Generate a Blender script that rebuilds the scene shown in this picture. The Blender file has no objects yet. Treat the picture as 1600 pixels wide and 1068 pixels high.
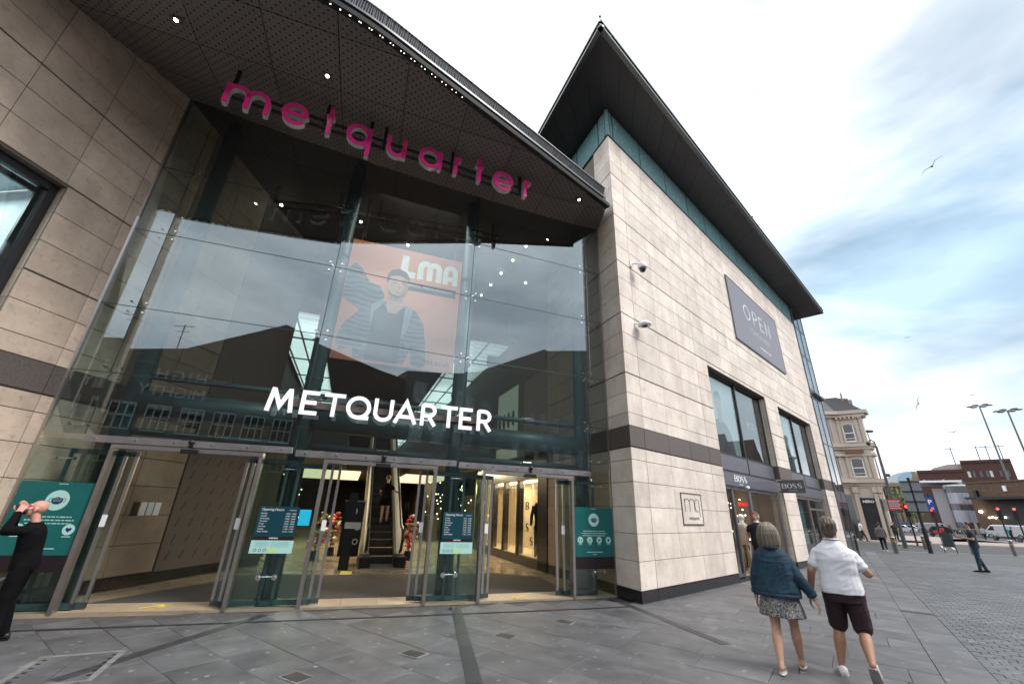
import bpy, bmesh, math, random
from math import sin, cos, pi, radians as R, sqrt, atan2
from mathutils import Vector as V, Matrix, noise as mnoise
random.seed(7)
SC = bpy.context.scene
COL = SC.collection

# ------------------------------------------------------------------ camera
FPX, PITCH, ROLL, EYE = 646.44, 0.384075, 0.0343622, 1.65
_X0 = V((1, 0, 0)); _U0 = V((0, -sin(PITCH), cos(PITCH))); CF = V((0, cos(PITCH), sin(PITCH)))
CX = _X0 * cos(ROLL) + _U0 * sin(ROLL); CU = _U0 * cos(ROLL) - _X0 * sin(ROLL)
CAMP = V((0, 0, EYE))
cam = bpy.data.cameras.new('camera'); camo = bpy.data.objects.new('camera', cam); COL.objects.link(camo)
cam.sensor_width = 36; cam.lens = FPX / 1600 * 36; cam.clip_end = 3000; cam.clip_start = 0.05
Mc = Matrix((CX, CU, -CF)).transposed().to_4x4(); Mc.translation = CAMP
camo.matrix_world = Mc
SC.camera = camo

def ray(x, y): return CX * (x - 800) - CU * (y - 534) + CF * FPX
def gp(x, y, z=0.0):                      # point of the photograph carried onto the level z
    d = ray(x, y); return CAMP + d * ((z - EYE) / d.z)
def far(x, y, D):                         # point at horizontal distance D
    d = ray(x, y); return CAMP + d * (D / math.hypot(d.x, d.y))

# ------------------------------------------------------------------ world, sun, exposure
w = bpy.data.worlds.new('World'); SC.world = w; w.use_nodes = True
nt = w.node_tree; nt.nodes.clear()
def N(t, **k):
    n = nt.nodes.new(t)
    for a, b in k.items(): setattr(n, a, b)
    return n
out = N('ShaderNodeOutputWorld'); bg = N('ShaderNodeBackground'); bg.inputs[1].default_value = 0.1
sky = N('ShaderNodeTexSky', sky_type='NISHITA', sun_disc=False, sun_elevation=R(48), sun_rotation=R(115))
tc = N('ShaderNodeTexCoord')
mp = N('ShaderNodeMapping'); mp.inputs['Scale'].default_value = (1, 1, 2.6); mp.inputs['Rotation'].default_value = (0.2, 0.1, 0.6)
n1 = N('ShaderNodeTexNoise'); n1.inputs['Scale'].default_value = 1.35; n1.inputs['Detail'].default_value = 5; n1.inputs['Roughness'].default_value = 0.57; n1.inputs['Distortion'].default_value = 0.35
n2 = N('ShaderNodeTexNoise'); n2.inputs['Scale'].default_value = 2.6; n2.inputs['Detail'].default_value = 5
L = nt.links.new
L(tc.outputs['Generated'], mp.inputs[0]); L(mp.outputs[0], n1.inputs[0]); L(mp.outputs[0], n2.inputs[0])
# broad thinning of the cloud towards the east (right of the view)
dt = N('ShaderNodeVectorMath', operation='DOT_PRODUCT'); dt.inputs[1].default_value = (0.80, 0.38, 0.46)
L(tc.outputs['Generated'], dt.inputs[0])
mr = N('ShaderNodeMapRange'); mr.inputs[1].default_value = 0.72; mr.inputs[2].default_value = 1.0; mr.inputs[3].default_value = -0.08; mr.inputs[4].default_value = 0.22
L(dt.outputs['Value'], mr.inputs[0])
sb = N('ShaderNodeMath', operation='ADD'); L(n1.outputs[0], sb.inputs[0]); L(mr.outputs[0], sb.inputs[1])
cr = N('ShaderNodeValToRGB'); e = cr.color_ramp
e.elements[0].position = 0.40; e.elements[0].color = (20.5, 21, 21.6, 1)
e.elements[1].position = 0.80; e.elements[1].color = (6.8, 9.2, 11.2, 1)
q = e.elements.new(0.50); q.color = (17, 17.1, 17.3, 1)
q = e.elements.new(0.60); q.color = (13.6, 14.4, 15.0, 1)
sx = N('ShaderNodeSeparateXYZ'); L(tc.outputs['Generated'], sx.inputs[0])
mz = N('ShaderNodeMapRange'); mz.inputs[1].default_value = 0.0; mz.inputs[2].default_value = 0.36; mz.inputs[3].default_value = -0.20; mz.inputs[4].default_value = 0.0
L(sx.outputs['Z'], mz.inputs[0]); sb2 = N('ShaderNodeMath', operation='ADD'); L(sb.outputs[0], sb2.inputs[0]); L(mz.outputs[0], sb2.inputs[1]); L(sb2.outputs[0], cr.inputs[0])
c2 = N('ShaderNodeValToRGB'); c2.color_ramp.elements[0].position = 0.36; c2.color_ramp.elements[0].color = (.54, .575, .62, 1)
c2.color_ramp.elements[1].position = 0.62; c2.color_ramp.elements[1].color = (1, 1, 1, 1)
L(n2.outputs[0], c2.inputs[0])
mu = N('ShaderNodeMix', data_type='RGBA', blend_type='MULTIPLY'); mu.inputs[0].default_value = 1
L(cr.outputs[0], mu.inputs[6]); L(c2.outputs[0], mu.inputs[7])
mx = N('ShaderNodeMix', data_type='RGBA'); mx.inputs[0].default_value = 0.93
L(sky.outputs[0], mx.inputs[6]); L(mu.outputs[2], mx.inputs[7]); L(mx.outputs[2], bg.inputs[0]); L(bg.outputs[0], out.inputs[0])
sun = bpy.data.lights.new('sun', 'SUN'); sun.energy = 2.8; sun.angle = R(20); sun.color = (1, .96, .9)
suno = bpy.data.objects.new('sun', sun); COL.objects.link(suno)
sd = V((sin(R(115)) * cos(R(48)), cos(R(115)) * cos(R(48)), sin(R(48))))
suno.rotation_euler = sd.to_track_quat('Z', 'Y').to_euler()
SC.view_settings.view_transform = 'Standard'; SC.view_settings.look = 'None'
SC.view_settings.exposure = 0.15; SC.view_settings.gamma = 1; SC.view_settings.use_curve_mapping = False
SC.render.engine = 'CYCLES'
cy = SC.cycles; cy.max_bounces = 10; cy.transparent_max_bounces = 24; cy.diffuse_bounces = 3; cy.glossy_bounces = 4
cy.caustics_reflective = False; cy.caustics_refractive = False; cy.use_denoising = True; cy.sample_clamp_indirect = 6

# ------------------------------------------------------------------ materials
MC = {}
def mat(name, col, rough=.6, metal=0., var=.12, scale=6., bump=0., bscale=40., col2=None, objvar=0., spec=.5, emis=None, estr=1., coord='Object', stretch=(1, 1, 1), clear=0., alpha=None):
    if name in MC: return MC[name]
    m = bpy.data.materials.new(name); m.use_nodes = True; t = m.node_tree; b = t.nodes['Principled BSDF']
    b.inputs['Roughness'].default_value = rough; b.inputs['Metallic'].default_value = metal
    b.inputs['Specular IOR Level'].default_value = spec
    if clear: b.inputs['Coat Weight'].default_value = clear
    tcn = t.nodes.new('ShaderNodeTexCoord'); mpn = t.nodes.new('ShaderNodeMapping'); mpn.inputs['Scale'].default_value = stretch
    t.links.new(tcn.outputs[coord], mpn.inputs[0])
    geo = mpn.outputs[0]
    if objvar:
        oi = t.nodes.new('ShaderNodeObjectInfo'); ad = t.nodes.new('ShaderNodeVectorMath'); ad.operation = 'ADD'
        sc_ = t.nodes.new('ShaderNodeVectorMath'); sc_.operation = 'SCALE'; sc_.inputs['Scale'].default_value = 1.0
        t.links.new(oi.outputs['Location'], sc_.inputs[0]); t.links.new(mpn.outputs[0], ad.inputs[0]); t.links.new(sc_.outputs[0], ad.inputs[1]); geo = ad.outputs[0]
    nz = t.nodes.new('ShaderNodeTexNoise'); nz.inputs['Scale'].default_value = scale; nz.inputs['Detail'].default_value = 6; nz.inputs['Roughness'].default_value = .62
    t.links.new(geo, nz.inputs[0])
    rp = t.nodes.new('ShaderNodeValToRGB'); rp.color_ramp.elements[0].position = .32; rp.color_ramp.elements[1].position = .7
    c = V(col); lo = c * (1 - var); hi = c * (1 + var)
    if col2: lo = V(col2)
    rp.color_ramp.elements[0].color = (*lo, 1); rp.color_ramp.elements[1].color = (*hi, 1)
    t.links.new(nz.outputs[0], rp.inputs[0]); cur = rp.outputs[0]
    if objvar:
        mm = t.nodes.new('ShaderNodeMapRange'); mm.inputs[3].default_value = 1 - objvar; mm.inputs[4].default_value = 1 + objvar
        t.links.new(oi.outputs['Random'], mm.inputs[0])
        vm = t.nodes.new('ShaderNodeVectorMath'); vm.operation = 'SCALE'
        t.links.new(cur, vm.inputs[0]); t.links.new(mm.outputs[0], vm.inputs['Scale']); cur = vm.outputs[0]
    t.links.new(cur, b.inputs['Base Color'])
    if rough > .08:
        rr = t.nodes.new('ShaderNodeMapRange'); rr.inputs[3].default_value = max(.02, rough - .1); rr.inputs[4].default_value = min(1, rough + .1)
        t.links.new(nz.outputs[0], rr.inputs[0]); t.links.new(rr.outputs[0], b.inputs['Roughness'])
    if bump:
        nb = t.nodes.new('ShaderNodeTexNoise'); nb.inputs['Scale'].default_value = bscale; nb.inputs['Detail'].default_value = 4
        t.links.new(geo, nb.inputs[0]); bp = t.nodes.new('ShaderNodeBump'); bp.inputs['Strength'].default_value = bump; bp.inputs['Distance'].default_value = .01
        t.links.new(nb.outputs[0], bp.inputs['Height']); t.links.new(bp.outputs[0], b.inputs['Normal'])
    if emis:
        b.inputs['Emission Color'].default_value = (*emis, 1); b.inputs['Emission Strength'].default_value = estr
    m['_c'] = 1
    MC[name] = m; return m

def glassmat(name, tint=(.8, .88, .86), ior=1.5, refl=(1, 1, 1), haze=0.0):
    if name in MC: return MC[name]
    m = bpy.data.materials.new(name); m.use_nodes = True; t = m.node_tree; t.nodes.clear()
    o = t.nodes.new('ShaderNodeOutputMaterial'); mxs = t.nodes.new('ShaderNodeMixShader')
    tr = t.nodes.new('ShaderNodeBsdfTransparent'); tr.inputs[0].default_value = (*tint, 1)
    gl = t.nodes.new('ShaderNodeBsdfGlossy'); gl.inputs[0].default_value = (*refl, 1); gl.inputs['Roughness'].default_value = 0.0
    fr = t.nodes.new('ShaderNodeFresnel'); fr.inputs[0].default_value = ior
    # the pane's backside must not reach total reflection: feed the geometric normal's outside value both ways
    g = t.nodes.new('ShaderNodeNewGeometry'); mi = t.nodes.new('ShaderNodeMapRange')
    mi.inputs[3].default_value = ior; mi.inputs[4].default_value = 1 / ior
    t.links.new(g.outputs['Backfacing'], mi.inputs[0]); t.links.new(mi.outputs[0], fr.inputs[0])
    t.links.new(fr.outputs[0], mxs.inputs[0]); t.links.new(tr.outputs[0], mxs.inputs[1]); t.links.new(gl.outputs[0], mxs.inputs[2])
    t.links.new(mxs.outputs[0], o.inputs[0]); MC[name] = m; return m

def stonemat(name, a, b_, pit=.5, objvar=.12):
    if name in MC: return MC[name]
    m = mat(name, a, rough=.62, scale=1.6, col2=b_, objvar=objvar, bump=.15, bscale=30)
    t = m.node_tree; b = t.nodes['Principled BSDF']; cur = b.inputs['Base Color'].links[0].from_socket
    geo = [n for n in t.nodes if n.type == 'TEX_NOISE'][0].inputs[0].links[0].from_socket
    nz = t.nodes.new('ShaderNodeTexNoise'); nz.inputs['Scale'].default_value = 9; nz.inputs['Detail'].default_value = 8; nz.inputs['Roughness'].default_value = .75
    t.links.new(geo, nz.inputs[0]); rp = t.nodes.new('ShaderNodeValToRGB')
    rp.color_ramp.elements[0].position = .30; rp.color_ramp.elements[0].color = (1 - pit, 1 - pit * 1.05, 1 - pit * 1.1, 1)
    rp.color_ramp.elements[1].position = .46; rp.color_ramp.elements[1].color = (1, 1, 1, 1)
    t.links.new(nz.outputs[0], rp.inputs[0])
    mm = t.nodes.new('ShaderNodeMix'); mm.data_type = 'RGBA'; mm.blend_type = 'MULTIPLY'; mm.inputs[0].default_value = 1
    t.links.new(cur, mm.inputs[6]); t.links.new(rp.outputs[0], mm.inputs[7])
    sm = t.nodes.new('ShaderNodeMapping'); sm.inputs['Scale'].default_value = (2.6, 2.6, .30); t.links.new(geo, sm.inputs[0])
    sn = t.nodes.new('ShaderNodeTexNoise'); sn.inputs['Scale'].default_value = 1.0; sn.inputs['Detail'].default_value = 5; t.links.new(sm.outputs[0], sn.inputs[0])
    sr = t.nodes.new('ShaderNodeValToRGB'); sr.color_ramp.elements[0].position = .34; sr.color_ramp.elements[0].color = (.80, .77, .73, 1); sr.color_ramp.elements[1].position = .56; sr.color_ramp.elements[1].color = (1, 1, 1, 1); t.links.new(sn.outputs[0], sr.inputs[0])
    m3 = t.nodes.new('ShaderNodeMix'); m3.data_type = 'RGBA'; m3.blend_type = 'MULTIPLY'; m3.inputs[0].default_value = .45
    t.links.new(mm.outputs[2], m3.inputs[6]); t.links.new(sr.outputs[0], m3.inputs[7]); t.links.new(m3.outputs[2], b.inputs['Base Color'])
    return m
def spots(m, geo_scale=3.2):
    t = m.node_tree; b = t.nodes['Principled BSDF']; cur = b.inputs['Base Color'].links[0].from_socket
    g_ = t.nodes.new('ShaderNodeNewGeometry'); prev = cur
    for sc_, thr, c_ in ((1.9, .045, (.30, .30, .30, 1)), (2.7, .035, (.03, .03, .03, 1)), (.9, .020, (.42, .42, .42, 1))):
        v = t.nodes.new('ShaderNodeTexVoronoi'); v.inputs['Scale'].default_value = sc_; v.voronoi_dimensions = '2D'; t.links.new(g_.outputs['Position'], v.inputs['Vector'])
        l = t.nodes.new('ShaderNodeMath'); l.operation = 'LESS_THAN'; l.inputs[1].default_value = thr; t.links.new(v.outputs['Distance'], l.inputs[0])
        ml = t.nodes.new('ShaderNodeMath'); ml.operation = 'MULTIPLY'; ml.inputs[1].default_value = .6; t.links.new(l.outputs[0], ml.inputs[0])
        x = t.nodes.new('ShaderNodeMix'); x.data_type = 'RGBA'; t.links.new(ml.outputs[0], x.inputs[0]); t.links.new(prev, x.inputs[6]); x.inputs[7].default_value = c_; prev = x.outputs[2]
    n = t.nodes.new('ShaderNodeTexNoise'); n.inputs['Scale'].default_value = .55; n.inputs['Detail'].default_value = 7; n.inputs['Roughness'].default_value = .7; t.links.new(g_.outputs['Position'], n.inputs[0])
    r_ = t.nodes.new('ShaderNodeValToRGB'); r_.color_ramp.elements[0].position = .36; r_.color_ramp.elements[0].color = (.72, .71, .70, 1); r_.color_ramp.elements[1].position = .62; r_.color_ramp.elements[1].color = (1.0, 1.0, 1.0, 1); t.links.new(n.outputs[0], r_.inputs[0])
    x = t.nodes.new('ShaderNodeMix'); x.data_type = 'RGBA'; x.blend_type = 'MULTIPLY'; x.inputs[0].default_value = 1; t.links.new(prev, x.inputs[6]); t.links.new(r_.outputs[0], x.inputs[7]); t.links.new(x.outputs[2], b.inputs['Base Color'])
    return m

STONE = stonemat('limestone', (.72, .64, .575), (.60, .52, .46), .26, .085)
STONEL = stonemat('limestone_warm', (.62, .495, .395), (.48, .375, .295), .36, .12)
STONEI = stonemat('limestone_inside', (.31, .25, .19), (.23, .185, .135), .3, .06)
BROWN = mat('brown_granite', (.105, .082, .072), .45, scale=30, var=.3, objvar=.1)
BLACKG = mat('black_granite', (.018, .018, .02), .25, scale=60, var=.4)
JOINT = mat('dark_joint', (.19, .165, .14), .9)
GLASS = glassmat('facade_glass', (.84, .90, .89), 2.05, (.86, .94, 1))
GLASSW = glassmat('window_glass', (.78, .84, .84), 2.1, (.97, 1, 1))
GLASSD = glassmat('door_glass', (.86, .925, .91), 1.42)
GEDGE = mat('glass_edge', (.025, .04, .04), .4)
STEEL = mat('brushed_steel', (.62, .60, .60), .3, 1, var=.08, scale=20, stretch=(1, 1, 8))
STEELD = mat('bronze_steel', (.36, .325, .31), .36, .85, var=.1)
TEAL = mat('teal_painted_steel', (.034, .072, .082), .45, var=.15)
TEALG = mat('teal_spandrel_glass', (.22, .40, .41), .25, var=.06, objvar=.08, spec=.9)
DARK = mat('dark_metal', (.02, .02, .022), .4, .3)
BLACK = mat('black_paint', (.008, .008, .009), .45)
WHITE = mat('white_paint', (.82, .82, .84), .45, var=.03)
GREYP = mat('grey_aluminium', (.17, .17, .20), .35, .5, var=.06)
FLOORM = mat('polished_floor', (.36, .29, .20), .16, var=.15, scale=2)
MATM = mat('entrance_mat', (.055, .050, .050), .95, var=.2, scale=60, bump=.3, bscale=200)
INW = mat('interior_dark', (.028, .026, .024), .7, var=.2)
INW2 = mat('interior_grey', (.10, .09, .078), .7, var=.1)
LIT = mat('warm_ceiling_light', (.9, .8, .6), .5, emis=(1, .80, .50), estr=1.9)
SPOT = mat('downlight_lamp', (1, .95, .85), .5, emis=(1, .9, .72), estr=26)
CHROME = mat('chrome', (.7, .7, .7), .12, 1, var=.02)

# ------------------------------------------------------------------ mesh helper
WM = {}
class Fr:                                   # wall frame: s along, d outward, z up
    def __init__(self, O, az, side=1):
        self.O = V((O[0], O[1], 0)); self.az = az; self.side = side
        self.u = V((sin(az), cos(az), 0)); self.n = V((cos(az), -sin(az), 0)) * side
    def p(self, s, d, z): return self.O + self.u * s + self.n * d + V((0, 0, z))

class MB:
    def __init__(self): self.v = []; self.f = []; self.m = []
    def add(self, vs, fs, mi=0):
        o = len(self.v); self.v += [V(a) for a in vs]; self.f += [tuple(i + o for i in f) for f in fs]; self.m += [mi] * len(fs); return self
    def box(self, a, b, mi=0, X=None):
        x0, y0, z0 = a; x1, y1, z1 = b
        vs = [V(p) for p in ((x0, y0, z0), (x1, y0, z0), (x1, y1, z0), (x0, y1, z0), (x0, y0, z1), (x1, y0, z1), (x1, y1, z1), (x0, y1, z1))]
        if X: vs = [X(p) if callable(X) else X @ p for p in vs]
        return self.add(vs, [(0, 3, 2, 1), (4, 5, 6, 7), (0, 1, 5, 4), (1, 2, 6, 5), (2, 3, 7, 6), (3, 0, 4, 7)], mi)
    def fb(self, F, s0, s1, d0, d1, z0, z1, mi=0):      # box in a wall frame
        vs = [F.p(s, d, z) for z in (z0, z1) for s, d in ((s0, d0), (s1, d0), (s1, d1), (s0, d1))]
        return self.add(vs, [(0, 3, 2, 1), (4, 5, 6, 7), (0, 1, 5, 4), (1, 2, 6, 5), (2, 3, 7, 6), (3, 0, 4, 7)], mi)
    def tube(self, p0, p1, r0, r1=None, n=12, mi=0):
        r1 = r0 if r1 is None else r1; p0 = V(p0); p1 = V(p1); ax = (p1 - p0)
        if ax.length < 1e-6: return self
        q = ax.to_track_quat('Z', 'Y'); a = q @ V((1, 0, 0)); b = q @ V((0, 1, 0))
        vs = [p + (a * cos(2 * pi * i / n) + b * sin(2 * pi * i / n)) * r for p, r in ((p0, r0), (p1, r1)) for i in range(n)]
        return self.add(vs, [(i, (i + 1) % n, n + (i + 1) % n, n + i) for i in range(n)] + [tuple(range(n - 1, -1, -1)), tuple(range(n, 2 * n))], mi)
    def path(self, pts, r, n=8, mi=0):
        for a, b in zip(pts, pts[1:]): self.tube(a, b, r, r, n, mi)
        for a in pts[1:-1]: self.ell(a, (r, r, r), 6, 4, mi)
        return self
    def ell(self, c, rad, n=12, k=8, mi=0, X=None):
        c = V(c); vs = [V((0, 0, -rad[2]))]; fs = []
        for j in range(1, k):
            ph = -pi / 2 + pi * j / k
            for i in range(n): vs.append(V((rad[0] * cos(ph) * cos(2 * pi * i / n), rad[1] * cos(ph) * sin(2 * pi * i / n), rad[2] * sin(ph))))
        vs.append(V((0, 0, rad[2]))); T = len(vs) - 1
        for i in range(n): fs.append((0, 1 + (i + 1) % n, 1 + i)); fs.append((T, T - n + i, T - n + (i + 1) % n))
        for j in range(k - 2):
            for i in range(n): a = 1 + j * n; fs.append((a + i, a + (i + 1) % n, a + n + (i + 1) % n, a + n + i))
        if X: vs = [X @ a for a in vs]
        return self.add([c + a for a in vs], fs, mi)
    def lathe(self, c, prof, n=16, mi=0):
        c = V(c); vs = [c + V((r * cos(2 * pi * i / n), r * sin(2 * pi * i / n), z)) for r, z in prof for i in range(n)]
        fs = [(j * n + i, j * n + (i + 1) % n, (j + 1) * n + (i + 1) % n, (j + 1) * n + i) for j in range(len(prof) - 1) for i in range(n)]
        fs += [tuple(range(n - 1, -1, -1)), tuple(range((len(prof) - 1) * n, len(prof) * n))]
        return self.add(vs, fs, mi)
    def prism(self, poly, f, h0, h1, mi=0):             # poly: 2D list; f(a,b,h)->point
        n = len(poly); vs = [f(a, b, h) for h in (h0, h1) for a, b in poly]
        return self.add(vs, [tuple(range(n - 1, -1, -1)), tuple(range(n, 2 * n))] + [(i, (i + 1) % n, n + (i + 1) % n, n + i) for i in range(n)], mi)
    def loft(self, rings, mi=0):
        n = len(rings[0]); vs = [p for r in rings for p in r]
        fs = [(j * n + i, j * n + (i + 1) % n, (j + 1) * n + (i + 1) % n, (j + 1) * n + i) for j in range(len(rings) - 1) for i in range(n)]
        fs += [tuple(range(n - 1, -1, -1)), tuple(range((len(rings) - 1) * n, len(rings) * n))]
        return self.add(vs, fs, mi)
    def build(self, name, m, parent=None, smooth=False, bevel=0, fix=True):
        me = bpy.data.meshes.new(name)
        vs = self.v
        if parent is not None: inv = WM[parent.name].inverted(); vs = [inv @ a for a in vs]
        me.from_pydata([tuple(a) for a in vs], [], self.f)
        ms = m if isinstance(m, (list, tuple)) else [m]
        for q in ms: me.materials.append(q)
        if len(ms) > 1: me.polygons.foreach_set('material_index', self.m)
        if fix or bevel:
            bm = bmesh.new(); bm.from_mesh(me); bmesh.ops.recalc_face_normals(bm, faces=bm.faces)
            if bevel: bmesh.ops.bevel(bm, geom=[e for e in bm.edges if e.calc_face_angle(0) > .6], offset=bevel, segments=1, affect='EDGES')
            bm.to_mesh(me); bm.free()
        if smooth: me.polygons.foreach_set('use_smooth', [True] * len(me.polygons))
        me.update()
        return link(name, me, parent)

def link(name, me, parent=None, M=None):
    o = bpy.data.objects.new(name, me); COL.objects.link(o)
    base = WM[parent.name] if parent is not None else Matrix()
    if parent is not None: o.parent = parent
    if M is not None: o.matrix_basis = M; WM[o.name] = base @ M
    else: WM[o.name] = base.copy()
    return o
def tag(o, label=None, cat=None, group=None, kind=None):
    if label: o['label'] = label
    if cat: o['category'] = cat
    if group: o['group'] = group
    if kind: o['kind'] = kind
    return o
def thing(name, label, cat, loc=(0, 0, 0), rz=0., group=None):
    o = bpy.data.objects.new(name, None); o.empty_display_size = .3; COL.objects.link(o)
    M = Matrix.Translation(V(loc)) @ Matrix.Rotation(rz, 4, 'Z'); o.location = loc; o.rotation_euler = (0, 0, rz)
    WM[o.name] = M; return tag(o, label, cat, group)
def copy_tree(o, loc=None, rz=None, label=None, parent=None):
    c = o.copy(); COL.objects.link(c)
    if parent is not None: c.parent = parent
    if loc is not None: c.location = loc
    if rz is not None: c.rotation_euler = (0, 0, rz)
    if label: c['label'] = label
    if parent is None: WM[c.name] = Matrix.Translation(c.location) @ Matrix.Rotation(c.rotation_euler.z, 4, 'Z')
    for ch in [x for x in bpy.data.objects if x.parent == o]: copy_tree(ch, parent=c)
    return c
_bc = {}
def blockmesh(w_, t_, h_, m, bev=.004):
    k = (round(w_, 2), round(t_, 3), round(h_, 2), m.name, bev)
    if k in _bc: return _bc[k]
    b = MB().box((-w_ / 2, -t_ / 2, -h_ / 2), (w_ / 2, t_ / 2, h_ / 2))
    me = bpy.data.meshes.new('block'); me.from_pydata([tuple(a) for a in b.v], [], b.f)
    bm = bmesh.new(); bm.from_mesh(me); bmesh.ops.recalc_face_normals(bm, faces=bm.faces)
    if bev: bmesh.ops.bevel(bm, geom=bm.edges[:], offset=bev, segments=1, affect='EDGES')
    bm.to_mesh(me); bm.free(); me.materials.append(m); _bc[k] = me; return me
def wallblock(name, parent, F, s0, s1, z0, z1, d, t_, m, bev=.004):
    me = blockmesh(s1 - s0, t_, z1 - z0, m, bev)
    c = F.p((s0 + s1) / 2, d - t_ / 2, (z0 + z1) / 2)
    M = WM[parent.name].inverted() @ (Matrix.Translation(c) @ Matrix.Rotation(pi / 2 - F.az, 4, 'Z'))
    return link(name, me, parent, M)

# text on a wall frame
def textmesh(s, size, ext, bold=0., spacing=1., align='CENTER'):
    c = bpy.data.curves.new('t', 'FONT'); c.body = s; c.size = size; c.extrude = ext; c.offset = bold; c.align_x = align; c.space_character = spacing; c.resolution_u = 3
    o = bpy.data.objects.new('t', c); COL.objects.link(o)
    dg = bpy.context.evaluated_depsgraph_get(); me = bpy.data.meshes.new_from_object(o.evaluated_get(dg))
    bpy.data.objects.remove(o); me.materials.clear(); return me
def text(name, s, F, sc, d, z, size, m, parent=None, ext=.003, bold=0., rev=None, spacing=1., align='CENTER'):
    me = textmesh(s, size, ext, bold, spacing, align); me.materials.append(m)
    # reader stands on the +d side: reading direction runs left to right for him
    up = V((0, 0, 1)); right = up.cross(F.n)
    M = Matrix((right, up, F.n)).transposed().to_4x4(); M.translation = F.p(sc, d, z)
    base = WM[parent.name].inverted() if parent is not None else Matrix()
    return link(name, me, parent, base @ M)

# stroke letters: strokes are lists of (x,y[,width]) in a box of height 1
def arc(cx, cy, rx, ry, a0, a1, n=20): return [(cx + rx * cos(R(a0 + (a1 - a0) * i / n)), cy + ry * sin(R(a0 + (a1 - a0) * i / n))) for i in range(n + 1)]
def strokes(mb, sts, f, wd, d0, d1, mi=0):
    for st in sts:
        pts = [(p[0], p[1]) for p in st]; ws = [(p[2] if len(p) > 2 else wd) / 2 for p in st]; n = len(pts)
        closed = n > 3 and math.hypot(pts[0][0] - pts[-1][0], pts[0][1] - pts[-1][1]) < 1e-4
        if closed: pts = pts[:-1]; ws = ws[:-1]; n -= 1
        Lf = []; Rt = []
        for i in range(n):
            a = V(pts[i - 1] if (i > 0 or closed) else pts[i]); b = V(pts[i]); c = V(pts[(i + 1) % n] if (i < n - 1 or closed) else pts[i])
            d1_ = (b - a); d2_ = (c - b)
            if d1_.length < 1e-9: d1_ = d2_
            if d2_.length < 1e-9: d2_ = d1_
            d1_.normalize(); d2_.normalize(); t = (d1_ + d2_)
            t = t.normalized() if t.length > 1e-6 else d1_
            nn = V((-t.y, t.x)); k = max(.35, nn.dot(V((-d1_.y, d1_.x))))
            off = nn * (ws[i] / k); Lf.append(b + off); Rt.append(b - off)
        m = n if closed else n - 1
        for h0, h1 in ((d0, d1),):
            vs = [f(p.x, p.y, h) for h in (h0, h1) for q_ in (Lf, Rt) for p in q_]
            fs = []
            for i in range(m):
                j = (i + 1) % n
                fs += [(i, j, n + j, n + i), (2 * n + j, 2 * n + i, 3 * n + i, 3 * n + j), (j, i, 2 * n + i, 2 * n + j), (n + i, n + j, 3 * n + j, 3 * n + i)]
            if not closed: fs += [(0, n, 3 * n, 2 * n), (2 * n - 1, n - 1, 3 * n - 1, 4 * n - 1)]
            mb.add(vs, fs, mi)

# geometry numbers (metres), measured from the photograph
aR, aL, aT, aM = .82698, .13324, -.36656, R(-19.5)
K = V((2.741, 9.436, 0)); P0 = V((-7.66, 6.92, 0))
FR = Fr(K, aR, 1); FL = Fr(P0, aL, 1); FT = Fr(K, aT, -1)
FM = Fr((0, 0), aM, 1)                       # mall axis: s = depth, d = to the right
JX = [V(a) for a in ((-7.66, 6.92, 0), (-7.11, 7.10, 0), (-3.97, 7.94, 0), (-1.04, 8.90, 0), (1.94, 10.03, 0), (2.44, 10.22, 0))]
BAY = []
for a, b in zip(JX, JX[1:]):
    u = b - a; BAY.append((Fr(a, atan2(u.x, u.y), 1), u.length))       # n = outward, towards the square
def kz(x): return 1.0 + .035 * min(1, max(0, (-1.0 - x) / 6.0))     # courses rise a little to the left
ZR = [.22, .74, 1.26, 1.79, 2.3, 2.77, 3.05, 3.53, 3.83, 4.31, 4.8, 5.33, 5.86, 6.4, 6.92, 7.45, 7.97, 8.48, 8.99, 9.5, 9.99, 10.48, 10.98, 11.47, 11.96, 12.45]
THICK = {3.05, 4.8, 6.4, 7.97, 9.5, 10.98}

# ================================================================== the setting: ground
AS = R(37.2)                                   # street direction
FS = Fr((0, 0), AS, 1)                         # s = along street, d = to the right (n = (cos,-sin))
asph = mat('asphalt', (.052, .053, .058), .85, var=.25, scale=3, bump=.2, bscale=120)
PAVE = mat('basalt_paving', (.128, .129, .137), .55, var=.34, scale=1.7, objvar=.12, bump=.12, bscale=25)
PAVED = mat('dark_basalt_strip', (.045, .045, .05), .5, var=.2, objvar=.1)
PAVER = mat('granite_setts', (.128, .129, .138), .5, var=.3, scale=5, objvar=.12, bump=.1)
MORT = mat('paving_mortar', (.082, .081, .084), .8, var=.3, scale=9)
PINK = mat('pinkish_paving', (.30, .24, .215), .8, var=.15, scale=2)
g = MB(); g.box((-900, -900, -.5), (900, 900, -.14)); o = g.build('ground', asph); tag(o, kind='structure')
EDGE = 28.7                                    # far kerb of the square
g = MB(); g.prism([(-40, -30), (60, -30), (60, 27.2), (24, EDGE), (6, 45), (-40, 45)], lambda a, b, h: V((a, b, h)), -.13, -.034)
sq = g.build('pavement', MORT); tag(sq, kind='structure')
g = MB()
for a, b in (((24, EDGE), (60, 27.2)), ((24, EDGE), (14, 37))):
    a = V((*a, 0)); b = V((*b, 0)); u = (b - a).normalized(); n = V((u.y, -u.x, 0)); q_ = a
    g.box((0, 0, 0), (1, 1, 1), X=lambda p: a + u * p.x * (b - a).length + n * (p.y * .14 - .15) + V((0, 0, -.13 + p.z * .13)))
o = g.build('kerb', mat('kerb_stone', (.3, .29, .28), .7), sq)
g = MB(); g.prism([(27, 43), (52, 40), (60, 62), (20, 80), (6, 60), (18, 45)], lambda a, b, h: V((a, b, h)), -.14, .0)
o = g.build('far_pavement', PINK); tag(o, kind='structure')
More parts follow.
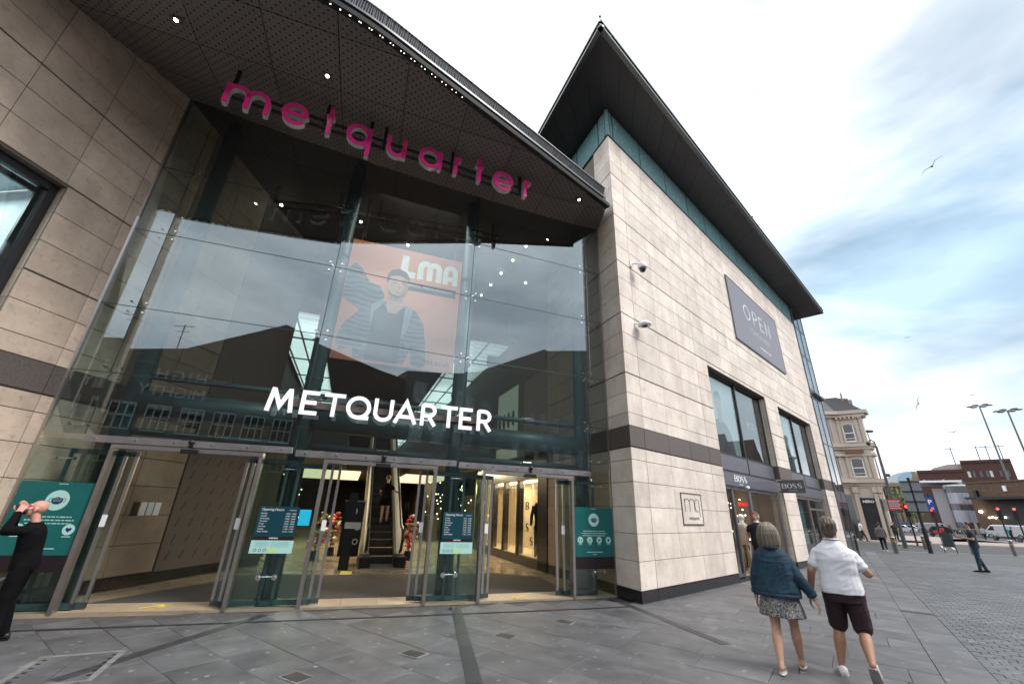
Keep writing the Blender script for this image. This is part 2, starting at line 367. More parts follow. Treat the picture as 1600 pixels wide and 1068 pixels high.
# paving slabs: near ones are pieces, the far ones one joined part
cells = []
rs = random.Random(3)
def clipped(cx, cy):
    # keep in front of the entrance and street walls
    P = V((cx, cy, 0))
    if (P - K).dot(FR.n) < -.28 and (P - K).dot(FR.u) > -.3: return False
    if P.x < 2.9 and (P - JX[0]).dot(V((-.30, .954, 0))) > -.50: return False
    if (P - P0).dot(FL.n) < 0: return False
    return True
s = -2.0; row = 0
while s < 46:
    ww = .58 if s < 12 else .42
    d = -30.0 + rs.random()
    while d < .55:
        ln = rs.uniform(.62, 1.15); d1 = min(d + ln, .55)
        if d1 > .55 - .25: d1 = .55
        if d1 - d > .12: cells.append(('slab', s, s + ww, d, d1))
        d = d1
    s += ww
s = -2.0
while s < 46:
    cells.append(('slab', s, s + 1.05, .55, 1.05)); s += 1.05
s = -2.0
while s < 46:
    d = 1.05 - .1 * (row % 2); row += 1
    while d < 26:
        d1 = d + .21
        if s < 30 and d < 1.05 + 16: cells.append(('sett', s, s + .145, max(d, 1.05), d1))
        d = d1
    s += .145
keep = {'slab': [], 'sett': []}
for kind, s0, s1, d0, d1 in cells:
    c = FS.p((s0 + s1) / 2, (d0 + d1) / 2, 0)
    if not clipped(c.x, c.y) or c.y < 2.2 or c.y > EDGE - .4 + (0 if c.x > 24 else (24 - c.x) * .9): continue
    dist = math.hypot(c.x, c.y)
    if c.x < -14 or c.x > c.y * 1.5 + 1.0 or c.x < -c.y * 1.4 - 1: continue
    keep[kind].append((dist, s0, s1, d0, d1))
for kind, nm in (('slab', 'paving_slab'), ('sett', 'paving_sett')):
    keep[kind].sort(); m_ = PAVE if kind == 'slab' else PAVER
    gap = .005 if kind == 'slab' else .0045
    for i, (dist, s0, s1, d0, d1) in enumerate(keep[kind][:298]):
        dz = rs.uniform(-.0025, .0025)
        me = blockmesh(d1 - d0 - gap, s1 - s0 - gap, .034, m_, .004)
        c = FS.p((s0 + s1) / 2, (d0 + d1) / 2, -.017 + dz)
        o = link(nm, me, sq, Matrix.Translation(c) @ Matrix.Rotation(-AS, 4, 'Z') @ Matrix.Rotation(rs.uniform(-.0015, .0015), 4, 'X'))
    g = MB()
    for dist, s0, s1, d0, d1 in keep[kind][298:]:
        hg = gap / 2; dz = rs.uniform(-.003, .002)
        g.add([FS.p(a, b, z) for z, h in ((dz, hg + .004), (-.03, hg)) for a, b in ((s0 + h, d0 + h), (s1 - h, d0 + h), (s1 - h, d1 - h), (s0 + h, d1 - h))],
              [(0, 1, 2, 3)] + [(i, i + 4, (i + 1) % 4 + 4, (i + 1) % 4) for i in range(4)], rs.randrange(4))
    base = (.130, .131, .139)
    ms = [mat('basalt_%s_%s' % (kind, w_), tuple(c * f for c in base), .55, var=.28, scale=1.7, bump=.1, bscale=25) for w_, f in (('a', .90), ('b', .96), ('c', 1.03), ('d', 1.10))]
    for _m2 in ms + [m_]: spots(_m2)
    o = g.build(nm + 's_far', ms, sq, fix=False); tag(o, kind='stuff'); o.name = nm.replace('slab', 'slabs').replace('sett', 'setts')
# dark inlaid strips running out from the facade joints, the drain and covers
def strip(a, b, wd, name='inlay_strip', m_=PAVED, z=.004, kz_=.012):
    a = V((*a, 0)); b = V((*b, 0)); u = (b - a).normalized(); n = V((u.y, -u.x, 0)); L_ = (b - a).length; k = max(1, int(L_ / .6))
    for i in range(k):
        g = MB(); g.box((i * L_ / k + .003, -wd / 2, z - kz_), ((i + 1) * L_ / k - .003, wd / 2, z + rs.uniform(0, .001)), X=lambda p: a + u * p.x + n * p.y + V((0, 0, p.z)))
        g.build(name, m_, sq)
strip((-.86, 8.75), (-.16, 4.6), .17); strip((-3.72, 7.65), (-4.25, 4.9), .15); strip((2.25, 9.95), (3.13, 6.9), .15)
g = MB()
pts = [V((-7.4, 6.06, 0)), V((-6.21, 6.41, 0)), V((-3.6, 7.22, 0)), V((-.9, 8.08, 0)), V((1.33, 8.80, 0)), V((2.5, 9.22, 0))]
mb2 = MB()
for a, b in zip(pts, pts[1:]):
    u = (b - a).normalized(); n = V((u.y, -u.x, 0)); L_ = (b - a).length
    g.box((0, -.04, -.02), (L_, .04, .003), X=lambda p: a + u * p.x + n * p.y + V((0, 0, p.z)))
    k = 0.
    while k < L_:
        mb2.box((k, -.03, .003), (k + .012, .03, .008), X=lambda p: a + u * p.x + n * p.y + V((0, 0, p.z))); k += .03
g.build('drain_channel', mat('rusty_slot', (.022, .018, .017), .8, var=.5, scale=20), sq)
tag(mb2.build('drain_bars', mat('drain_steel', (.07, .06, .058), .6, .5, var=.4, scale=15), sq), kind='stuff')
for (x, y) in ((-1.06, 6.05), (.05, 6.94), (1.0, 7.85), (-2.07, 5.2)):
    c = V((x, y, 0)); X = Matrix.Translation(c) @ Matrix.Rotation(-AS + .1, 4, 'Z')
    g = MB(); g.box((-.15, -.11, -.02), (.15, .11, .005), 0, X); g.box((-.125, -.085, .005), (.125, .085, .009), 1, X)
    g.build('drain_cover', [mat('pale_mortar', (.19, .185, .18), .8, var=.4), mat('iron_cover', (.07, .063, .06), .6, .4, var=.3)], sq)
# recessed tray cover at bottom left
c0 = [gp(62, 1026), gp(187, 1016), gp(208, 1058), gp(45, 1075)]
ux = (c0[1] - c0[0]).normalized(); uy = V((ux.y, -ux.x, 0)); og = c0[0]
g = MB()
def tr(p): return og + ux * p.x + uy * p.y + V((0, 0, p.z))
for a, b in (((0, 0), (.76, .06)), ((0, .94), (.76, 1.0)), ((0, .06), (.06, .94)), ((.70, .06), (.76, .94))): g.box((a[0], a[1], -.01), (b[0], b[1], .006), 0, tr)
for i in range(2):
    for j in range(2): g.box((.065 + i * .32, .065 + j * .44, -.01), (.375 + i * .32, .495 + j * .44, .004), 1, tr)
for i in range(6):
    for x_ in (.08, .66): g.box((x_, .14 + i * .13, .004), (x_ + .035, .17 + i * .13, .007), 2, tr)
g.build('tray_cover', [mat('pale_mortar', (1, 1, 1)), PAVE, BLACK], sq)
# gratings in the smooth band
X = Matrix.Translation(FS.p(8.72 * cos(pi/2-AS) + 9.3 * sin(pi/2-AS) + 3.5, .8, 0)) 
g = MB(); so = gp(1492, 964).dot(FS.u)
for i in range(11): g.box((so - .05, .57 + i * .042, .002), (so + .09, .59 + i * .042, .008), 0, lambda p: FS.p(p.x, p.y, p.z))
g.box((so - .06, .55, -.01), (so + .10, 1.05, .002), 1, lambda p: FS.p(p.x, p.y, p.z))
g.build('drain_grate', [mat('rust', (.12, .055, .03), .8, var=.4), BLACK], sq)

# ================================================================== right wing
WOP = [(5.05, 10.55, 0, 6.27), (12.15, 17.35, 0, 6.2)]
def subtract(r, ops):
    rs_ = [r]
    for a0, a1, b0, b1 in ops:
        nx = []
        for s0, s1, z0, z1 in rs_:
            if s1 <= a0 or s0 >= a1 or z1 <= b0 or z0 >= b1: nx.append((s0, s1, z0, z1)); continue
            if s0 < a0: nx.append((s0, a0, z0, z1))
            if s1 > a1: nx.append((a1, s1, z0, z1))
            m0, m1 = max(s0, a0), min(s1, a1)
            if z0 < b0: nx.append((m0, m1, z0, b0))
            if z1 > b1: nx.append((m0, m1, b1, z1))
        rs_ = nx
    return [q for q in rs_ if q[1] - q[0] > .05 and q[3] - q[2] > .04]
def masonry(root, F, cols, rows, ops, m_, depth=.05, cap=296, dfun=lambda s, z: s, thick=THICK, zs=1.0, extra=None, name='stone_block'):
    L_ = []
    for z0, z1 in zip(rows, rows[1:]):
        for s0, s1 in zip(cols, cols[1:]):
            for q in subtract((s0, s1, z0 * zs, z1 * zs), ops):
                mm = BROWN if abs(z0 - 3.05) < .01 else m_
                a, b, c_, d_ = q
                zt0 = .016 if round(z0, 2) in thick and abs(c_ - z0 * zs) < .01 else .005
                zt1 = .016 if round(z1, 2) in thick and abs(d_ - z1 * zs) < .01 else .005
                big = .012 if extra and (round(a, 2) in extra) else .004
                L_.append((dfun((a + b) / 2, (c_ + d_) / 2), F, a + big, b - .004, c_ + zt0, d_ - zt1, mm))
    return L_
MIT = None
def corner(root, F, b, z0, z1, d, t_, m_, name='stone_block'):
    p = [F.p(0, d, 0), F.p(b, d, 0), F.p(b, -t_, 0), MIT]
    g = MB(); g.add([V((q.x, q.y, z)) for z in (z0, z1) for q in p], [(0, 1, 2, 3), (4, 5, 6, 7)] + [(i, (i + 1) % 4, 4 + (i + 1) % 4, 4 + i) for i in range(4)])
    return g.build(name, m_, root, bevel=.003)
def lay(root, L_, cap, depth=.05):
    L_.sort(key=lambda q: q[0])
    for dist, F, a, b, c_, d_, mm in L_[:cap]:
        if a < .02 and F in (FR, FT): corner(root, F, b, c_, d_, 0, .05, mm); continue
        wallblock('stone_block', root, F, a, b, c_, d_, rs.uniform(-.0015, .0015), depth, mm, .005)
    if L_[cap:]:
        g = MB()
        for dist, F, a, b, c_, d_, mm in L_[cap:]: g.fb(F, a, b, -depth, 0, c_, d_, 1 if mm is BROWN else 0)
        m0 = L_[cap][6] if L_[cap][6] is not BROWN else STONE
        tag(g.build('stone_blocks', [m0, BROWN], root), kind='stuff')
def camd(F): return lambda s, z: (F.p(s, 0, z) - CAMP).length

_m = lambda p, u, q, v: p + u * (((q.x - p.x) * v.y - (q.y - p.y) * v.x) / (u.x * v.y - u.y * v.x))
MIT = _m(FR.p(0, -.05, 0), FR.u, FT.p(0, -.05, 0), FT.u)
rw = thing('shop_building', 'pale limestone shop wing with a sharp corner and an overhanging dark flat roof', 'building', K)
SEND = 19.1
cols = [0, .63, 1.82, 3.01, 4.2, 5.05, 6.35, 7.3, 8.25, 9.5, 10.55, 12.15, 13.4, 14.6, 15.9, 17.35, 18.3, SEND]
Ls = masonry(rw, FR, cols, ZR, WOP, STONE, dfun=camd(FR), extra={.63, 4.2, 8.25, 12.15})
Ls += masonry(rw, FT, [0, .83], ZR, [], STONE, dfun=camd(FT))
lay(rw, Ls, 294)
g = MB()                                         # backing wall behind the joints
for s0, s1, z0, z1 in ((.5, 5.05, 0, 12.45), (10.55, 12.15, 0, 12.45), (17.35, SEND, 0, 12.45), (5.05, 10.55, 6.27, 12.45), (12.15, 17.35, 6.2, 12.45)):
    g.fb(FR, s0 + (.03 if s0 == 0 else 0), s1, -.30, -.03, z0, z1)
for s0, s1, z0, z1 in ((.5, 1.8, 0, 12.45), (1.8, 3.35, 0, 3.6), (1.8, 3.35, 6.9, 12.45), (3.35, 4.2, 0, 12.45), (4.2, 14, 3.4, 12.45)): g.fb(FT, s0, s1, -.30, -.03, z0, z1)
_c = [FR.p(.55, -.03, 0), FR.p(.55, -.3, 0), FT.p(.55, -.3, 0), FT.p(.55, -.03, 0), _m(FR.p(0, -.045, 0), FR.u, FT.p(0, -.045, 0), FT.u)]
g.add([V((q.x, q.y, z)) for z in (0, 12.45) for q in _c], [(0, 1, 2, 3, 4), (5, 6, 7, 8, 9)] + [(i, (i + 1) % 5, 5 + (i + 1) % 5, 5 + i) for i in range(5)])
g.build('wall_core', JOINT, rw)
for s0, s1 in ((.64, 5.05), (10.55, 12.15), (17.35, SEND)): g = MB(); g.fb(FR, s0, s1, -.05, .004, 0, .21); g.build('plinth', BLACKG, rw)
corner(rw, FR, .635, 0, .21, .002, .05, BLACKG, 'plinth'); corner(rw, FT, .82, 0, .21, .002, .05, BLACKG, 'plinth')
# stone jambs of the two shop bays
for se, sgn in ((10.55, 1), (17.35, 1), (5.05, -1), (12.15, -1)):
    for z0, z1 in zip(ZR, ZR[1:]):
        if z0 > 6.1: break
        g = MB(); g.fb(FR, se - .002 if sgn > 0 else se - .04, se + .04 if sgn > 0 else se + .002, -.27, -.052, z0 + .004, min(z1 - .004, 6.2))
        g.build('jamb_stone', BROWN if abs(z0 - 3.05) < .01 else STONE, rw)
# spandrel glass band, eaves
mull = [.0, .36, 2.0, 3.78, 5.55, 7.2, 8.9, 10.6, 12.3, 14.0, 15.7, 17.4, 19.1, 21.2]
for a, b in zip(mull, mull[1:]):
    g = MB(); g.fb(FR, a + .035, b - .035, -.10, -.03, 12.50, 13.66); g.build('spandrel_pane', TEALG, rw)
for a, b in ((0, .55), (.55, 1.9), (1.9, 3.5), (3.5, 5.2), (5.2, 7)):
    g = MB(); g.fb(FT, a + .035, b - .035, -.10, -.03, 12.50, 13.66); g.build('spandrel_pane', TEALG, rw)
g = MB(); g.fb(FR, .05, 21.3, -.13, -.075, 12.45, 13.7); g.fb(FT, .05, 7, -.13, -.075, 12.45, 13.7); g.fb(FR, -.01, 19.2, -.12, .02, 12.45, 12.5); g.fb(FT, -.01, 7, -.12, .02, 12.45, 12.5)
g.build('spandrel_frame', DARK, rw)
SOFF = mat('soffit_board', (.045, .042, .044), .55, var=.12, objvar=.12)
# roof: outline points
def rc(a, b): return K + FR.n * a + V((0, 0, 0)) + FR.u * b
ZE = 13.78
iA = FR.p(0, 0, 0); 
def isect(p, u, q, v):
    d = u.x * v.y - u.y * v.x; t = ((q.x - p.x) * v.y - (q.y - p.y) * v.x) / d; return p + u * t
oc = isect(FR.p(0, 1.28, 0), FR.u, FT.p(0, 1.45, 0), FT.u)         # outer corner
of_ = FR.p(21.75, 1.2, 0); ofi = FR.p(21.4, -6, 0); ob = FT.p(9.5, 1.45, 0); obi = FT.p(9.5, -4, 0)
def up(p, z): return V((p.x, p.y, z))
g = MB()
outl = [oc, of_, ofi, obi, ob]
g.add([up(p, ZE + .02) for p in outl] + [up(p, ZE + .26) for p in outl], [(0, 1, 2, 3, 4), (5, 6, 7, 8, 9)] + [(i, (i + 1) % 5, 5 + (i + 1) % 5, 5 + i) for i in range(5)])
g.build('roof', DARK, rw)
# soffit boards, laid across from wall to gutter
ic = K.copy()
wi = isect(ic, FR.u, of_, FR.n)
def board(a0, a1, b0, b1, name='soffit_board'):
    g = MB(); t = .03
    q = [a0, a1, b1, b0]; zz = [13.70, 13.70, ZE - .02, ZE - .02]
    c = sum(q, V((0, 0, 0))) / 4; q = [c + (p - c) * .985 for p in q]
    g.add([up(p, z) for p, z in zip(q, zz)] + [up(p, z + t) for p, z in zip(q, zz)], [(0, 1, 2, 3), (4, 5, 6, 7)] + [(i, (i + 1) % 4, 4 + (i + 1) % 4, 4 + i) for i in range(4)])
    g.build(name, SOFF, rw)
nb = 26
for i in range(nb):
    t0, t1 = i / nb, (i + 1) / nb
    board(FR.p(21.4 * t0, -.1, 0), FR.p(21.4 * t1, -.1, 0), oc.lerp(of_, t0), oc.lerp(of_, t1))
nb = 12
for i in range(nb):
    t0, t1 = i / nb, (i + 1) / nb
    board(FT.p(9.5 * t0, -.1, 0), FT.p(9.5 * t1, -.1, 0), oc.lerp(ob, t0), oc.lerp(ob, t1))
g = MB()
for a, b in ((oc, of_), (oc, ob), (of_, ofi)):
    u = (b - a).normalized(); n = V((u.y, -u.x, 0)); n = n if (a - K).dot(n) > 0 or a is of_ else -n
    if a is of_: n = FR.u
    g.box((-.02, -.10, -.06), ((b - a).length + .02, .03, .02), X=lambda p: a + u * p.x + n * p.y + V((0, 0, ZE + p.z)))
    g.box((-.02, -.06, .10), ((b - a).length + .02, .05, .17), X=lambda p: a + u * p.x + n * p.y + V((0, 0, ZE + p.z)))
g.build('gutter', mat('gutter_metal', (.09, .10, .10), .3, .8), rw)
for q in (oc, FR.p(9.5, 1.25, 0), FR.p(21.7, 1.2, 0)):
    g = MB(); c = up(q, ZE + .26); g.tube(c, c + V((0, 0, .10)), .01); g.box((-.03, -.02, .08), (.03, .02, .12), 0, Matrix.Translation(c)); g.build('roof_bracket', DARK, rw)
# curtain wall at the far end
cw = thing('glass_stair_tower', 'tall narrow glass curtain wall closing the far end of the shop wing', 'building', FR.p(19.2, 0, 0))
g = MB(); g.fb(FR, 19.3, 21.3, -3, -.6, 0, 13.6); g.build('core', mat('curtain_core', (.12, .15, .16), .5), cw)
zz = [0, 2.6, 3.05, 5.5, 8.0, 8.5, 10.6, 12.4, 13.6]
for i, (z0, z1) in enumerate(zip(zz, zz[1:])):
    for s0, s1 in ((19.15, 20.2), (20.2, 21.3)):
        g = MB(); g.fb(FR, s0 + .03, s1 - .03, .02, .04, z0 + .03, z1 - .03); g.build('pane', GREYP if i in (1,) else GLASSC if 'GLASSC' in globals() else glassmat('curtain_glass', (.55, .65, .68), 2.3), cw)
g = MB()
for s0 in (19.12, 20.18, 21.28): g.fb(FR, s0, s0 + .05, -.05, .06, 0, 13.6)
for z0 in zz: g.fb(FR, 19.12, 21.33, -.05, .055, z0 - .03, z0 + .03)
g.fb(FR, 19.1, 21.5, -.05, .25, 8.2, 8.3)
g.build('frame', GREYP, cw)
g = MB(); F2 = Fr(FR.p(21.32, 0, 0), aR + pi / 2 - .0, 1)
for z0, z1 in zip(zz, zz[1:]): g.add([FR.p(21.3, .02, z0), FR.p(21.3, -3, z0), FR.p(21.3, -3, z1), FR.p(21.3, .02, z1)], [(0, 1, 2, 3)])
g.build('side_glass', glassmat('curtain_glass', (.55, .65, .68), 2.3), cw)

# ---- shopfront bays
SHOPW = mat('shop_wall', (.32, .25, .18), .7)
SHOPD = mat('shop_dark', (.03, .027, .025), .6)
def bay(s0, s1, zt, kind):
    # upper windows
    mid = s0 + (s1 - s0) * .5
    for k, (a, b) in enumerate(((s0, mid), (mid, s1 - .1))):
        g = MB(); g.fb(FR, a + .06, b - .05, -.26, -.245, 3.58, zt - .08); p = g.build('window_pane', GLASSW, rw)
    g = MB()
    g.fb(FR, s0, s0 + .06, -.29, -.23, 3.53, zt); g.fb(FR, mid - .045, mid + .045, -.30, -.20, 2.98, zt); g.fb(FR, s1 - .12, s1 - .06, -.29, -.23, 3.53, zt); g.fb(FR, s0, s1, -.29, -.22, zt - .08, zt); g.fb(FR, s0, s1, -.29, -.2, 3.50, 3.58)
    g.build('window_frame', DARK, rw)
    g = MB(); g.fb(FR, s1 - .06, s1, -.32, -.235, 0.02, zt); g.build('side_lining', DARK, rw)
    g = MB(); g.fb(FR, s0, mid - .05, -.27, -.18, 3.04, 3.50); g.build('spandrel_panel', GREYP, rw)
    g = MB(); g.fb(FR, mid + .05, s1 - .06, -.27, -.18, 3.04, 3.50); g.build('spandrel_panel', GREYP, rw)
    g = MB(); g.fb(FR, s0, s1 - .06, -.27, -.16, 2.97, 3.03); g.build('trim', DARK, rw)
    g = MB(); g.fb(FR, s0 + .02, s1 - .08, -.27, -.13, 2.56, 2.96); g.build('fascia', GREYP, rw)
    # room behind, two floors
    g = MB()
    g.fb(FR, s0, s1, -4.1, -4.0, 0, zt); g.fb(FR, s0 - .1, s0, -4, -.3, 0, zt); g.fb(FR, s1, s1 + .1, -4, -.3, 0, zt); g.fb(FR, s0, s1, -4, -.3, 2.95, 3.55); g.fb(FR, s0, s1, -4, -.3, zt, zt + .1)
    g.build('room_shell', SHOPD if kind == 'b' else mat('shop_room', (.13, .10, .085), .7, var=.3, scale=1.5), rw)
    g = MB(); g.fb(FR, s0, s1, -4, -.3, -.02, .03); g.build('shop_floor', FLOORM, rw)
bay(5.05, 10.55, 6.27, 'a'); bay(12.15, 17.35, 6.2, 'b')
# ground floor shopfront of the first bay: side light, doorway, display window
DG = glassmat('shop_glass', (.86, .9, .9), 1.45)
g = MB()
for s0, s1, z0, z1 in ((5.05, 5.13, 0, 2.56), (5.98, 6.10, 0, 2.56), (7.42, 7.62, 0, 2.56), (10.40, 10.49, 0, 2.56), (5.05, 10.49, 2.46, 2.56), (7.6, 10.4, .06, .14), (5.1, 6.0, .06, .14)):
    g.fb(FR, s0, s1, -.27, -.19, z0, z1)
g.build('shopfront_frame', GREYP, rw)
for a, b in ((5.13, 5.98), (7.62, 10.40)):
    g = MB(); g.fb(FR, a, b, -.24, -.225, .14, 2.46); g.build('shop_window', DG, rw)
g = MB(); g.fb(FR, 6.0, 6.06, -1.0, -.25, .03, 2.4); g.build('open_door', DG, rw)
g = MB(); g.fb(FR, 5.0, 10.6, -.3, .02, 0, .03); g.build('door_step', BLACKG, rw)
# second bay: windows with a double door
g = MB()
for s0, s1, z0, z1 in ((12.15, 12.23, 0, 2.56), (14.60, 14.72, 0, 2.56), (17.1, 17.29, 0, 2.56), (12.2, 17.2, 2.46, 2.56), (12.2, 14.6, .06, .16), (14.72, 17.1, 2.05, 2.13), (15.86, 15.92, .05, 2.05)):
    g.fb(FR, s0, s1, -.27, -.19, z0, z1)
g.build('shopfront_frame', STEELD, rw)
g = MB(); g.fb(FR, 12.23, 14.6, -.24, -.225, .16, 2.46); g.build('shop_window', GLASSW, rw)
g = MB(); g.fb(FR, 14.72, 17.1, -.24, -.225, .05, 2.46); g.build('shop_window', DG, rw)
g = MB(); g.fb(FR, 12.3, 14.5, -.45, -.43, .7, 2.4); g.build('window_blind', mat('pale_teal_panel', (.22, .42, .42), .4), rw)
for sx in (15.7, 16.1): g = MB(); g.tube(FR.p(sx, -.15, .8), FR.p(sx, -.15, 1.7), .015); g.build('door_handle', CHROME, rw)
# displays
def warmbox(F, s, d, z, sx=.3, sd_=.3, sz=.02, m_=LIT, par=None, name='ceiling_light'):
    g = MB(); g.fb(F, s, s + sx, d - sd_, d, z, z + sz); return g.build(name, m_, par)
LIT2 = mat('shop_light', (1, .9, .75), .5, emis=(1, .85, .62), estr=9)
for sx in (5.6, 6.6, 7.9, 8.7, 9.5): warmbox(FR, sx, -1.0, 2.9, .3, .3, par=rw, m_=mat('shop_light', (1, 1, 1)) if False else LIT2)
for sx in (12.6, 13.6, 14.9, 16.2): warmbox(FR, sx, -1.6, 2.9, .2, .2, par=rw)
for ch in rw.children: pass
for i in range(5): warmbox(FR, 7.9 + .5 * i, -2.2, 2.9, .12, .12, m_=LIT2, par=rw)
g = MB()
for i in range(46): g.ell(FR.p(rs.uniform(7.7, 10.4), rs.uniform(-2.6, -.8), rs.uniform(.3, 2.5)), (.022,) * 3, 5, 4)
tag(g.build('fairy_lamps', mat('fairy_lamp', (1, .85, .6), .5, emis=(1, .82, .55), estr=9), rw), kind='stuff')
rp_ = MB()
for i, sx in enumerate((5.2, 5.55, 5.9)): rp_.fb(FR, sx, sx + .28, -1.9, -1.6, .1, 2.2, i)
o = rp_.build('shelf_display', [mat('red_goods', (.35, .03, .04), .6), mat('grey_goods', (.25, .24, .24), .6), mat('dark_goods', (.05, .05, .06), .6)], rw)
g = MB(); g.fb(FR, 5.3, 5.7, -1.55, -1.5, 1.5, 1.75); g.fb(FR, 8.6, 9.5, -1.0, -.98, 2.05, 2.16); g.build('red_notice', mat('red_sign', (.7, .03, .03), .4, emis=(.8, .03, .03), estr=.6), rw)
def dummy(F, s, d, z, m_, m2, h=1.75, label='', rz=0):
    t = thing('mannequin', label, 'mannequin', F.p(s, d, z), -F.az)
    X = Matrix.Translation(F.p(s, d, z)) @ Matrix.Rotation(-F.az + rz, 4, 'Z')
    def E(cx, cy, cz, rx, ry, rz_): return [X @ V((cx + rx * cos(2 * pi * i / 12), cy + ry * sin(2 * pi * i / 12), cz)) for i in range(12)]
    k = h / 1.75
    g = MB(); g.loft([E(0, 0, .78 * k, .16, .11, 0), E(0, 0, 1.0 * k, .15, .10, 0), E(0, 0, 1.25 * k, .19, .12, 0), E(0, 0, 1.42 * k, .17, .10, 0), E(0, 0, 1.5 * k, .06, .06, 0)])
    for sd_ in (-1, 1): g.tube(X @ V((sd_ * .19, 0, 1.40 * k)), X @ V((sd_ * .25, .03, 1.1 * k)), .055, .05, 8); g.tube(X @ V((sd_ * .25, .03, 1.1 * k)), X @ V((sd_ * .24, .1, .85 * k)), .05, .035, 8)
    g.build('jacket', m_, t, smooth=True)
    g = MB()
    for sd_ in (-1, 1): g.tube(X @ V((sd_ * .09, 0, .85 * k)), X @ V((sd_ * .10, 0, .07)), .09, .055, 10); g.ell(X @ V((sd_ * .10, .05, .04)), (.05, .12, .04), 8, 6)
    g.build('trousers', m2, t, smooth=True)
    g = MB(); g.tube(X @ V((0, 0, 1.45 * k)), X @ V((0, 0, 1.58 * k)), .05, .045, 8); g.ell(X @ V((0, .01, 1.66 * k)), (.075, .09, .11), 10, 8)
    g.build('head', WHITE, t, smooth=True)
    return t
cream = mat('cream_cloth', (.55, .5, .42), .8); navy = mat('navy_cloth', (.012, .014, .03), .8); beige = mat('beige_cloth', (.35, .3, .22), .8)
dummy(FR, 8.05, -.8, .03, cream, beige, 1.7, 'shop window mannequin in cream top nearest the doorway')
dummy(FR, 8.75, -1.0, .03, mat('grey_cloth', (.16, .16, .16), .8), SHOPD, 1.7, 'shop window mannequin in grey jacket between two cream ones')
dummy(FR, 9.55, -.75, .03, cream, SHOPD, 1.75, 'shop window mannequin in cream jacket and dark trousers by the stone pier')
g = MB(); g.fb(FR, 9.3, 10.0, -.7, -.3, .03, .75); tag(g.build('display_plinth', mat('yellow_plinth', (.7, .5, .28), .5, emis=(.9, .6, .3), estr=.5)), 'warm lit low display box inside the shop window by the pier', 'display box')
# posters in upper windows
def poster_on(F, s0, s1, d, z0, z1, m_, name, par): g = MB(); g.fb(F, s0, s1, d - .01, d, z0, z1); return g.build(name, m_, par)
PALE = mat('poster_pale', (.62, .72, .72), .5, var=.04); SKINP = mat('poster_skin', (.52, .40, .36), .5, var=.05); GREYF = mat('poster_grey', (.13, .14, .17), .5, var=.15)
for (a, b, nm_) in ((5.13, 7.7, 'poster'), (12.25, 14.5, 'poster')):
    po = poster_on(FR, a, b, -.30, 3.6, 6.15, PALE, nm_, rw)
    cx = (a + b) / 2 + .15 - .3
    g = MB()
    fn = lambda x, y, h: FR.p(cx + x, -.30 + h, 3.6 + y)
    g.prism([(-.95, 0), (-.9, .6), (-.62, .95), (-.2, 1.1), (.15, 1.12), (.5, .95), (.8, .6), (.95, 0)], fn, .001, .006, 0)
    g.prism([(-.12, 1.0), (-.14, 1.3), (.14, 1.3), (.16, 1.0)], fn, .006, .009, 1)
    g.prism([(x * .9, 1.62 + y) for x, y in [(.27 * cos(t * pi / 8), .38 * sin(t * pi / 8)) for t in range(16)]], fn, .009, .012, 1)
    g.prism([(-.26, 1.7), (-.25, 1.95), (-.08, 2.1), (.14, 2.08), (.26, 1.9), (.25, 1.72), (.18, 1.86), (-.15, 1.88)], fn, .012, .015, 0)
    g.build('poster_figure', [GREYF, SKINP], rw)
text('window_lettering', 'BOSS', FR, 8.95, -.243, 4.75, .34, mat('etched_letter', (.45, .47, .48), .5), rw, .001)
# ================================================================== left wing
lw = thing('stone_wing', 'warm shaded limestone wing with a large dark framed window left of the entrance', 'building', P0)
LOP = [(-4.6, -1.15, 3.66, 6.60)]
colsL = [-5.2, -4.2, -3.2, -2.2, -1.2, -.2, .9, 1.9, 2.9]
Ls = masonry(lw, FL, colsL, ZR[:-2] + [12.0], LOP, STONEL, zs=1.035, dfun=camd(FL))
Ls = [q for q in Ls if not (q[2] > .85 and q[4] > 10)]
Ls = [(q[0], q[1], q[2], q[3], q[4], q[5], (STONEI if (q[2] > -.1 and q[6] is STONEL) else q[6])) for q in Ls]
lay(lw, Ls, 290)
g = MB()
for s0, s1, z0, z1 in ((-5.2, -4.6, 0, 12), (-4.6, -1.15, 0, 3.66), (-4.6, -1.15, 6.6, 12), (-1.15, 4.8, 0, 12), (4.8, 5.3, 0, 10)): g.fb(FL, s0, s1, -.35, -.03, z0, z1)
g.build('wall_core', JOINT, lw)
g = MB(); g.fb(FL, -5.2, 6.2, -.05, .006, 0, .22); g.build('plinth', BLACKG, lw)
for z0, z1 in zip(ZR, ZR[1:]):
    z0 *= 1.035; z1 *= 1.035
    if z1 < 3.6 or z0 > 6.5: continue
    g = MB(); g.fb(FL, -1.152, -1.11, -.24, -.052, max(3.66, z0) + .005, min(z1, 6.6) - .005); g.build('jamb_stone', STONEL, lw)
g = MB(); g.fb(FL, -4.6, -1.15, -.30, -.05, 6.602, 6.64); g.build('lintel_lining', BROWN, lw)
g = MB(); g.fb(FL, -4.6, -1.17, -.24, -.22, 3.7, 6.5); g.build('window_pane', GLASSW, lw)
g = MB(); g.fb(FL, -1.27, -1.155, -.29, -.17, 3.66, 6.6); g.fb(FL, -4.6, -1.2, -.29, -.17, 6.46, 6.6); g.fb(FL, -1.36, -1.28, -.30, -.25, 3.66, 6.5); g.fb(FL, -4.6, -1.3, -.30, -.25, 6.32, 6.42)
g.build('window_frame', DARK, lw)
g = MB(); g.fb(FL, -4.6, -1.15, -3.0, -2.9, 3.6, 6.6); g.fb(FL, -4.6, -1.15, -3.0, -.36, 6.62, 6.7); g.fb(FL, -4.6, -1.15, -3, -.36, 3.5, 3.64); g.fb(FL, -1.15, -1.05, -3, -.36, 3.6, 6.6)
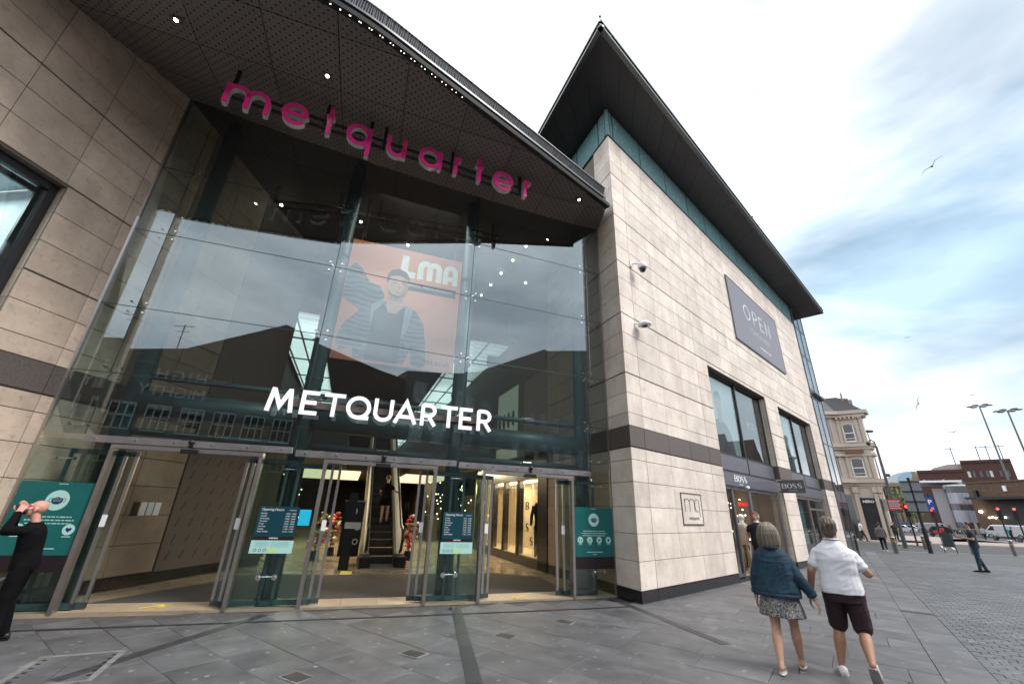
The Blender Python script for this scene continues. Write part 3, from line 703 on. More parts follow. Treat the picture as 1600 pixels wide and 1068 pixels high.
g.build('room_shell', mat('white_room', (.55, .62, .66), .7), lw)
for i in range(3): warmbox(FL, -2.0 - i * .8, -1.0 - .2 * i, 6.5, .15, 1.2, par=lw, m_=LIT2, name='ceiling_light')

# ================================================================== entrance: glass wall
ent = thing('entrance_glass_wall', 'tall point fixed glass wall between the two stone wings with steel door headers', 'glass wall', JX[2])
LV = [2.50, 3.55, 4.8, 6.4, 7.95]
def zin(x):                                     # soffit height along the glass line
    T = [(-7.7, 10.25), (-7.1, 10.2), (-5.9, 9.95), (-4, 9.68), (-2.5, 9.5), (-1, 9.42), (1.4, 9.42), (2.5, 9.5)]
    if x <= T[0][0]: return T[0][1]
    for a, b in zip(T, T[1:]):
        if x <= b[0]: return a[1] + (b[1] - a[1]) * (x - a[0]) / (b[0] - a[0])
    return T[-1][1]
def pane(F, s0, s1, d, z00, z01, z10, z11, name, m_, par, t=.012):
    g = MB(); g.add([F.p(s0, d, z00), F.p(s1, d, z01), F.p(s1, d, z11), F.p(s0, d, z10), F.p(s0, d - t, z00), F.p(s1, d - t, z01), F.p(s1, d - t, z11), F.p(s0, d - t, z10)],
                    [(0, 1, 2, 3), (7, 6, 5, 4), (0, 4, 5, 1), (1, 5, 6, 2), (2, 6, 7, 3), (3, 7, 4, 0)])
    return g.build(name, m_, par)
def spider(F, s, z, par, arms=((1, 1), (1, -1), (-1, 1), (-1, -1)), d=-.012):
    g = MB(); g.tube(F.p(s, d - .16, z), F.p(s, d - .02, z), .018, .018, 8)
    for a, b in arms:
        q = F.p(s + a * .12, d - .05, z + b * .10); g.tube(F.p(s, d - .10, z), q, .012, .010, 6); g.tube(q, F.p(s + a * .12, d + .022, z + b * .10), .018, .022, 8)
    return g.build('spider_fitting', CHROME, par)
for i, (F, ln) in enumerate(BAY):
    ka = kz(JX[i].x); kb = kz(JX[i + 1].x)
    lv = [(z * ka, z * kb) for z in LV] + [(zin(JX[i].x) - .02, zin(JX[i + 1].x) - .02)]
    for (a0, b0), (a1, b1) in zip(lv, lv[1:]):
        pane(F, .007, ln - .007, 0, a0 + .007, b0 + .007, a1 - .007, b1 - .007, 'glass_pane', GLASS, ent)
    for (a0, b0) in lv[1:-1]:
        if i > 0: spider(F, 0, a0, ent)
# silicone joints: thin dark vertical and horizontal lines
g = MB()
for i, (F, ln) in enumerate(BAY):
    ka = kz(JX[i].x); kb = kz(JX[i + 1].x)
    if i > 0: g.fb(F, -.006, .006, -.011, -.001, 2.5, zin(JX[i].x) - .03)
    for z in LV[1:]:
        g.add([F.p(s, d, z * k + h) for h in (-.006, .006) for s, d, k in ((0, -.001, ka), (ln, -.001, kb), (ln, -.011, kb), (0, -.011, ka))], [(0, 1, 2, 3), (4, 5, 6, 7), (0, 1, 5, 4), (2, 3, 7, 6)])
g.build('silicone_joint', GEDGE, ent)
g = MB()
F0 = BAY[0][0]; F4, l4 = BAY[4]
g.fb(F0, -.03, .03, -.06, .02, 0, 6.9)
g.build('edge_trim', STEEL, ent)
g = MB(); g.fb(F0, -.03, .03, -.06, .02, 6.9, 10.3); g.build('edge_trim', STEELD, ent); g = MB(); g.fb(F4, l4 - .03, l4 + .0, -.04, .01, 0, 9.5); g.build('edge_trim', STEELD, ent)
# steel columns and tubes behind the glass
cpt = []
for i, (j, back) in enumerate(((1, .48), (2, .42), (3, .42), (4, .42))):
    n = ((BAY[j - 1][0].n + BAY[j][0].n)).normalized(); c = JX[j] - n * back
    if j == 1: c = c + BAY[1][0].u * .25
    cpt.append(c); g = MB(); rr = .165
    g.tube(c, c + V((0, 0, zin(c.x))), rr, rr, 20); col_ = g.build('column', TEAL, ent, smooth=True)
    g = MB()
    for z in (3.0, 4.0, 5.0, 7.0): g.tube(c + V((0, 0, z)), c + V((0, 0, z + .05)), rr + .012, rr + .012, 20)
    g.build('column_collar', TEAL, ent)
for a, b in zip(cpt, cpt[1:]):
    u = (b - a).normalized(); n = V((u.y, -u.x, 0))
    for z, r in ((3.62, .055), (3.14, .225), (2.63, .065)):
        z1 = z * kz(a.x) * (1.01 if a.x < -6 else 1); z2 = z * kz(b.x)
        g = MB(); A = a + V((0, 0, z1)) + u * .17; B = b + V((0, 0, z2)) - u * .17
        if r > .2: A += n * .02; B += n * .02
        g.tube(A, B, r, r, 20); g.build('tube_beam', TEAL, ent, smooth=True)
        if r < .1:
            m_ = (A + B) / 2; g = MB(); g.tube(m_ - u * .14, m_ + u * .14, r * .5, r * .5, 8); g.tube(m_, m_ + n * .3, .015, .015, 6)
            for k_ in (-1, 1): g.tube(m_ + u * .13 * k_ + n * .28, m_ + u * .13 * k_ + n * .36, .025, .025, 8)
            g.tube(m_ - u * .13 + n * .3, m_ + u * .13 + n * .3, .012, .012, 6); g.build('tube_fitting', CHROME, ent)
# blown bracket of a tie on the far right: thin tension rods
g = MB()
for x in (.62, 1.2): pass
Q = BAY[4][0]
g.tube(Q.p(.28, -.3, 4.9), Q.p(.28, -.3, 9.3), .008, .008, 6); g.tube(Q.p(.2, -.35, 6.4), Q.p(.9, -.35, 6.4), .008, .008, 6)
g.build('tension_rod', STEEL, ent)

# door sets
DOORS = [(1, .50, 2.70), (2, .60, 2.62), (3, .62, 2.65)]
def doorset(bi, a, b, label):
    F, ln = BAY[bi]; ks = kz(F.p((a + b) / 2, 0, 0).x); zh = 2.34 * ks * .995
    t = thing('sliding_door', label, 'door', F.p((a + b) / 2, 0, 0), group='automatic glass sliding doors of the entrance')
    g = MB(); g.fb(F, a - .06, a, -.11, .03, 0, zh); g.build('door_frame', STEELD, t)
    g = MB(); g.fb(F, b, b + .06, -.11, .03, 0, zh); g.build('door_frame', STEELD, t)
    g = MB(); g.fb(F, a - .06, b + .06, -.10, .035, zh, zh + .07); g.build('door_head', STEEL, t, bevel=.004)
    for side, e in ((1, a), (-1, b)):
        for k_, off in ((0, .13), (1, .26)):
            dd = -.16 - .07 * k_
            e1 = e + side * off; e0 = e1 - side * .82
            lf = MB(); lf.fb(F, min(e1, e1 - side * .045), max(e1, e1 - side * .045), dd - .04, dd, .03, zh - .02)
            o_ = lf.build('door_leaf', STEEL, t)
            lf = MB(); lf.fb(F, min(e0, e0 + side * .045), max(e0, e0 + side * .045), dd - .04, dd, .03, zh - .02); lf.fb(F, min(e0, e1), max(e0, e1), dd - .04, dd, .03, .11); lf.fb(F, min(e0, e1), max(e0, e1), dd - .04, dd, zh - .1, zh - .02)
            q_ = lf.build('leaf_rail', TEAL, t)
            lf = MB(); lf.fb(F, min(e0, e1) + .045, max(e0, e1) - .045, dd - .026, dd - .014, .11, zh - .1); lf.build('leaf_glass', GLASSD, t)
        g = MB(); g.fb(F, min(e + side * .09, e + side * .165), max(e + side * .09, e + side * .165), -.155, -.15, 1.18, 1.36); g.build('door_sticker', WHITE, t)
    m_ = (a + b) / 2
    g = MB(); g.fb(F, m_ - .14, m_ + .14, -.02, .06, zh - .02, zh + .05); g.build('door_sensor', BLACK, t, bevel=.008)
    g = MB(); g.ell(F.p(m_, .07, zh + .17), (.05, .05, .045), 10, 8); g.tube(F.p(m_, .03, zh + .17), F.p(m_, .03, zh + .08), .03, .05, 8); g.build('sensor_eye', BLACK, t, smooth=True)
    return t
dl = ['leftmost open glass sliding door, next to the bald man', 'middle open glass sliding door in front of the escalator', 'rightmost open glass sliding door, showing the lit shop window inside']
for (bi, a, b), l in zip(DOORS, dl): doorset(bi, a, b, l)
# header rails with bolts, one per bay
for bi in (1, 2, 3):
    F, ln = BAY[bi]; k_ = kz(F.p(ln / 2, 0, 0).x); z0 = 2.41 * k_
    g = MB(); g.fb(F, .03 if bi > 1 else .02, ln - .03, -.02, .05, z0, z0 + .115); h = g.build('header_rail', mat('satin_rail', (.42, .40, .42), .32, .85), ent, bevel=.004)
    for i in range(6):
        s_ = .2 + (ln - .4) * i / 5; g = MB(); g.tube(F.p(s_, .05, z0 + .06), F.p(s_, .066, z0 + .06), .022, .016, 10); g.build('rail_bolt', CHROME, h)
# fixed lower glass panes beside the doors, with the dark line between
def lowpane(bi, s0, s1, z0=.02, z1=2.42):
    F, ln = BAY[bi]; k_ = kz(F.p(s0, 0, 0).x); pane(F, s0, s1, 0, z0, z0, z1 * k_, z1 * k_, 'lower_pane', GLASSD, ent)
lowpane(0, .02, BAY[0][1]); lowpane(1, 0.005, .43); lowpane(1, 2.77, BAY[1][1] - .005); lowpane(2, .005, .53); lowpane(2, 2.69, BAY[2][1] - .005); lowpane(3, .005, .55); lowpane(3, 2.72, BAY[3][1]); lowpane(4, 0, l4 - .03)
for bi, s_ in ((2, 0), (3, 0)):
    F = BAY[bi][0]
    g = MB()
    for k_ in (-1, 1):
        g.tube(F.p(k_ * .12, -.05, .47), F.p(k_ * .12, .02, .47), .045, .045, 12)
        g.tube(F.p(k_ * .12, .02, .47), F.p(k_ * .12, .028, .47), .028, .02, 10)
    g.tube(F.p(-.12, -.03, .47), F.p(.12, -.03, .47), .012, .012, 6); g.tube(F.p(0, -.3, .5), F.p(0, -.02, .5), .012, .012, 6)
    g.build('glass_clamp', CHROME, ent)
    g = MB()
    for k_ in (-1, 1): g.tube(F.p(k_ * .1, -.03, 2.2), F.p(k_ * .1, .02, 2.2), .025, .025, 10)
    g.tube(F.p(-.1, -.02, 2.2), F.p(.1, -.02, 2.2), .01, .01, 6); g.build('glass_clamp', CHROME, ent)
for (F, s_) in ((BAY[0][0], .45), (BAY[4][0], .12)):
    for z in (2.75, 2.2, .47):
        g = MB()
        for k_ in (-1, 1): g.tube(F.p(s_ + k_ * .12, -.03, z), F.p(s_ + k_ * .12, .02, z), .024, .024, 10)
        g.tube(F.p(s_ - .12, -.02, z), F.p(s_ + .12, -.02, z), .01, .01, 6); g.build('glass_clamp', CHROME, ent)
g = MB(); g.fb(BAY[1][0], -.18, -.02, -.08, .0, 3.38, 3.56); g.fb(BAY[4][0], -.05, .05, -.1, -.02, 3.2, 3.42); g.build('control_box', mat('brown_box', (.09, .08, .075), .5), ent)

# threshold of tan tiles, mat and floor inside
mall = thing('shopping_mall', 'dim shopping mall hall behind the glass wall with warm lit shops and roof lights', 'building', (-2.5, 20, 0))
g = MB(); fl = [JX[0], JX[2], JX[3], JX[5], V((2.44 - .358 * 45, 10.22 + .933 * 45, 0)), V((-30, 50, 0)), V((-12, 20, 0)), V((-6.8, 13.5, 0))]
n = len(fl); g.add([V((p.x, p.y, -.05)) for p in fl] + [V((p.x, p.y, .004)) for p in fl], [tuple(range(n)), tuple(range(n, 2 * n))] + [(i, (i + 1) % n, n + (i + 1) % n, n + i) for i in range(n)])
g.build('hall_floor', FLOORM, mall)
TILE = mat('tan_stone_tile', (.44, .345, .24), .38, var=.1, scale=4, objvar=.12)
for i, (F, ln) in enumerate(BAY):
    k = max(1, round(ln / .62))
    for j in range(k):
        g = MB(); g.fb(F, ln * j / k + .003, ln * (j + 1) / k - .003, -.68, -.02, -.02, .014 + rs.uniform(0, .001)); g.build('threshold_tile', TILE, ent)
    g = MB(); g.fb(F, 0, ln, -.019, .012, -.02, .018); g.build('threshold_trim', mat('brass_strip', (.42, .36, .28), .4, .4), ent)
g = MB(); mp_ = [BAY[1][0].p(.5, -.70, 0), BAY[2][0].p(0, -.70, 0), BAY[3][0].p(0, -.70, 0), BAY[3][0].p(2.9, -.70, 0), V((.9, 12.6, 0)), V((-.2, 13.0, 0)), V((-4.6, 11.6, 0)), V((-5.9, 11.6, 0))]
n = len(mp_); g.add([V((p.x, p.y, .0)) for p in mp_] + [V((p.x, p.y, .012)) for p in mp_], [tuple(range(n)), tuple(range(n, 2 * n))] + [(i, (i + 1) % n, n + (i + 1) % n, n + i) for i in range(n)])
g.build('entrance_mat', MATM, mall)
YEL = mat('yellow_floor_tape', (.75, .62, .12), .6)
for q_, rot_ in (((240, 947), .9), ((812, 932), -2.2)):
    c = gp(*q_, .02); X = Matrix.Translation(c) @ Matrix.Rotation(rot_, 4, 'Z'); g = MB()
    strokes(g, [[(-.2, 0), (.2, 0)], [(.02, .14), (.2, 0), (.02, -.14)]], lambda x, y, h: X @ V((x, y, h)), .05, 0, .004)
    tag(g.build('floor_arrow', YEL), 'yellow tape arrow on the tan threshold of the ' + ('leftmost' if q_[0] < 500 else 'rightmost') + ' door', 'floor marking')
g = MB(); a = gp(541, 893, .02); g.box((-.14, -.45, 0), (.14, .2, .004), 0, Matrix.Translation(a) @ Matrix.Rotation(.3, 4, 'Z')); tag(g.build('floor_tape', YEL), 'short yellow tape mark on the floor left of the escalator foot', 'floor marking')

# ---- inside walls
g = MB()                                        # left hoarding with dashes
g.fb(FL, 2.92, 4.85, -.05, .02, .22, 3.0); g.build('hoarding', mat('taupe_board', (.125, .103, .09), .6, var=.05), mall)
g = MB()
for i in range(5):
    for j in range(7):
        s_ = 3.12 + .36 * i + .03 * (j % 2); z = .5 + .33 * j
        g.prism([(-.05, -.08), (-.035, -.09), (.05, .08), (.035, .09)], lambda a, b, h: FL.p(s_ + a, .02 + h, z + b), .001, .004)
tag(g.build('hoarding_print', BLACK, mall), kind='stuff')
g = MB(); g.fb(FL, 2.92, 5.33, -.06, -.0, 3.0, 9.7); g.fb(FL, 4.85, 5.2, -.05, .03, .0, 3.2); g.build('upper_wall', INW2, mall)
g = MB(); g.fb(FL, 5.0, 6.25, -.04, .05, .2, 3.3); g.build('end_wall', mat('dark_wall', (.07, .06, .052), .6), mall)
for i, (s_, c_) in enumerate(((2.0, BLACK), (2.16, WHITE), (2.32, PALE), (2.48, WHITE))):
    g = MB(); g.fb(FL, s_, s_ + .13, .006, .012, 1.30, 1.55); g.build('wall_notice', c_, mall)
CN = FL.p(6.25, 0, 0)                            # corner where the hall turns
FLM = Fr(CN, aM, 1)
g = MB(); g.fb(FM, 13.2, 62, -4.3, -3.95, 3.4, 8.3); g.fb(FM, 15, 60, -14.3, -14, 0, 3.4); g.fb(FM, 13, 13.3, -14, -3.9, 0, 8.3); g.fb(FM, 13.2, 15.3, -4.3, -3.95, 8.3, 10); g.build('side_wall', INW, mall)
# right wall, interior: stone then shop window then upper openings
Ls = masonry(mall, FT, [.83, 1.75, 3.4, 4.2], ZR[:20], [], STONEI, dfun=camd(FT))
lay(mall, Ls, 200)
g = MB(); g.fb(FT, .84, 4.2, -.05, .006, 0, .21); g.build('plinth', BLACKG, mall)
S0 = .83
g = MB()
g.fb(FT, 4.2, 4.85, -.3, .03, 0, 3.4); g.fb(FT, 4.2, 11, -.3, .03, 0, .27); g.fb(FT, 4.2, 11, -.3, .02, 2.60, 3.4); g.fb(FT, 6.50, 6.62, -.2, .02, .2, 2.7); g.fb(FT, 9.1, 9.2, -.2, .02, .2, 2.7); g.fb(FT, 7.9, 7.98, -.2, .02, .2, 2.7); g.fb(FT, 10.8, 11.4, -.3, .03, 0, 3.4)
g.build('shop_portal', BLACKG, mall)
g = MB(); g.fb(FT, 4.85, 10.8, -.02, -.01, .27, 2.6); g.build('display_glass', DG, mall)
WARM = mat('warm_display_wall', (.62, .50, .34), .6, var=.06)
g = MB(); g.fb(FT, 4.85, 10.8, -1.3, -1.25, .2, 2.7); g.fb(FT, 4.85, 10.8, -1.3, -.05, .2, .28); g.fb(FT, 4.82, 4.86, -1.3, -.05, .2, 2.7); g.fb(FT, 10.8, 10.85, -1.3, -.05, .2, 2.7); g.fb(FT, 4.85, 10.8, -1.3, -.05, 2.62, 2.7)
g.build('display_box', WARM, mall)
LITW = mat('display_lamp', (1, .8, .5), .5, emis=(1, .74, .42), estr=18)
for i in range(6): g = MB(); g.fb(FT, 5.1 + i * .95, 5.6 + i * .95, -.5, -.3, 2.57, 2.61); g.build('display_lamp', LITW, mall)
g = MB()
for s_ in (5.35, 5.62, 5.9, 6.15):
    g.fb(FT, s_, s_ + .02, -.9, -.88, .28, 2.3)
for z in (.95, 1.55, 2.0): g.fb(FT, 5.35, 6.17, -.9, -.88, z, z + .02)
for s_ in (8.2, 8.5, 8.8): g.fb(FT, s_, s_ + .02, -.7, -.68, .28, 2.5)
g.build('display_rack', STEEL, mall)
def F2p(s_, z0, hh, wd=.34):
    return lambda x, y, h: FT.p(s_ - x * wd, -.82 + h, z0 + y * hh)
Bst = [[(.1, 0, .26), (.1, 1, .26)], [(.1, .97, .06), (.5, .96, .08), (.75, .88, .16), (.82, .75, .24), (.72, .6, .16), (.45, .53, .06), (.1, .53, .06)], [(.45, .53, .06), (.75, .47, .14), (.92, .27, .26), (.78, .09, .16), (.5, .03, .07), (.1, .03, .06)]]
Sst = [[(.82, .76, .05), (.7, .92, .08), (.45, .98, .08), (.2, .9, .13), (.13, .74, .22), (.25, .59, .25), (.6, .43, .25), (.82, .27, .22), (.74, .09, .13), (.48, .02, .08), (.2, .1, .08), (.1, .27, .05)]]
Ost = [[(.5 + .40 * cos(R(a)), .5 + .47 * sin(R(a)), .06 + .20 * abs(cos(R(a))) ** 1.5) for a in range(0, 361, 12)]]
FD3 = Fr(FT.p(6.4, 0, 0), aT + pi / 2, 1)
for s_, z0, st in ((.30, 1.66, Bst), (.64, 1.66, Ost), (.30, .98, Sst), (.64, .98, Sst), (.46, .55, Sst)):
    g = MB(); strokes(g, st, lambda x, y, h: FD3.p(s_ - .06 + x * .12, h, z0 + y * .25), .2, 0, .04)
    for _i in range(0): pass
    g.build('display_letter', BLACK if z0 != .55 else mat('oxblood', (.12, .01, .01), .4), mall)
g = MB()
for x in (.18, .52, .86): g.fb(FD3, x, x + .015, -.04, -.02, .28, 2.5)
for z in (.52, .94, 1.3, 1.62, 2.0): g.fb(FD3, .18, .87, -.04, -.02, z, z + .015)
g.build('display_rack', mat('white_rack', (.7, .66, .6), .4), mall)
dummy(FT, 5.3, -.24, .30, navy, navy, 1.85, 'headless looking mannequin in a navy suit inside the lit window by the right door')
# first floor shopfront on the right, posters
g = MB(); g.fb(FT, 6.3, 6.9, -.3, 0, 3.4, 8.2); g.fb(FT, 6.9, 8.9, -.3, 0, 6.3, 8.2); g.fb(FT, 4.2, 6.3, -.3, 0, 6.2, 8.2); g.fb(FT, 8.9, 10.8, -.3, 0, 3.4, 10); g.fb(FT, 10.8, 50, -.3, 0, 5.9, 8.1); g.fb(FT, 4.2, 10.8, -.3, 0, 8.2, 10); g.fb(FT, 11.4, 40, -6.3, -6, 0, 3.4); g.fb(FT, 4.2, 50, -1.5, -1.2, 3.4, 8); g.build('side_wall', mat('side_wall_brown', (.10, .085, .068), .7, var=.1), mall)
g = MB(); g.fb(FT, 4.25, 6.3, -.12, -.1, 3.5, 6.2); g.build('dark_shop_glass', mat('dark_window', (.03, .035, .04), .1, spec=.8), mall)
g = MB()
for k_ in range(7): g.fb(FT, 4.35, 6.2, -.1, -.07, 4.35 + .16 * k_, 4.42 + .16 * k_)
g.build('louvre_reflection', mat('reflected_louvre_teal', (.28, .38, .37), .4), mall)  # pale slats stand in for louvres reflected in the dark glass
for z0, z1 in ((4.2, 6.2), (3.35, 3.9)):
    g = MB(); g.fb(FT, 6.75, 8.95, .0, .03, z0 + .1, z1); g.build('screen', mat('pale_green_screen', (.42, .52, .42), .4, emis=(.5, .62, .48), estr=.16), mall)
g = MB()
for i, sx in enumerate((7.1, 7.6, 8.1, 8.6)):
    for z0 in (4.5, 2.85): g.ell(FT.p(sx, .03, z0 + .45 * (.6 if z0 < 3 else 1)), (.09, .09, .2 if z0 < 3 else .33), 8, 6)
g.build('screen_figure', mat('screen_ink', (.05, .06, .07), .5), mall)
for i, (s_, z) in enumerate(((8.5, 7.4), (6.0, 8.0))):
    g = MB(); g.fb(FT, s_, s_ + .06, 0, .8, z, z + .5); g.build('projecting_sign', mat('blue_sign', (.12, .16, .2), .5), mall)
# ceilings: hall ceiling then roof with two glazed strips
RZ = 8.2
g = MB()
def slab(s0, s1, d0, d1, z0=RZ, z1=RZ + .15): g.fb(FM, s0, s1, d0, d1, z0, z1)
g2 = MB(); cpoly = [p for p in (JX[0], JX[1], JX[2], JX[3], JX[4], JX[5])] + [FM.p(15.4, 7.3, 0), FM.p(15.4, -8, 0), V((-10, 12, 0))]
n = len(cpoly)
def zc(p): return zin(p.x) if p.y < 10.3 and p.x > -9 else 9.7
cz = [V((p.x, p.y, zc(p))) for p in cpoly]; ctr = V((-2.5, 13, 9.75))
g2.add(cz + [ctr], [(i, (i + 1) % n, n) for i in range(n)]); g2.add([a + V((0, 0, .6)) for a in cz] + [ctr + V((0, 0, .6))], [(i, (i + 1) % n, n) for i in range(n)])
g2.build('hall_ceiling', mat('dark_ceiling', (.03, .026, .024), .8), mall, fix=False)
slab(15.6, 62, -2.12, 3.56); slab(15.4, 62, -14, -3.78); slab(15.4, 62, 5.5, 16); slab(60, 62, -14, 16); slab(15.3, 15.6, -14, 16, RZ, 9.9)
g.build('roof_slab', mat('dark_ceiling', (1, 1, 1)), mall)
g = MB(); g.fb(FM, 60, 60.3, -14, 16, 0, RZ); g.build('end_wall', INW, mall)
WBAR = mat('roof_louvre', (.75, .80, .78), .5)
_t = WBAR.node_tree; _b = _t.nodes['Principled BSDF']; _tr = _t.nodes.new('ShaderNodeBsdfTranslucent'); _tr.inputs[0].default_value = (.92, .97, .95, 1); _mx = _t.nodes.new('ShaderNodeMixShader'); _mx.inputs[0].default_value = .8
_t.links.new(_b.outputs[0], _mx.inputs[1]); _t.links.new(_tr.outputs[0], _mx.inputs[2]); _t.links.new(_mx.outputs[0], _t.nodes['Material Output'].inputs[0])
for d0, d1 in ((-3.78, -2.12), (3.56, 5.5)):
    g = MB()
    for i in range(88): s_ = 15.7 + i * .5; g.fb(FM, s_, s_ + .45, d0, d1, RZ + .02, RZ + .025)
    tag(g.build('roof_louvres', WBAR, mall), kind='stuff')
    g = MB()
    for i in range(15): s_ = 15.6 + i * 3.0; g.fb(FM, s_, s_ + .05, d0, d1, RZ - .06, RZ + .0)
    for d in (d0 + .15, (d0 + d1) / 2): g.fb(FM, 15.6, 60, d - .03, d + .03, RZ - .06, RZ - .01)
    g.build('roof_bars', mat('roof_bar', (.10, .12, .12), .5), mall)
    g = MB(); g.fb(FM, 15.6, 60, d0, d1, RZ + .3, RZ + .32); g.build('roof_glass', glassmat('roof_glass', (.93, .98, .97), 1.2), mall)
# curved bulkhead and first floor
g = MB()
for i in range(24):
    a0, a1 = R(180 + 180 * i / 24), R(180 + 180 * (i + 1) / 24); c = FM.p(28, 1, 6.0)
    def rp2(a, r_, z): return c + FM.n * cos(a) * r_ * 1.0 + FM.u * (sin(a) * r_ * .55 + 0) + V((0, 0, z))
    g.add([rp2(a0, 3.4, 0), rp2(a1, 3.4, 0), rp2(a1, 3.4, .45), rp2(a0, 3.4, .45)], [(0, 1, 2, 3)]); g.add([rp2(a0, 3.4, 0), rp2(a1, 3.4, 0), rp2(a1, 2.2, 0), rp2(a0, 2.2, 0)], [(0, 1, 2, 3)])
g.build('curved_balcony', mat('pale_plaster', (.45, .44, .40), .7), mall, fix=False)
g = MB(); g.fb(FM, 26.2, 60, -14, 16, 3.45, 4.2); g.fb(FM, 17.5, 26.2, -14, -.4, 3.45, 4.2); g.fb(FM, 17.5, 26.2, 2.9, 16, 3.45, 4.2); g.build('first_floor_slab', mat('slab_dark', (.06, .07, .068), .7), mall)
g = MB(); g.fb(FM, 17.42, 17.47, -7, -.4, 3.4, 4.25); g.fb(FM, 17.42, 17.47, 2.9, 7, 3.4, 4.25); g.build('slab_edge', mat('teal_fascia', (.05, .10, .10), .4), mall)
g = MB(); g.fb(FM, 17.4, 17.43, -7, -.4, 4.25, 5.3); g.fb(FM, 17.4, 17.43, 2.9, 7, 4.25, 5.3); g.build('balustrade_glass', GLASSD, mall)
g = MB()
for d0, d1 in ((-7, -.4), (2.9, 7)): g.tube(FM.p(17.4, d0, 5.32), FM.p(17.4, d1, 5.32), .03, .03, 8)
g.build('balcony_rail', STEEL, mall)
LITC = mat('ceiling_light_panel', (1, .85, .6), .5, emis=(1, .80, .52), estr=1.15)
for s0, s1, d0, d1 in ((27, 36, -3.6, .4), (27, 36, 3.0, 6)):
    g = MB(); g.fb(FM, s0, s1, d0, d1, 3.36, 3.44); g.build('ceiling_panel', LITC, mall)
for i in range(5):
    for d in (-6.2, 1.2, 5.8):
        g = MB(); q_ = FM.p(20 + 7 * i, d, 0); g.tube(q_, q_ + V((0, 0, 3.44)), .28, .28, 14); 
        if d != 1.2: g.build('hall_column', mat('bronze_column', (.28, .20, .12), .3, .6), mall, smooth=True)
g = MB()
for s0 in (30, 44):
    pass
g.fb(FM, 52, 52.2, -14, 16, 0, 3.4); g.build('back_shop', mat('back_shop', (.20, .14, .09), .6, var=.3, scale=1), mall)
# shop shelves glittering at the sides of the escalator
for d0, d1, s_ in ((-8, -2.2, 22), (4.0, 9, 21)):
    g = MB()
    for i in range(90):
        g.ell(FM.p(s_ + rs.uniform(-1, 5), rs.uniform(d0, d1), rs.uniform(.6, 3.0)), (.03, .03, .03), 5, 4)
    tag(g.build('shop_glints', mat('shop_glint', (1, .8, .5), .4, emis=(1, .78, .45), estr=9), mall), kind='stuff')
    g = MB(); 
    for i in range(7):
        a = d0 + (d1 - d0) * i / 7; g.fb(FM, s_ + rs.uniform(0, 4), s_ + 4.4, a, a + .5, 0, rs.uniform(1.2, 2.4))
    g.build('shop_fixtures', mat('shop_fixture', (.07, .045, .03), .5, var=.5, scale=2), mall)
# interior downlights
for s_, d, z in [(9.6 + .95 * i, 4.2 - .1 * i, 9.9) for i in range(6)] + [(11, 5.2, 9.95), (12.8, 5.0, 9.95), (12, .5, 9.9), (11.4, -1, 9.95), (14.5, 3, 9.95), (10.5, 2.4, 9.9), (11.5, -3.2, 9.95)]:
    g = MB(); q_ = FM.p(s_, d, z - .32); g.tube(q_, q_ + V((0, 0, .03)), .036, .036, 10); g.build('downlight', SPOT, mall)
for s_, d in [(20 + 2.4 * i, -6.9) for i in range(8)]:
    g = MB(); q_ = FM.p(s_, d, 6.6); g.tube(q_, q_ + V((0, 0, .03)), .05, .05, 8); g.build('downlight', SPOT, mall)

# ================================================================== canopy over the entrance
OUTER = [(2.50, 9.26), (2.28, 9.06), (1.62, 8.50), (.46, 7.5), (-.66, 6.55), (-1.78, 5.60), (-2.75, 4.80), (-3.6, 4.28), (-4.75, 3.85), (-6.0, 3.48), (-7.35, 3.10), (-8.35, 2.85)]
cn = thing('entrance_canopy', 'curved dark canopy of perforated panels with spiked gutter over the glass wall', 'canopy', (-2.5, 7, 9.6))
AF = R(71.4); FC = Fr(JX[0], AF, 1)
def zsoff(p):
    s_ = (p - FC.O).dot(FC.n); k = min(1, max(0, s_ / 2.6)); return zin(p.x) * (1 - k) + 9.52 * k
REG = [V((x, y)) for x, y in OUTER] + [V((-7.66, 6.92)), V((-7.11, 7.10)), V((-3.97, 7.94)), V((-1.04, 8.90)), V((1.94, 10.03)), V((2.44, 10.22))]
def clip(poly, p, nrm):
    r_ = []
    for i in range(len(poly)):
        a, b = poly[i], poly[(i + 1) % len(poly)]; da = (a - p).dot(nrm); db = (b - p).dot(nrm)
        if da >= 0: r_.append(a)
        if (da >= 0) != (db >= 0): r_.append(a + (b - a) * (da / (da - db)))
    return r_
m = mat('perforated_panel', (.19, .165, .16), .5, var=.06, objvar=.10)
t = m.node_tree; b_ = t.nodes['Principled BSDF']; cur = b_.inputs['Base Color'].links[0].from_socket
tcn = t.nodes.new('ShaderNodeTexCoord'); mpp = t.nodes.new('ShaderNodeMapping'); mpp.inputs['Rotation'].default_value = (0, 0, R(45) - (pi / 2 - AF)); mpp.inputs['Scale'].default_value = (9.2, 9.2, 0)
vr = t.nodes.new('ShaderNodeTexVoronoi'); vr.inputs['Randomness'].default_value = 0; vr.inputs['Scale'].default_value = 1; vr.voronoi_dimensions = '2D'
t.links.new(tcn.outputs['Object'], mpp.inputs[0]); t.links.new(mpp.outputs[0], vr.inputs['Vector'])
lt = t.nodes.new('ShaderNodeMath'); lt.operation = 'GREATER_THAN'; lt.inputs[1].default_value = .17; t.links.new(vr.outputs['Distance'], lt.inputs[0])
mm = t.nodes.new('ShaderNodeMix'); mm.data_type = 'RGBA'; t.links.new(lt.outputs[0], mm.inputs[0]); mm.inputs[6].default_value = (.012, .012, .012, 1); t.links.new(cur, mm.inputs[7]); t.links.new(mm.outputs[2], b_.inputs['Base Color'])
PERF = m
ul = V((FC.u.x, FC.u.y)); nl = V((FC.n.x, FC.n.y)); o0 = V((P0.x, P0.y))
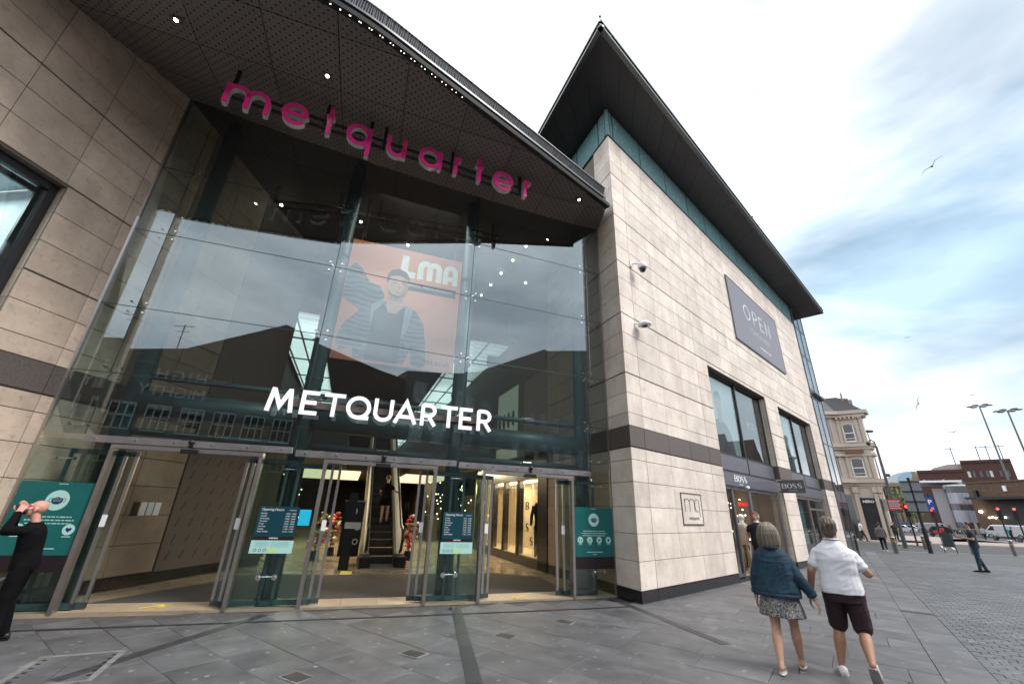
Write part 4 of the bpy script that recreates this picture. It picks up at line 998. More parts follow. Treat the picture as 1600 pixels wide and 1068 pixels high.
for j in range(-1, 6):
    for i in range(-2, 10):
        a0 = i * 1.27 - .35; b0 = -.4 + j * 1.17 + .15
        pl = REG[:]
        for p, nrm in ((o0 + ul * (a0 + .008), ul), (o0 + ul * (a0 + 1.262), -ul), (o0 + nl * (b0 + .008), nl), (o0 + nl * (b0 + 1.162), -nl)):
            pl = clip(pl, p, nrm)
            if len(pl) < 3: break
        if len(pl) < 3: continue
        # area
        ar = abs(sum(pl[k].x * pl[(k + 1) % len(pl)].y - pl[(k + 1) % len(pl)].x * pl[k].y for k in range(len(pl)))) / 2
        if ar < .03: continue
        P3 = [V((p.x, p.y, 0)) for p in pl]; n = len(P3); g = MB()
        g.add([up(p, zsoff(p)) for p in P3] + [up(p, zsoff(p) + .03) for p in P3], [tuple(range(n)), tuple(range(n, 2 * n))] + [(k, (k + 1) % n, n + (k + 1) % n, n + k) for k in range(n)])
        bm = None; g.build('soffit_panel', PERF, cn)
# top shell
R3 = [V((p.x, p.y, 0)) for p in REG]; n = len(R3); g = MB()
g.add([up(p, zsoff(p) + .08) for p in R3] + [up(p, zsoff(p) + .4) for p in R3], [tuple(range(n)), tuple(range(n, 2 * n))] + [(k, (k + 1) % n, n + (k + 1) % n, n + k) for k in range(n)])
me_ = g.build('canopy_roof', BLACK, cn)
bm = bmesh.new(); bm.from_mesh(me_.data); bmesh.ops.triangulate(bm, faces=bm.faces); bm.to_mesh(me_.data); bm.free()
# smooth outer edge curve, then nosing and spiked gutter
def crom(P, k=6):
    o = []
    for i in range(len(P) - 1):
        p0 = P[max(0, i - 1)]; p1 = P[i]; p2 = P[i + 1]; p3 = P[min(len(P) - 1, i + 2)]
        for j in range(k):
            t = j / k; o.append(p1 * 1.0 + ((p2 - p0) * t + (p0 * 2 - p1 * 5 + p2 * 4 - p3) * t * t + (p1 * 3 - p0 - p2 * 3 + p3) * t ** 3) * .5)
    return o + [P[-1]]
OC = crom([V((x, y, 0)) for x, y in OUTER])
def sweep(profile, name, m_, par):
    g = MB(); rings = []
    for i, p in enumerate(OC):
        a = OC[max(0, i - 1)]; b = OC[min(len(OC) - 1, i + 1)]; u = (b - a).normalized(); n = V((-u.y, u.x, 0))
        if n.dot(V((.6, -.8, 0))) < 0: n = -n
        rings.append([p + n * a_ + V((0, 0, 9.50 + z_)) for a_, z_ in profile])
    g.loft(rings); return g.build(name, m_, par)
sweep([(-.02, -.01), (.11, -.03), (.13, .03), (.11, .10), (-.04, .10)], 'canopy_nosing', BLACK, cn)
OC_all = OC; OC = OC[6:]
sweep([(.09, .10), (.15, .11), (.155, .155), (.09, .155)], 'gutter_lip', mat('gutter_grey', (.11, .11, .12), .35, .6), cn)
sweep([(.06, .16), (.12, .17), (.18, .36), (.12, .38), (-.04, .33)], 'gutter', mat('gutter_dark', (.03, .03, .032), .45, .5), cn)
sweep([(.17, .36), (.205, .37), (.205, .40), (.11, .40)], 'gutter_top', mat('gutter_grey', (1, 1, 1)), cn)
g = MB()
for i in range(len(OC) - 1):
    a, b = OC[i], OC[i + 1]; L_ = (b - a).length; u = (b - a).normalized(); n = V((-u.y, u.x, 0)); n = n if n.dot(V((.6, -.8, 0))) > 0 else -n; s_ = 0
    while s_ < L_:
        c = a + u * s_; lean = rs.uniform(-.02, .02)
        g.add([c + n * .145 + V((0, 0, 9.665)) , c + n * .14 + u * .014 + V((0, 0, 9.665)), c + n * .21 + u * (lean + .01) + V((0, 0, 9.83)), c + n * .205 + u * lean + V((0, 0, 9.84))], [(0, 1, 2, 3)]); s_ += .045
tag(g.build('bird_spikes', mat('spike_metal', (.22, .22, .23), .3, .8), cn, fix=False), kind='stuff')
tiny = MB(); acc = 0
for i in range(14, len(OC) - 1):
    a, b = OC[i], OC[i + 1]; u = (b - a).normalized(); n = V((-u.y, u.x, 0)); n = n if n.dot(V((.6, -.8, 0))) > 0 else -n; L_ = (b - a).length; s_ = 0 if a.x < -1.15 else 99
    while s_ < L_:
        tiny.ell(a + u * s_ + n * .05 + V((0, 0, 9.475)), (.008, .008, .006), 6, 4); s_ += .15
o = tiny.build('edge_lamps', mat('edge_lamp', (1, 1, 1), .4, emis=(1, .97, .9), estr=7), cn); tag(o, kind='stuff')
for q_, z in (((280, 22), 9.7), ((512, 117), 9.56), ((905, 312), 9.45)):
    c = gp(*q_, z); c.z = zsoff(c) if z != 9.45 else 9.46
    g = MB(); g.box((-.09, -.05, -.012), (.09, .05, 0), 0, Matrix.Translation(c) @ Matrix.Rotation(pi / 2 - AF, 4, 'Z')); d_ = g.build('downlight_trim', mat('trim_grey', (.12, .12, .12), .4, .7), cn)
    g = MB(); g.ell(c + V((0, 0, -.014)), (.034, .034, .012), 10, 6); g.build('downlight', SPOT, d_)
for x, y in ((-5.2, 5.2), (-2.5, 7.2), (-.9, 6.9), (.5, 8.6)):
    c = V((x, y, 0)); c.z = zsoff(c) - .01
# pink letters hung below
FLt = Fr(gp(377, 92, 9.7), atan2(.12 + 5.59, 8.04 - 5.61), 1)
ring = arc(.45, .33, .30, .30, 0, 360, 28)
GL = {
 'm': (1.15, [[(.08, 0), (.08, .66)], [(.08, .30)] + arc(.33, .38, .25, .25, 180, 0, 14) + [(.58, 0)], [(.58, .38)] + arc(.83, .38, .25, .25, 180, 0, 14) + [(1.08, 0)]]),
 'e': (.8, [arc(.40, .33, .32, .31, 0, 325, 28), [(.08, .33), (.72, .33)]]),
 't': (.5, [[(.25, 0), (.25, .95)], [(.03, .62), (.47, .62)]]),
 'q': (.8, [arc(.38, .33, .31, .31, 0, 360, 28), [(.70, -.32), (.70, .66)]]),
 'u': (.75, [[(.07, .66), (.07, .30)] + arc(.35, .30, .28, .28, 180, 360, 16) + [(.63, .66)], [(.63, .40), (.63, 0)]]),
 'a': (.8, [arc(.38, .33, .31, .31, 0, 360, 28), [(.70, 0), (.70, .66)]]),
 'r': (.45, [[(.08, 0), (.08, .66)], [(.08, .32)] + arc(.33, .38, .25, .23, 180, 75, 10)])}
sg = thing('canopy_sign', 'pink lowercase metquarter letters hung in a row below the canopy soffit', 'sign', FLt.p(3, 0, 9))
PINKM = mat('magenta_acrylic', (.95, .035, .29), .3, var=.04, clear=.4)
MIRR = mat('mirror_return', (.75, .75, .78), .35, .3)
xs = [(345, 'm'), (440, 'e'), (505, 't'), (541, 'q'), (604, 'u'), (655, 'a'), (709, 'r'), (741, 't'), (770, 'e'), (818, 'r')]
FL2 = Fr(V((-5.59, 5.61, 0)), atan2(5.71, 2.43), 1)
def sonL(x, y):                                  # pixel to place along the letter line
    d = ray(x, y); n = FL2.n; tt = (FL2.O - V((CAMP.x, CAMP.y, 0))).dot(n) / d.dot(n); P = CAMP + d * tt; return (P - FL2.O).dot(FL2.u), P.z
meas = [(345, 152, 417, 182), (440, 170, 481, 192), (503, 205, 524, 190), (541, 205, 583, 215), (604, 225, 636, 246), (655, 240, 692, 258), (709, 268, 724, 250), (741, 280, 757, 262), (770, 275, 803, 293), (818, 300, 832, 285)]
for (x0, ch), (a, b, c, d) in zip(xs, meas):
    s0, z_ = sonL(a, b); s1, _ = sonL(c, d); wdt, st = GL[ch]
    hz = .76 / .88; zb = 8.62 + .15 * min(1, s0 / 5.5)
    k = (s1 - s0) / wdt
    g = MB(); strokes(g, [[(p[0] * k, p[1] * hz * .88) for p in s_] for s_ in st], lambda x, y, h: FL2.p(s0 + x, h, zb + y), .088, -.02, .0)
    lt = g.build('letter', PINKM, sg)
    g = MB(); strokes(g, [[(p[0] * k, p[1] * hz * .88) for p in s_] for s_ in st], lambda x, y, h: FL2.p(s0 + x, h, zb + y), .082, -.13, -.022)
    g.build('letter_return', MIRR, sg)
g = MB()
sA, _ = sonL(345, 152); sB, _ = sonL(832, 285)
g.fb(FL2, sA + .1, sB - .05, -.20, -.15, 9.12, 9.16); g.fb(FL2, sA + .1, sB - .05, -.20, -.15, 8.92, 8.96); g.build('support_rail', BLACK, sg)
for hx in (377, 518, 585, 608, 712, 817):
    hy = {377: 92, 518: 150, 585: 178, 608: 185, 712: 222, 817: 255}[hx]
    s0, _ = sonL(hx, hy); g = MB(); g.fb(FL2, s0 - .03, s0 + .03, -.20, -.14, 8.9, zsoff(FL2.p(s0, -.17, 0))); g.build('hanger', BLACK, sg)

# white METQUARTER letters in front of the glass
n_ = BAY[2][0].n; A0 = V((-4.44, 7.55, 0)); B0 = V((-.40, 8.87, 0)); FWs = Fr(A0, atan2((B0 - A0).x, (B0 - A0).y), 1)
GU = {
 'M': (1.0, [[(.04, 0), (.17, 1)], [(.17, .97), (.5, .25), (.83, .97)], [(.83, 1), (.96, 0)]]),
 'E': (.62, [[(.58, .93), (.08, .93), (.08, .07), (.58, .07)], [(.08, .51), (.52, .51)]]),
 'T': (.70, [[(.35, 0), (.35, .93)], [(.0, .93), (.7, .93)]]),
 'Q': (1.0, [arc(.5, .5, .42, .43, 0, 360, 30), [(.46, .07), (.95, .07)]]),
 'U': (.78, [[(.08, 1), (.08, .38)] + arc(.39, .38, .31, .31, 180, 360, 16) + [(.70, 1)]]),
 'A': (.86, [[(.04, 0), (.43, .97), (.82, 0)], [(.18, .30), (.68, .30)]]),
 'R': (.70, [[(.08, 0), (.08, .93)] + [(.08, .93), (.36, .93)] + arc(.36, .69, .24, .24, 90, -90, 12) + [(.08, .45)], [(.34, .45), (.64, 0)]])}
sg2 = thing('name_sign', 'white capital METQUARTER letters fixed across the glass above the doors', 'sign', (-2.4, 8.2, 3.2))
word = 'METQUARTER'; px = [(417, 457), (468, 498), (504, 537), (540, 579), (583, 614), (616, 651), (657, 682), (688, 714), (717, 739), (745, 768)]
def sonW(x, y):
    d = ray(x, y); n = FWs.n; tt = (FWs.O - V((CAMP.x, CAMP.y, 0))).dot(n) / d.dot(n); P = CAMP + d * tt; return (P - FWs.O).dot(FWs.u), P.z
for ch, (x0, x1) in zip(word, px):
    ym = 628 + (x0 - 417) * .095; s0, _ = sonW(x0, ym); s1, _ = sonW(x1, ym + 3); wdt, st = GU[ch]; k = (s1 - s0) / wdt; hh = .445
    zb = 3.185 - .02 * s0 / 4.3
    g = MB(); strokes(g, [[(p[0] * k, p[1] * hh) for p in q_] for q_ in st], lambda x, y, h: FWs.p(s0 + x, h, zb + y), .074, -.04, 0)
    g.build('letter', mat('white_letter_added_glow', (.85, .85, .86), .45, var=.02, emis=(1, 1, 1), estr=.30), sg2)  # weak emission added so the letters read whiter under the canopy
g = MB(); g.fb(FWs, .1, 4.1, -.12, -.08, 3.32, 3.44); g.build('support_rail', mat('brown_rail', (.10, .075, .07), .5), sg2)
for s_ in (.5, 1.6, 2.7, 3.8): g = MB(); g.tube(FWs.p(s_, -.1, 3.38), FWs.p(s_, -.30, 3.38), .02, .02, 8); g.build('support_arm', STEEL, sg2)

fl = bpy.data.lights.new('banner_fill', 'AREA'); fl.energy = 90; fl.size = 2.2; fl.color = (1, .93, .84); fo_ = bpy.data.objects.new('banner_fill', fl); COL.objects.link(fo_)  # unseen area light added to brighten the banner
fo_.location = FM.p(9.6, .6, 9.3); fo_.rotation_euler = (FM.p(9.6, .6, 9.3) - FM.p(12, .6, 7.2)).to_track_quat('Z', 'Y').to_euler()

def room_fill(name, loc, e, size, col, tgt=None):
    l = bpy.data.lights.new(name, 'AREA'); l.energy = e; l.size = size; l.color = col; o = bpy.data.objects.new(name, l); COL.objects.link(o); o.location = loc
    if tgt is not None: o.rotation_euler = (V(loc) - V(tgt)).to_track_quat('Z', 'Y').to_euler()
WC = (1, .78, .50)
room_fill('hall_fill', FM.p(16.2, -1.6, 3.3), 150, 1.2, WC); room_fill('hall_fill', FM.p(16.2, 3.6, 3.3), 150, 1.2, WC); room_fill('hall_fill', FM.p(21, -2.5, 3.3), 300, 1.5, WC); room_fill('hall_fill', FM.p(21, 4, 3.3), 300, 1.5, WC)  # hall area lights have no fixtures, added to warm and brighten the hall
room_fill('display_window_lamp', FT.p(6.6, -.6, 2.55), 45, .8, (1, .76, .48)); room_fill('display_window_lamp', FT.p(8.6, -.6, 2.55), 45, .8, (1, .76, .48))
room_fill('office_fill', FL.p(-2.3, -1.5, 6.4), 110, 1.6, (.85, .95, 1)); room_fill('shop_lamp', FR.p(8.6, -1.3, 2.88), 60, 1.4, (1, .84, .64)); room_fill('shop_lamp', FR.p(14.6, -1.5, 2.88), 25, 1.0, (1, .84, .64)); room_fill('shop_lamp', FR.p(5.7, -1.2, 2.88), 14, .6, (1, .84, .64))  # office light is unseen, added to brighten the room behind the left window
# ================================================================== posters, notices, escalator, cameras
MINT = mat('mint_print', (.40, .66, .62), .5, var=.02); NAVYP = mat('navy_print', (.012, .02, .09), .4, var=.05)
TEALP = mat('teal_poster', (.006, .115, .115), .35, var=.08); TEALD = mat('deep_teal_print', (.003, .045, .065), .35, var=.05)
def chord(a, b): a = V((a[0], a[1], 0)); b = V((b[0], b[1], 0)); return Fr(a, atan2((b - a).x, (b - a).y), 1), (b - a).length
def disc(g, F, s_, d, z, r, t=.002, mi=0, n=24): g.prism([(r * cos(2 * pi * i / n), r * sin(2 * pi * i / n)) for i in range(n)], lambda a, b, h: F.p(s_ + a, d + h, z + b), 0, t, mi)
def maskicon(g, F, s_, d, z, r):
    k = r
    g.prism([(-.62 * k, .22 * k), (-.3 * k, .32 * k), (0, .42 * k), (.3 * k, .32 * k), (.62 * k, .22 * k), (.58 * k, -.25 * k), (.25 * k, -.5 * k), (-.25 * k, -.5 * k), (-.58 * k, -.25 * k)], lambda a, b, h: F.p(s_ + a, d + h, z + b), 0, .002, 1)
    for s1 in (-1, 1): strokes(g, [arc(s1 * .66 * k, 0.02 * k, .22 * k, .26 * k, 90 if s1 < 0 else 90, 270 if s1 < 0 else -90, 10)], lambda x, y, h: F.p(s_ + x, d + h, z + y), .045 * k, 0, .002, 1)
    for q_ in (-.18, .0, .18): strokes(g, [[(-.45 * k, q_ * k), (0, (q_ + .04) * k), (.45 * k, q_ * k)]], lambda x, y, h: F.p(s_ + x, d + h, z + y), .035 * k, .002, .0035, 0)
def covid(F, ln, z0, z1, label, four):
    t = thing('safety_notice', label, 'notice', F.p(ln / 2, .02, z0))
    g = MB(); g.fb(F, 0, ln, .018, .022, z0, z1); g.build('poster_sheet', TEALP, t)
    g = MB(); g.fb(F, 0, ln, .016, .020, z0 - .23, z0 - .003); g.build('dark_strip', mat('plum_strip', (.012, .006, .010), .4), t)
    cx = ln * (.5 if four else .56); H_ = z1 - z0; g = MB(); r = .135 if four else .15
    cz = z1 - H_ * .26; disc(g, F, cx, .022, cz, r, .002, 0); maskicon(g, F, cx, .024, cz, r * .78); g.build('mask_symbol', [MINT, NAVYP], t)
    g = MB()
    for i, (w_, y) in enumerate(((.62, .49), (.72, .535), (.66, .58))):
        x = -w_ / 2
        while x < w_ / 2 - .02:
            l_ = rs.uniform(.03, .09); g.fb(F, cx + x * ln * .9, cx + min(x + l_, w_ / 2) * ln * .9, .022, .0235, z1 - H_ * y - .007, z1 - H_ * y + .007); x += l_ + .015
    g.fb(F, cx - .06, cx + .06, .022, .0235, z1 - .035, z1 - .025); g.fb(F, cx - .2, cx + .2, .022, .0235, z0 + .085, z0 + .097)
    g.fb(F, cx - .05, cx + .05, .022, .0235, z0 + .04, z0 + .05)
    tag(g.build('small_print', MINT, t), kind='stuff')
    xs_ = [ln * (.14 + .24 * i) for i in range(4)] if four else [ln * .2, ln * .86]
    for i, x in enumerate(xs_):
        g = MB(); zc_ = z0 + H_ * (.33 if four else .34); r = .068 if four else .078; disc(g, F, x, .022, zc_, r)
        if i == len(xs_) - 1:
            g.prism([(.0, -.6), (-.55, .0), (-.55, .3), (-.3, .48), (0, .25), (.3, .48), (.55, .3), (.55, .0)], lambda a, b, h: F.p(x + a * r * .85, .024 + h, zc_ + b * r * .85), 0, .002, 1)
        elif i == 0:
            for q_ in (-1, 1): g.prism([(-.1, -.5), (.1, -.5), (.14, .1), (.06, .4), (-.06, .4), (-.14, .1)], lambda a, b, h: F.p(x + (a + q_ * .4) * r * .85, .024 + h, zc_ + b * r * .85), 0, .002, 1)
        else:
            g.prism([(-.4, -.35), (.4, -.35), (.45, .2), (.1, .05), (0, .45), (-.15, .05), (-.45, .25)] if i == 2 else [(-.2, -.5), (.2, -.5), (.22, .2), (.08, .3), (.08, .5), (-.08, .5), (-.08, .3), (-.22, .2)], lambda a, b, h: F.p(x + a * r * .85, .024 + h, zc_ + b * r * .85), 0, .002, 1)
        g.fb(F, x - r * .7, x + r * .7, .022, .0235, zc_ - r * 1.35, zc_ - r * 1.2, 0)
        g.build('notice_symbol', [MINT, NAVYP], t)
    return t
F_, l_ = chord((-7.60, 6.94), (-6.70, 7.235)); covid(F_, l_, .78, 1.83, 'teal face covering notice on the glass by the left stone wall, behind the bald man', False)
F_, l_ = chord((1.49, 9.865), (2.41, 10.21)); covid(F_, l_, .76, 1.75, 'teal face covering notice with four round icons on the glass by the right stone wall', True)
def hours(F, ln, zs_, label):
    t = thing('opening_hours_board', label, 'notice', F.p(ln / 2, .02, .83))
    a, b, c, d = [z + zs_ for z in (.83, 1.03, 1.09, 1.57)]
    g = MB(); g.fb(F, 0, ln, .03, .035, c, d); g.build('board_top', TEALD, t)
    g = MB(); g.fb(F, 0, ln, .03, .035, b, c); g.build('board_strip', BLACK, t)
    g = MB(); g.fb(F, -.01, ln + .01, .03, .036, a, b); g.build('board_foot', MINT, t)
    text('board_heading', 'Opening Hours', F, .04, .0352, d - .07, .056, WHITE, t, .0005, align='LEFT')
    text('board_note', 'metquarter', F, ln - .04, .0352, d - .065, .026, WHITE, t, .0005, align='RIGHT')
    for i, w_ in enumerate(('Monday', 'Tuesday', 'Wednesday', 'Thursday', 'Friday', 'Saturday', 'Sunday', 'Bank Holiday')):
        z = d - .125 - .041 * i
        text('board_line', w_, F, .04, .0352, z, .031, WHITE, t, .0005, align='LEFT')
        text('board_line', '11.00 - 17.00' if i >= 6 else '10.00 - 18.00', F, ln - .04, .0352, z, .031, WHITE, t, .0005, align='RIGHT')
    text('board_strip_text', 'EVERYMAN', F, ln / 2, .0352, b + .026, .028, WHITE, t, .0005, bold=.001)
    g = MB()
    for i in range(5): 
        if i < 3: disc(g, F, .07 + i * .075, .036, a + .05, .026, .001, 0, 16); disc(g, F, .07 + i * .075, .037, a + .05, .018, .001, 2, 16)
        else: g.fb(F, .045 + i * .075, .095 + i * .075, .036, .037, a + .025, a + .075, 1)
    for i in range(5): g.fb(F, .05, .25 + .03 * (i % 2), .036, .0365, a + .1 + i * .018, a + .106 + i * .018, 3); g.fb(F, .3, ln - .04 - .03 * (i % 2), .036, .0365, a + .1 + i * .018, a + .106 + i * .018, 3)
    g.build('board_icons', [NAVYP, mat('lime_print', (.55, .75, .15), .5), MINT, mat('grey_print', (.2, .42, .42), .5)], t)
    return t
F_, l_ = chord((-4.29, 7.835), (-3.68, 8.015)); hours(F_, l_, 0, 'teal opening hours board on the glass between the leftmost and middle doors')
g = MB(); g.fb(F_, l_ + .01, l_ + .2, .025, .03, 1.27, 1.53); tag(g.build('cyan_notice', mat('cyan_sheet', (.01, .50, .72), .5, var=.02)), 'plain bright cyan sheet stuck on the glass right of the opening hours board', 'notice')
F_, l_ = chord((-1.235, 8.82), (-.66, 9.02)); hours(F_, l_, 0, 'teal opening hours board on the glass between the middle and rightmost doors')

# hanging advertisement
FP = Fr(FM.p(12, 0, 0), aM + pi / 2, 1)
ad = thing('hanging_banner', 'large orange hanging banner with a person in a grey jacket, reading LMA, behind the glass', 'banner', FP.p(.6, 0, 5.4))
ORG = mat('orange_banner', (.84, .33, .20), .6, var=.08, scale=.8)
g = MB(); g.fb(FP, -1.15, 2.36, -.02, 0, 5.42, 9.4); g.build('banner_sheet', ORG, ad)
JK = mat('print_jacket', (.16, .19, .24), .6, var=.35, scale=2.5, stretch=(1, 1, 5))
_t = JK.node_tree; _w = _t.nodes.new('ShaderNodeTexWave'); _w.bands_direction = 'Z'; _w.inputs['Scale'].default_value = 1.9; _w.inputs['Distortion'].default_value = 7; _w.inputs['Detail'].default_value = 2; _c = _t.nodes.new('ShaderNodeTexCoord'); _t.links.new(_c.outputs['Object'], _w.inputs[0])
_r = _t.nodes.new('ShaderNodeValToRGB'); _r.color_ramp.elements[0].color = (.07, .085, .11, 1); _r.color_ramp.elements[1].color = (.21, .25, .31, 1); _r.color_ramp.elements[0].position = .2; _t.links.new(_w.outputs[0], _r.inputs[0]); _t.links.new(_r.outputs[0], _t.nodes['Principled BSDF'].inputs['Base Color'])
JK2 = mat('print_jacket_light', (.30, .35, .41), .6, var=.2); SK = mat('print_skin', (.60, .38, .29), .6, var=.08); TS = mat('print_tshirt', (.035, .04, .05), .6); HR = mat('print_hair', (.10, .06, .04), .6)
fa = lambda x, y, h: FP.p(x, h, y)
def pr(name, pts, h, m_): g = MB(); g.prism(pts, fa, h, h + .003); return g.build(name, m_, ad)
pr('printed_jacket', [(-1.1, 6.0), (-.95, 6.55), (-.6, 7.0), (-.25, 7.3), (.05, 7.42), (.7, 7.4), (1.05, 7.25), (1.3, 6.9), (1.42, 6.3), (1.5, 5.6), (1.35, 5.44), (1.08, 5.5), (1.0, 6.0), (.85, 5.5), (-.55, 5.5), (-.6, 5.8), (-.95, 5.7)], .001, JK)
pr('printed_arm', [(-1.13, 7.35), (-1.13, 8.35), (-.95, 8.55), (-.72, 8.4), (-.45, 7.98), (-.12, 7.9), (.05, 7.6), (-.1, 7.2), (-.6, 7.0)], .005, JK)
pr('jacket_collar', [(-.3, 7.25), (.0, 7.5), (.12, 7.3), (.0, 6.6), (-.2, 6.3)], .007, JK2); pr('jacket_collar', [(.62, 7.42), (.95, 7.3), (.85, 6.6), (.72, 6.3), (.6, 7.0)], .007, JK2)
pr('printed_tshirt', [(-.25, 5.5), (-.2, 7.0), (.05, 7.35), (.25, 7.1), (.5, 7.15), (.7, 7.35), (.68, 5.5)], .009, TS)
pr('printed_neck', [(.12, 7.3), (.2, 7.08), (.45, 7.05), (.62, 7.3), (.55, 7.75), (.15, 7.75)], .013, SK)
pr('printed_face', [(.38 + .33 * cos(a * pi / 10), 8.05 + .47 * sin(a * pi / 10)) for a in range(20)], .017, SK)
pr('face_shade', [(.38 + .34 * cos(a * pi / 10), 8.05 + .48 * sin(a * pi / 10)) for a in range(-5, 6)] + [(.52, 8.45), (.56, 8.05), (.48, 7.62)], .019, mat('print_skin_shade', (.42, .25, .18), .6))
pr('neck_shade', [(.14, 7.62), (.62, 7.62), (.56, 7.45), (.22, 7.5)], .015, mat('print_skin_shade', (.42, .25, .18), .6))
pr('printed_hair', [(.04, 8.1), (.03, 8.35), (.14, 8.55), (.36, 8.64), (.6, 8.55), (.72, 8.35), (.71, 8.15), (.66, 8.32), (.4, 8.4), (.12, 8.33), (.09, 8.1)], .021, HR)
for x in (.28, .54): pr('printed_eye', [(x - .05, 8.13), (x, 8.16), (x + .06, 8.13), (x, 8.10)], .021, HR); pr('printed_brow', [(x - .07, 8.2), (x + .07, 8.22), (x + .07, 8.24), (x - .07, 8.225)], .021, HR)
pr('printed_nose', [(.42, 8.1), (.48, 7.93), (.40, 7.91)], .021, mat('print_skin_shade', (.42, .25, .18), .6)); pr('printed_mouth', [(.32, 7.80), (.42, 7.825), (.54, 7.80), (.42, 7.77)], .021, mat('print_lip', (.4, .15, .13), .6))
pr('printed_beard', [(.12, 7.85), (.16, 7.68), (.38, 7.57), (.6, 7.68), (.66, 7.85), (.55, 7.72), (.4, 7.68), (.22, 7.72)], .019, HR)
# LMA rounded letters
g = MB(); st = lambda x, y, h: FP.p(.40 + x, .002 + h, 8.42 + y)
strokes(g, [[(.12, .76), (.10, .30)] + arc(.28, .28, .18, .19, 180, 270, 6) + [(.46, .09)]], st, .22, 0, .004)
strokes(g, [[(.62, .0), (.62, .40)] + arc(.77, .42, .15, .2, 180, 0, 8) + [(.92, .0)], [(.92, .42)] + arc(1.07, .42, .15, .2, 180, 0, 8) + [(1.22, .0)]], st, .19, 0, .004)
strokes(g, [[(1.44, .0), (1.44, .42)] + arc(1.6, .44, .16, .2, 180, 0, 8) + [(1.76, .0)], [(1.44, .22), (1.76, .22)]], st, .17, 0, .004)
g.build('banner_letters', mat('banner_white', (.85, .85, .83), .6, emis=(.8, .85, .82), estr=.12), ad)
g = MB(); g.fb(FP, .36, 2.22, .001, .004, 7.96, 8.26); g.build('banner_bar', TS, ad)
text('banner_bar_text', 'LIVERPOOL MEDIA ACADEMY', FP, 1.3, .006, 8.1, .125, mat('banner_white', (1, 1, 1)), ad, .001)
text('banner_web', 'lma.ac.uk', FP, 1.82, .004, 5.62, .22, TS, ad, .001, bold=.003)
for x in (-.9, 2.1): g = MB(); g.tube(FP.p(x, 0, 9.4), FP.p(x, 0, 10.2), .006, .006, 5); g.build('banner_wire', STEEL, ad)

# escalator
es = thing('escalator', 'dark stepped escalator with pale glowing balustrades rising behind the middle door', 'escalator', FM.p(14, 1.15, 0))
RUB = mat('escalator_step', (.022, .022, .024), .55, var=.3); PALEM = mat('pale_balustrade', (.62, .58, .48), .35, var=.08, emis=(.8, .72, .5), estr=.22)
for i in range(22):
    s_ = 14.35 + .36 * i; z = .04 + .205 * i
    g = MB(); g.fb(FM, s_, s_ + .39, .80, 1.50, z - .03 if i else 0, z + .16); st_ = g.build('step', RUB, es)
    g = MB(); g.fb(FM, s_ - .004, s_, .82, 1.48, z + .145, z + .158); g.build('step_edge', mat('step_edge', (.035, .035, .034), .5), st_)
k30 = .205 / .36
for d0, side in ((.55, -1), (1.51, 1)):
    g = MB(); P_ = [(13.75, .03), (13.75, .35), (14.3, .35), (22.4, 4.95), (22.4, 4.3), (14.35, -.0)]
    g.prism(P_, lambda a, b, h: FM.p(a, h, b), d0, d0 + .24); g.build('skirt_panel', mat('skirt_metal', (.36, .33, .27), .35, .6), es)
    g = MB(); P_ = [(13.5, .45), (13.45, .75), (13.6, .98), (14.1, 1.05), (22.4, 5.75), (22.4, 4.95), (14.3, .36), (13.75, .36)]
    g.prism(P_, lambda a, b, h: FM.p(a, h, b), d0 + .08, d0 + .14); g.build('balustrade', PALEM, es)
    g = MB(); pp = [FM.p(13.75, d0 + .11, .40), FM.p(13.48, d0 + .11, .48), FM.p(13.40, d0 + .11, .75), FM.p(13.56, d0 + .11, 1.0), FM.p(14.1, d0 + .11, 1.09), FM.p(22.4, d0 + .11, 5.8)]
    g.path(pp, .042, 8); g.build('handrail', BLACK, es)
    g = MB(); g.fb(FM, 13.35, 13.85, d0 - .03, d0 + .27, .0, .32); g.build('newel_box', BLACK, es, bevel=.03)
g = MB(); g.fb(FM, 13.3, 14.36, .56, 1.76, .005, .035); g.build('landing_plate', mat('landing_plate', (.45, .42, .36), .3, .6), es)
# totem and poster board
t = thing('information_totem', 'slim black information post left of the escalator with a small white sign', 'post', FM.p(13.35, .12, 0))
g = MB(); g.fb(FM, 13.3, 13.42, -.0, .26, 0, 1.3); g.build('post_body', BLACK, t, bevel=.006)
g = MB(); g.fb(FM, 13.3, 13.38, .02, .24, 1.3, 1.95); g.build('post_head', DARK, t)
g = MB(); g.fb(FM, 13.26, 13.29, .0, .42, 1.02, 1.18); g.build('small_sign', mat('grey_sign', (.5, .5, .5), .5), t)
t = thing('poster_board', 'black floor standing poster board with pale round symbols beside the escalator', 'notice', FM.p(14.6, .35, 0))
g = MB(); g.fb(FM, 14.6, 14.66, -.08, .5, .2, 1.72); g.build('board', BLACK, t)
g = MB(); g.fb(FM, 14.59, 14.60, -.1, .52, 1.72, 1.76); g.fb(FM, 14.5, 14.8, 0, .05, 0, .2); g.fb(FM, 14.5, 14.8, .5, .55, 0, .2); g.build('board_frame', STEELD, t)
FBd = Fr(FM.p(14.6, 0, 0), aM + pi / 2, 1)
for x, z, r in ((.2, 1.45, .11), (.37, 1.0, .085), (.12, .95, .085), (.36, .6, .085), (.1, .62, .085)):
    g = MB(); disc(g, FBd, x, .004, z, r, .003, 0, 18); disc(g, FBd, x, .007, z, r * .62, .003, 1, 18); g.build('board_symbol', [mat('pale_print', (.6, .6, .58), .5), BLACK], t)
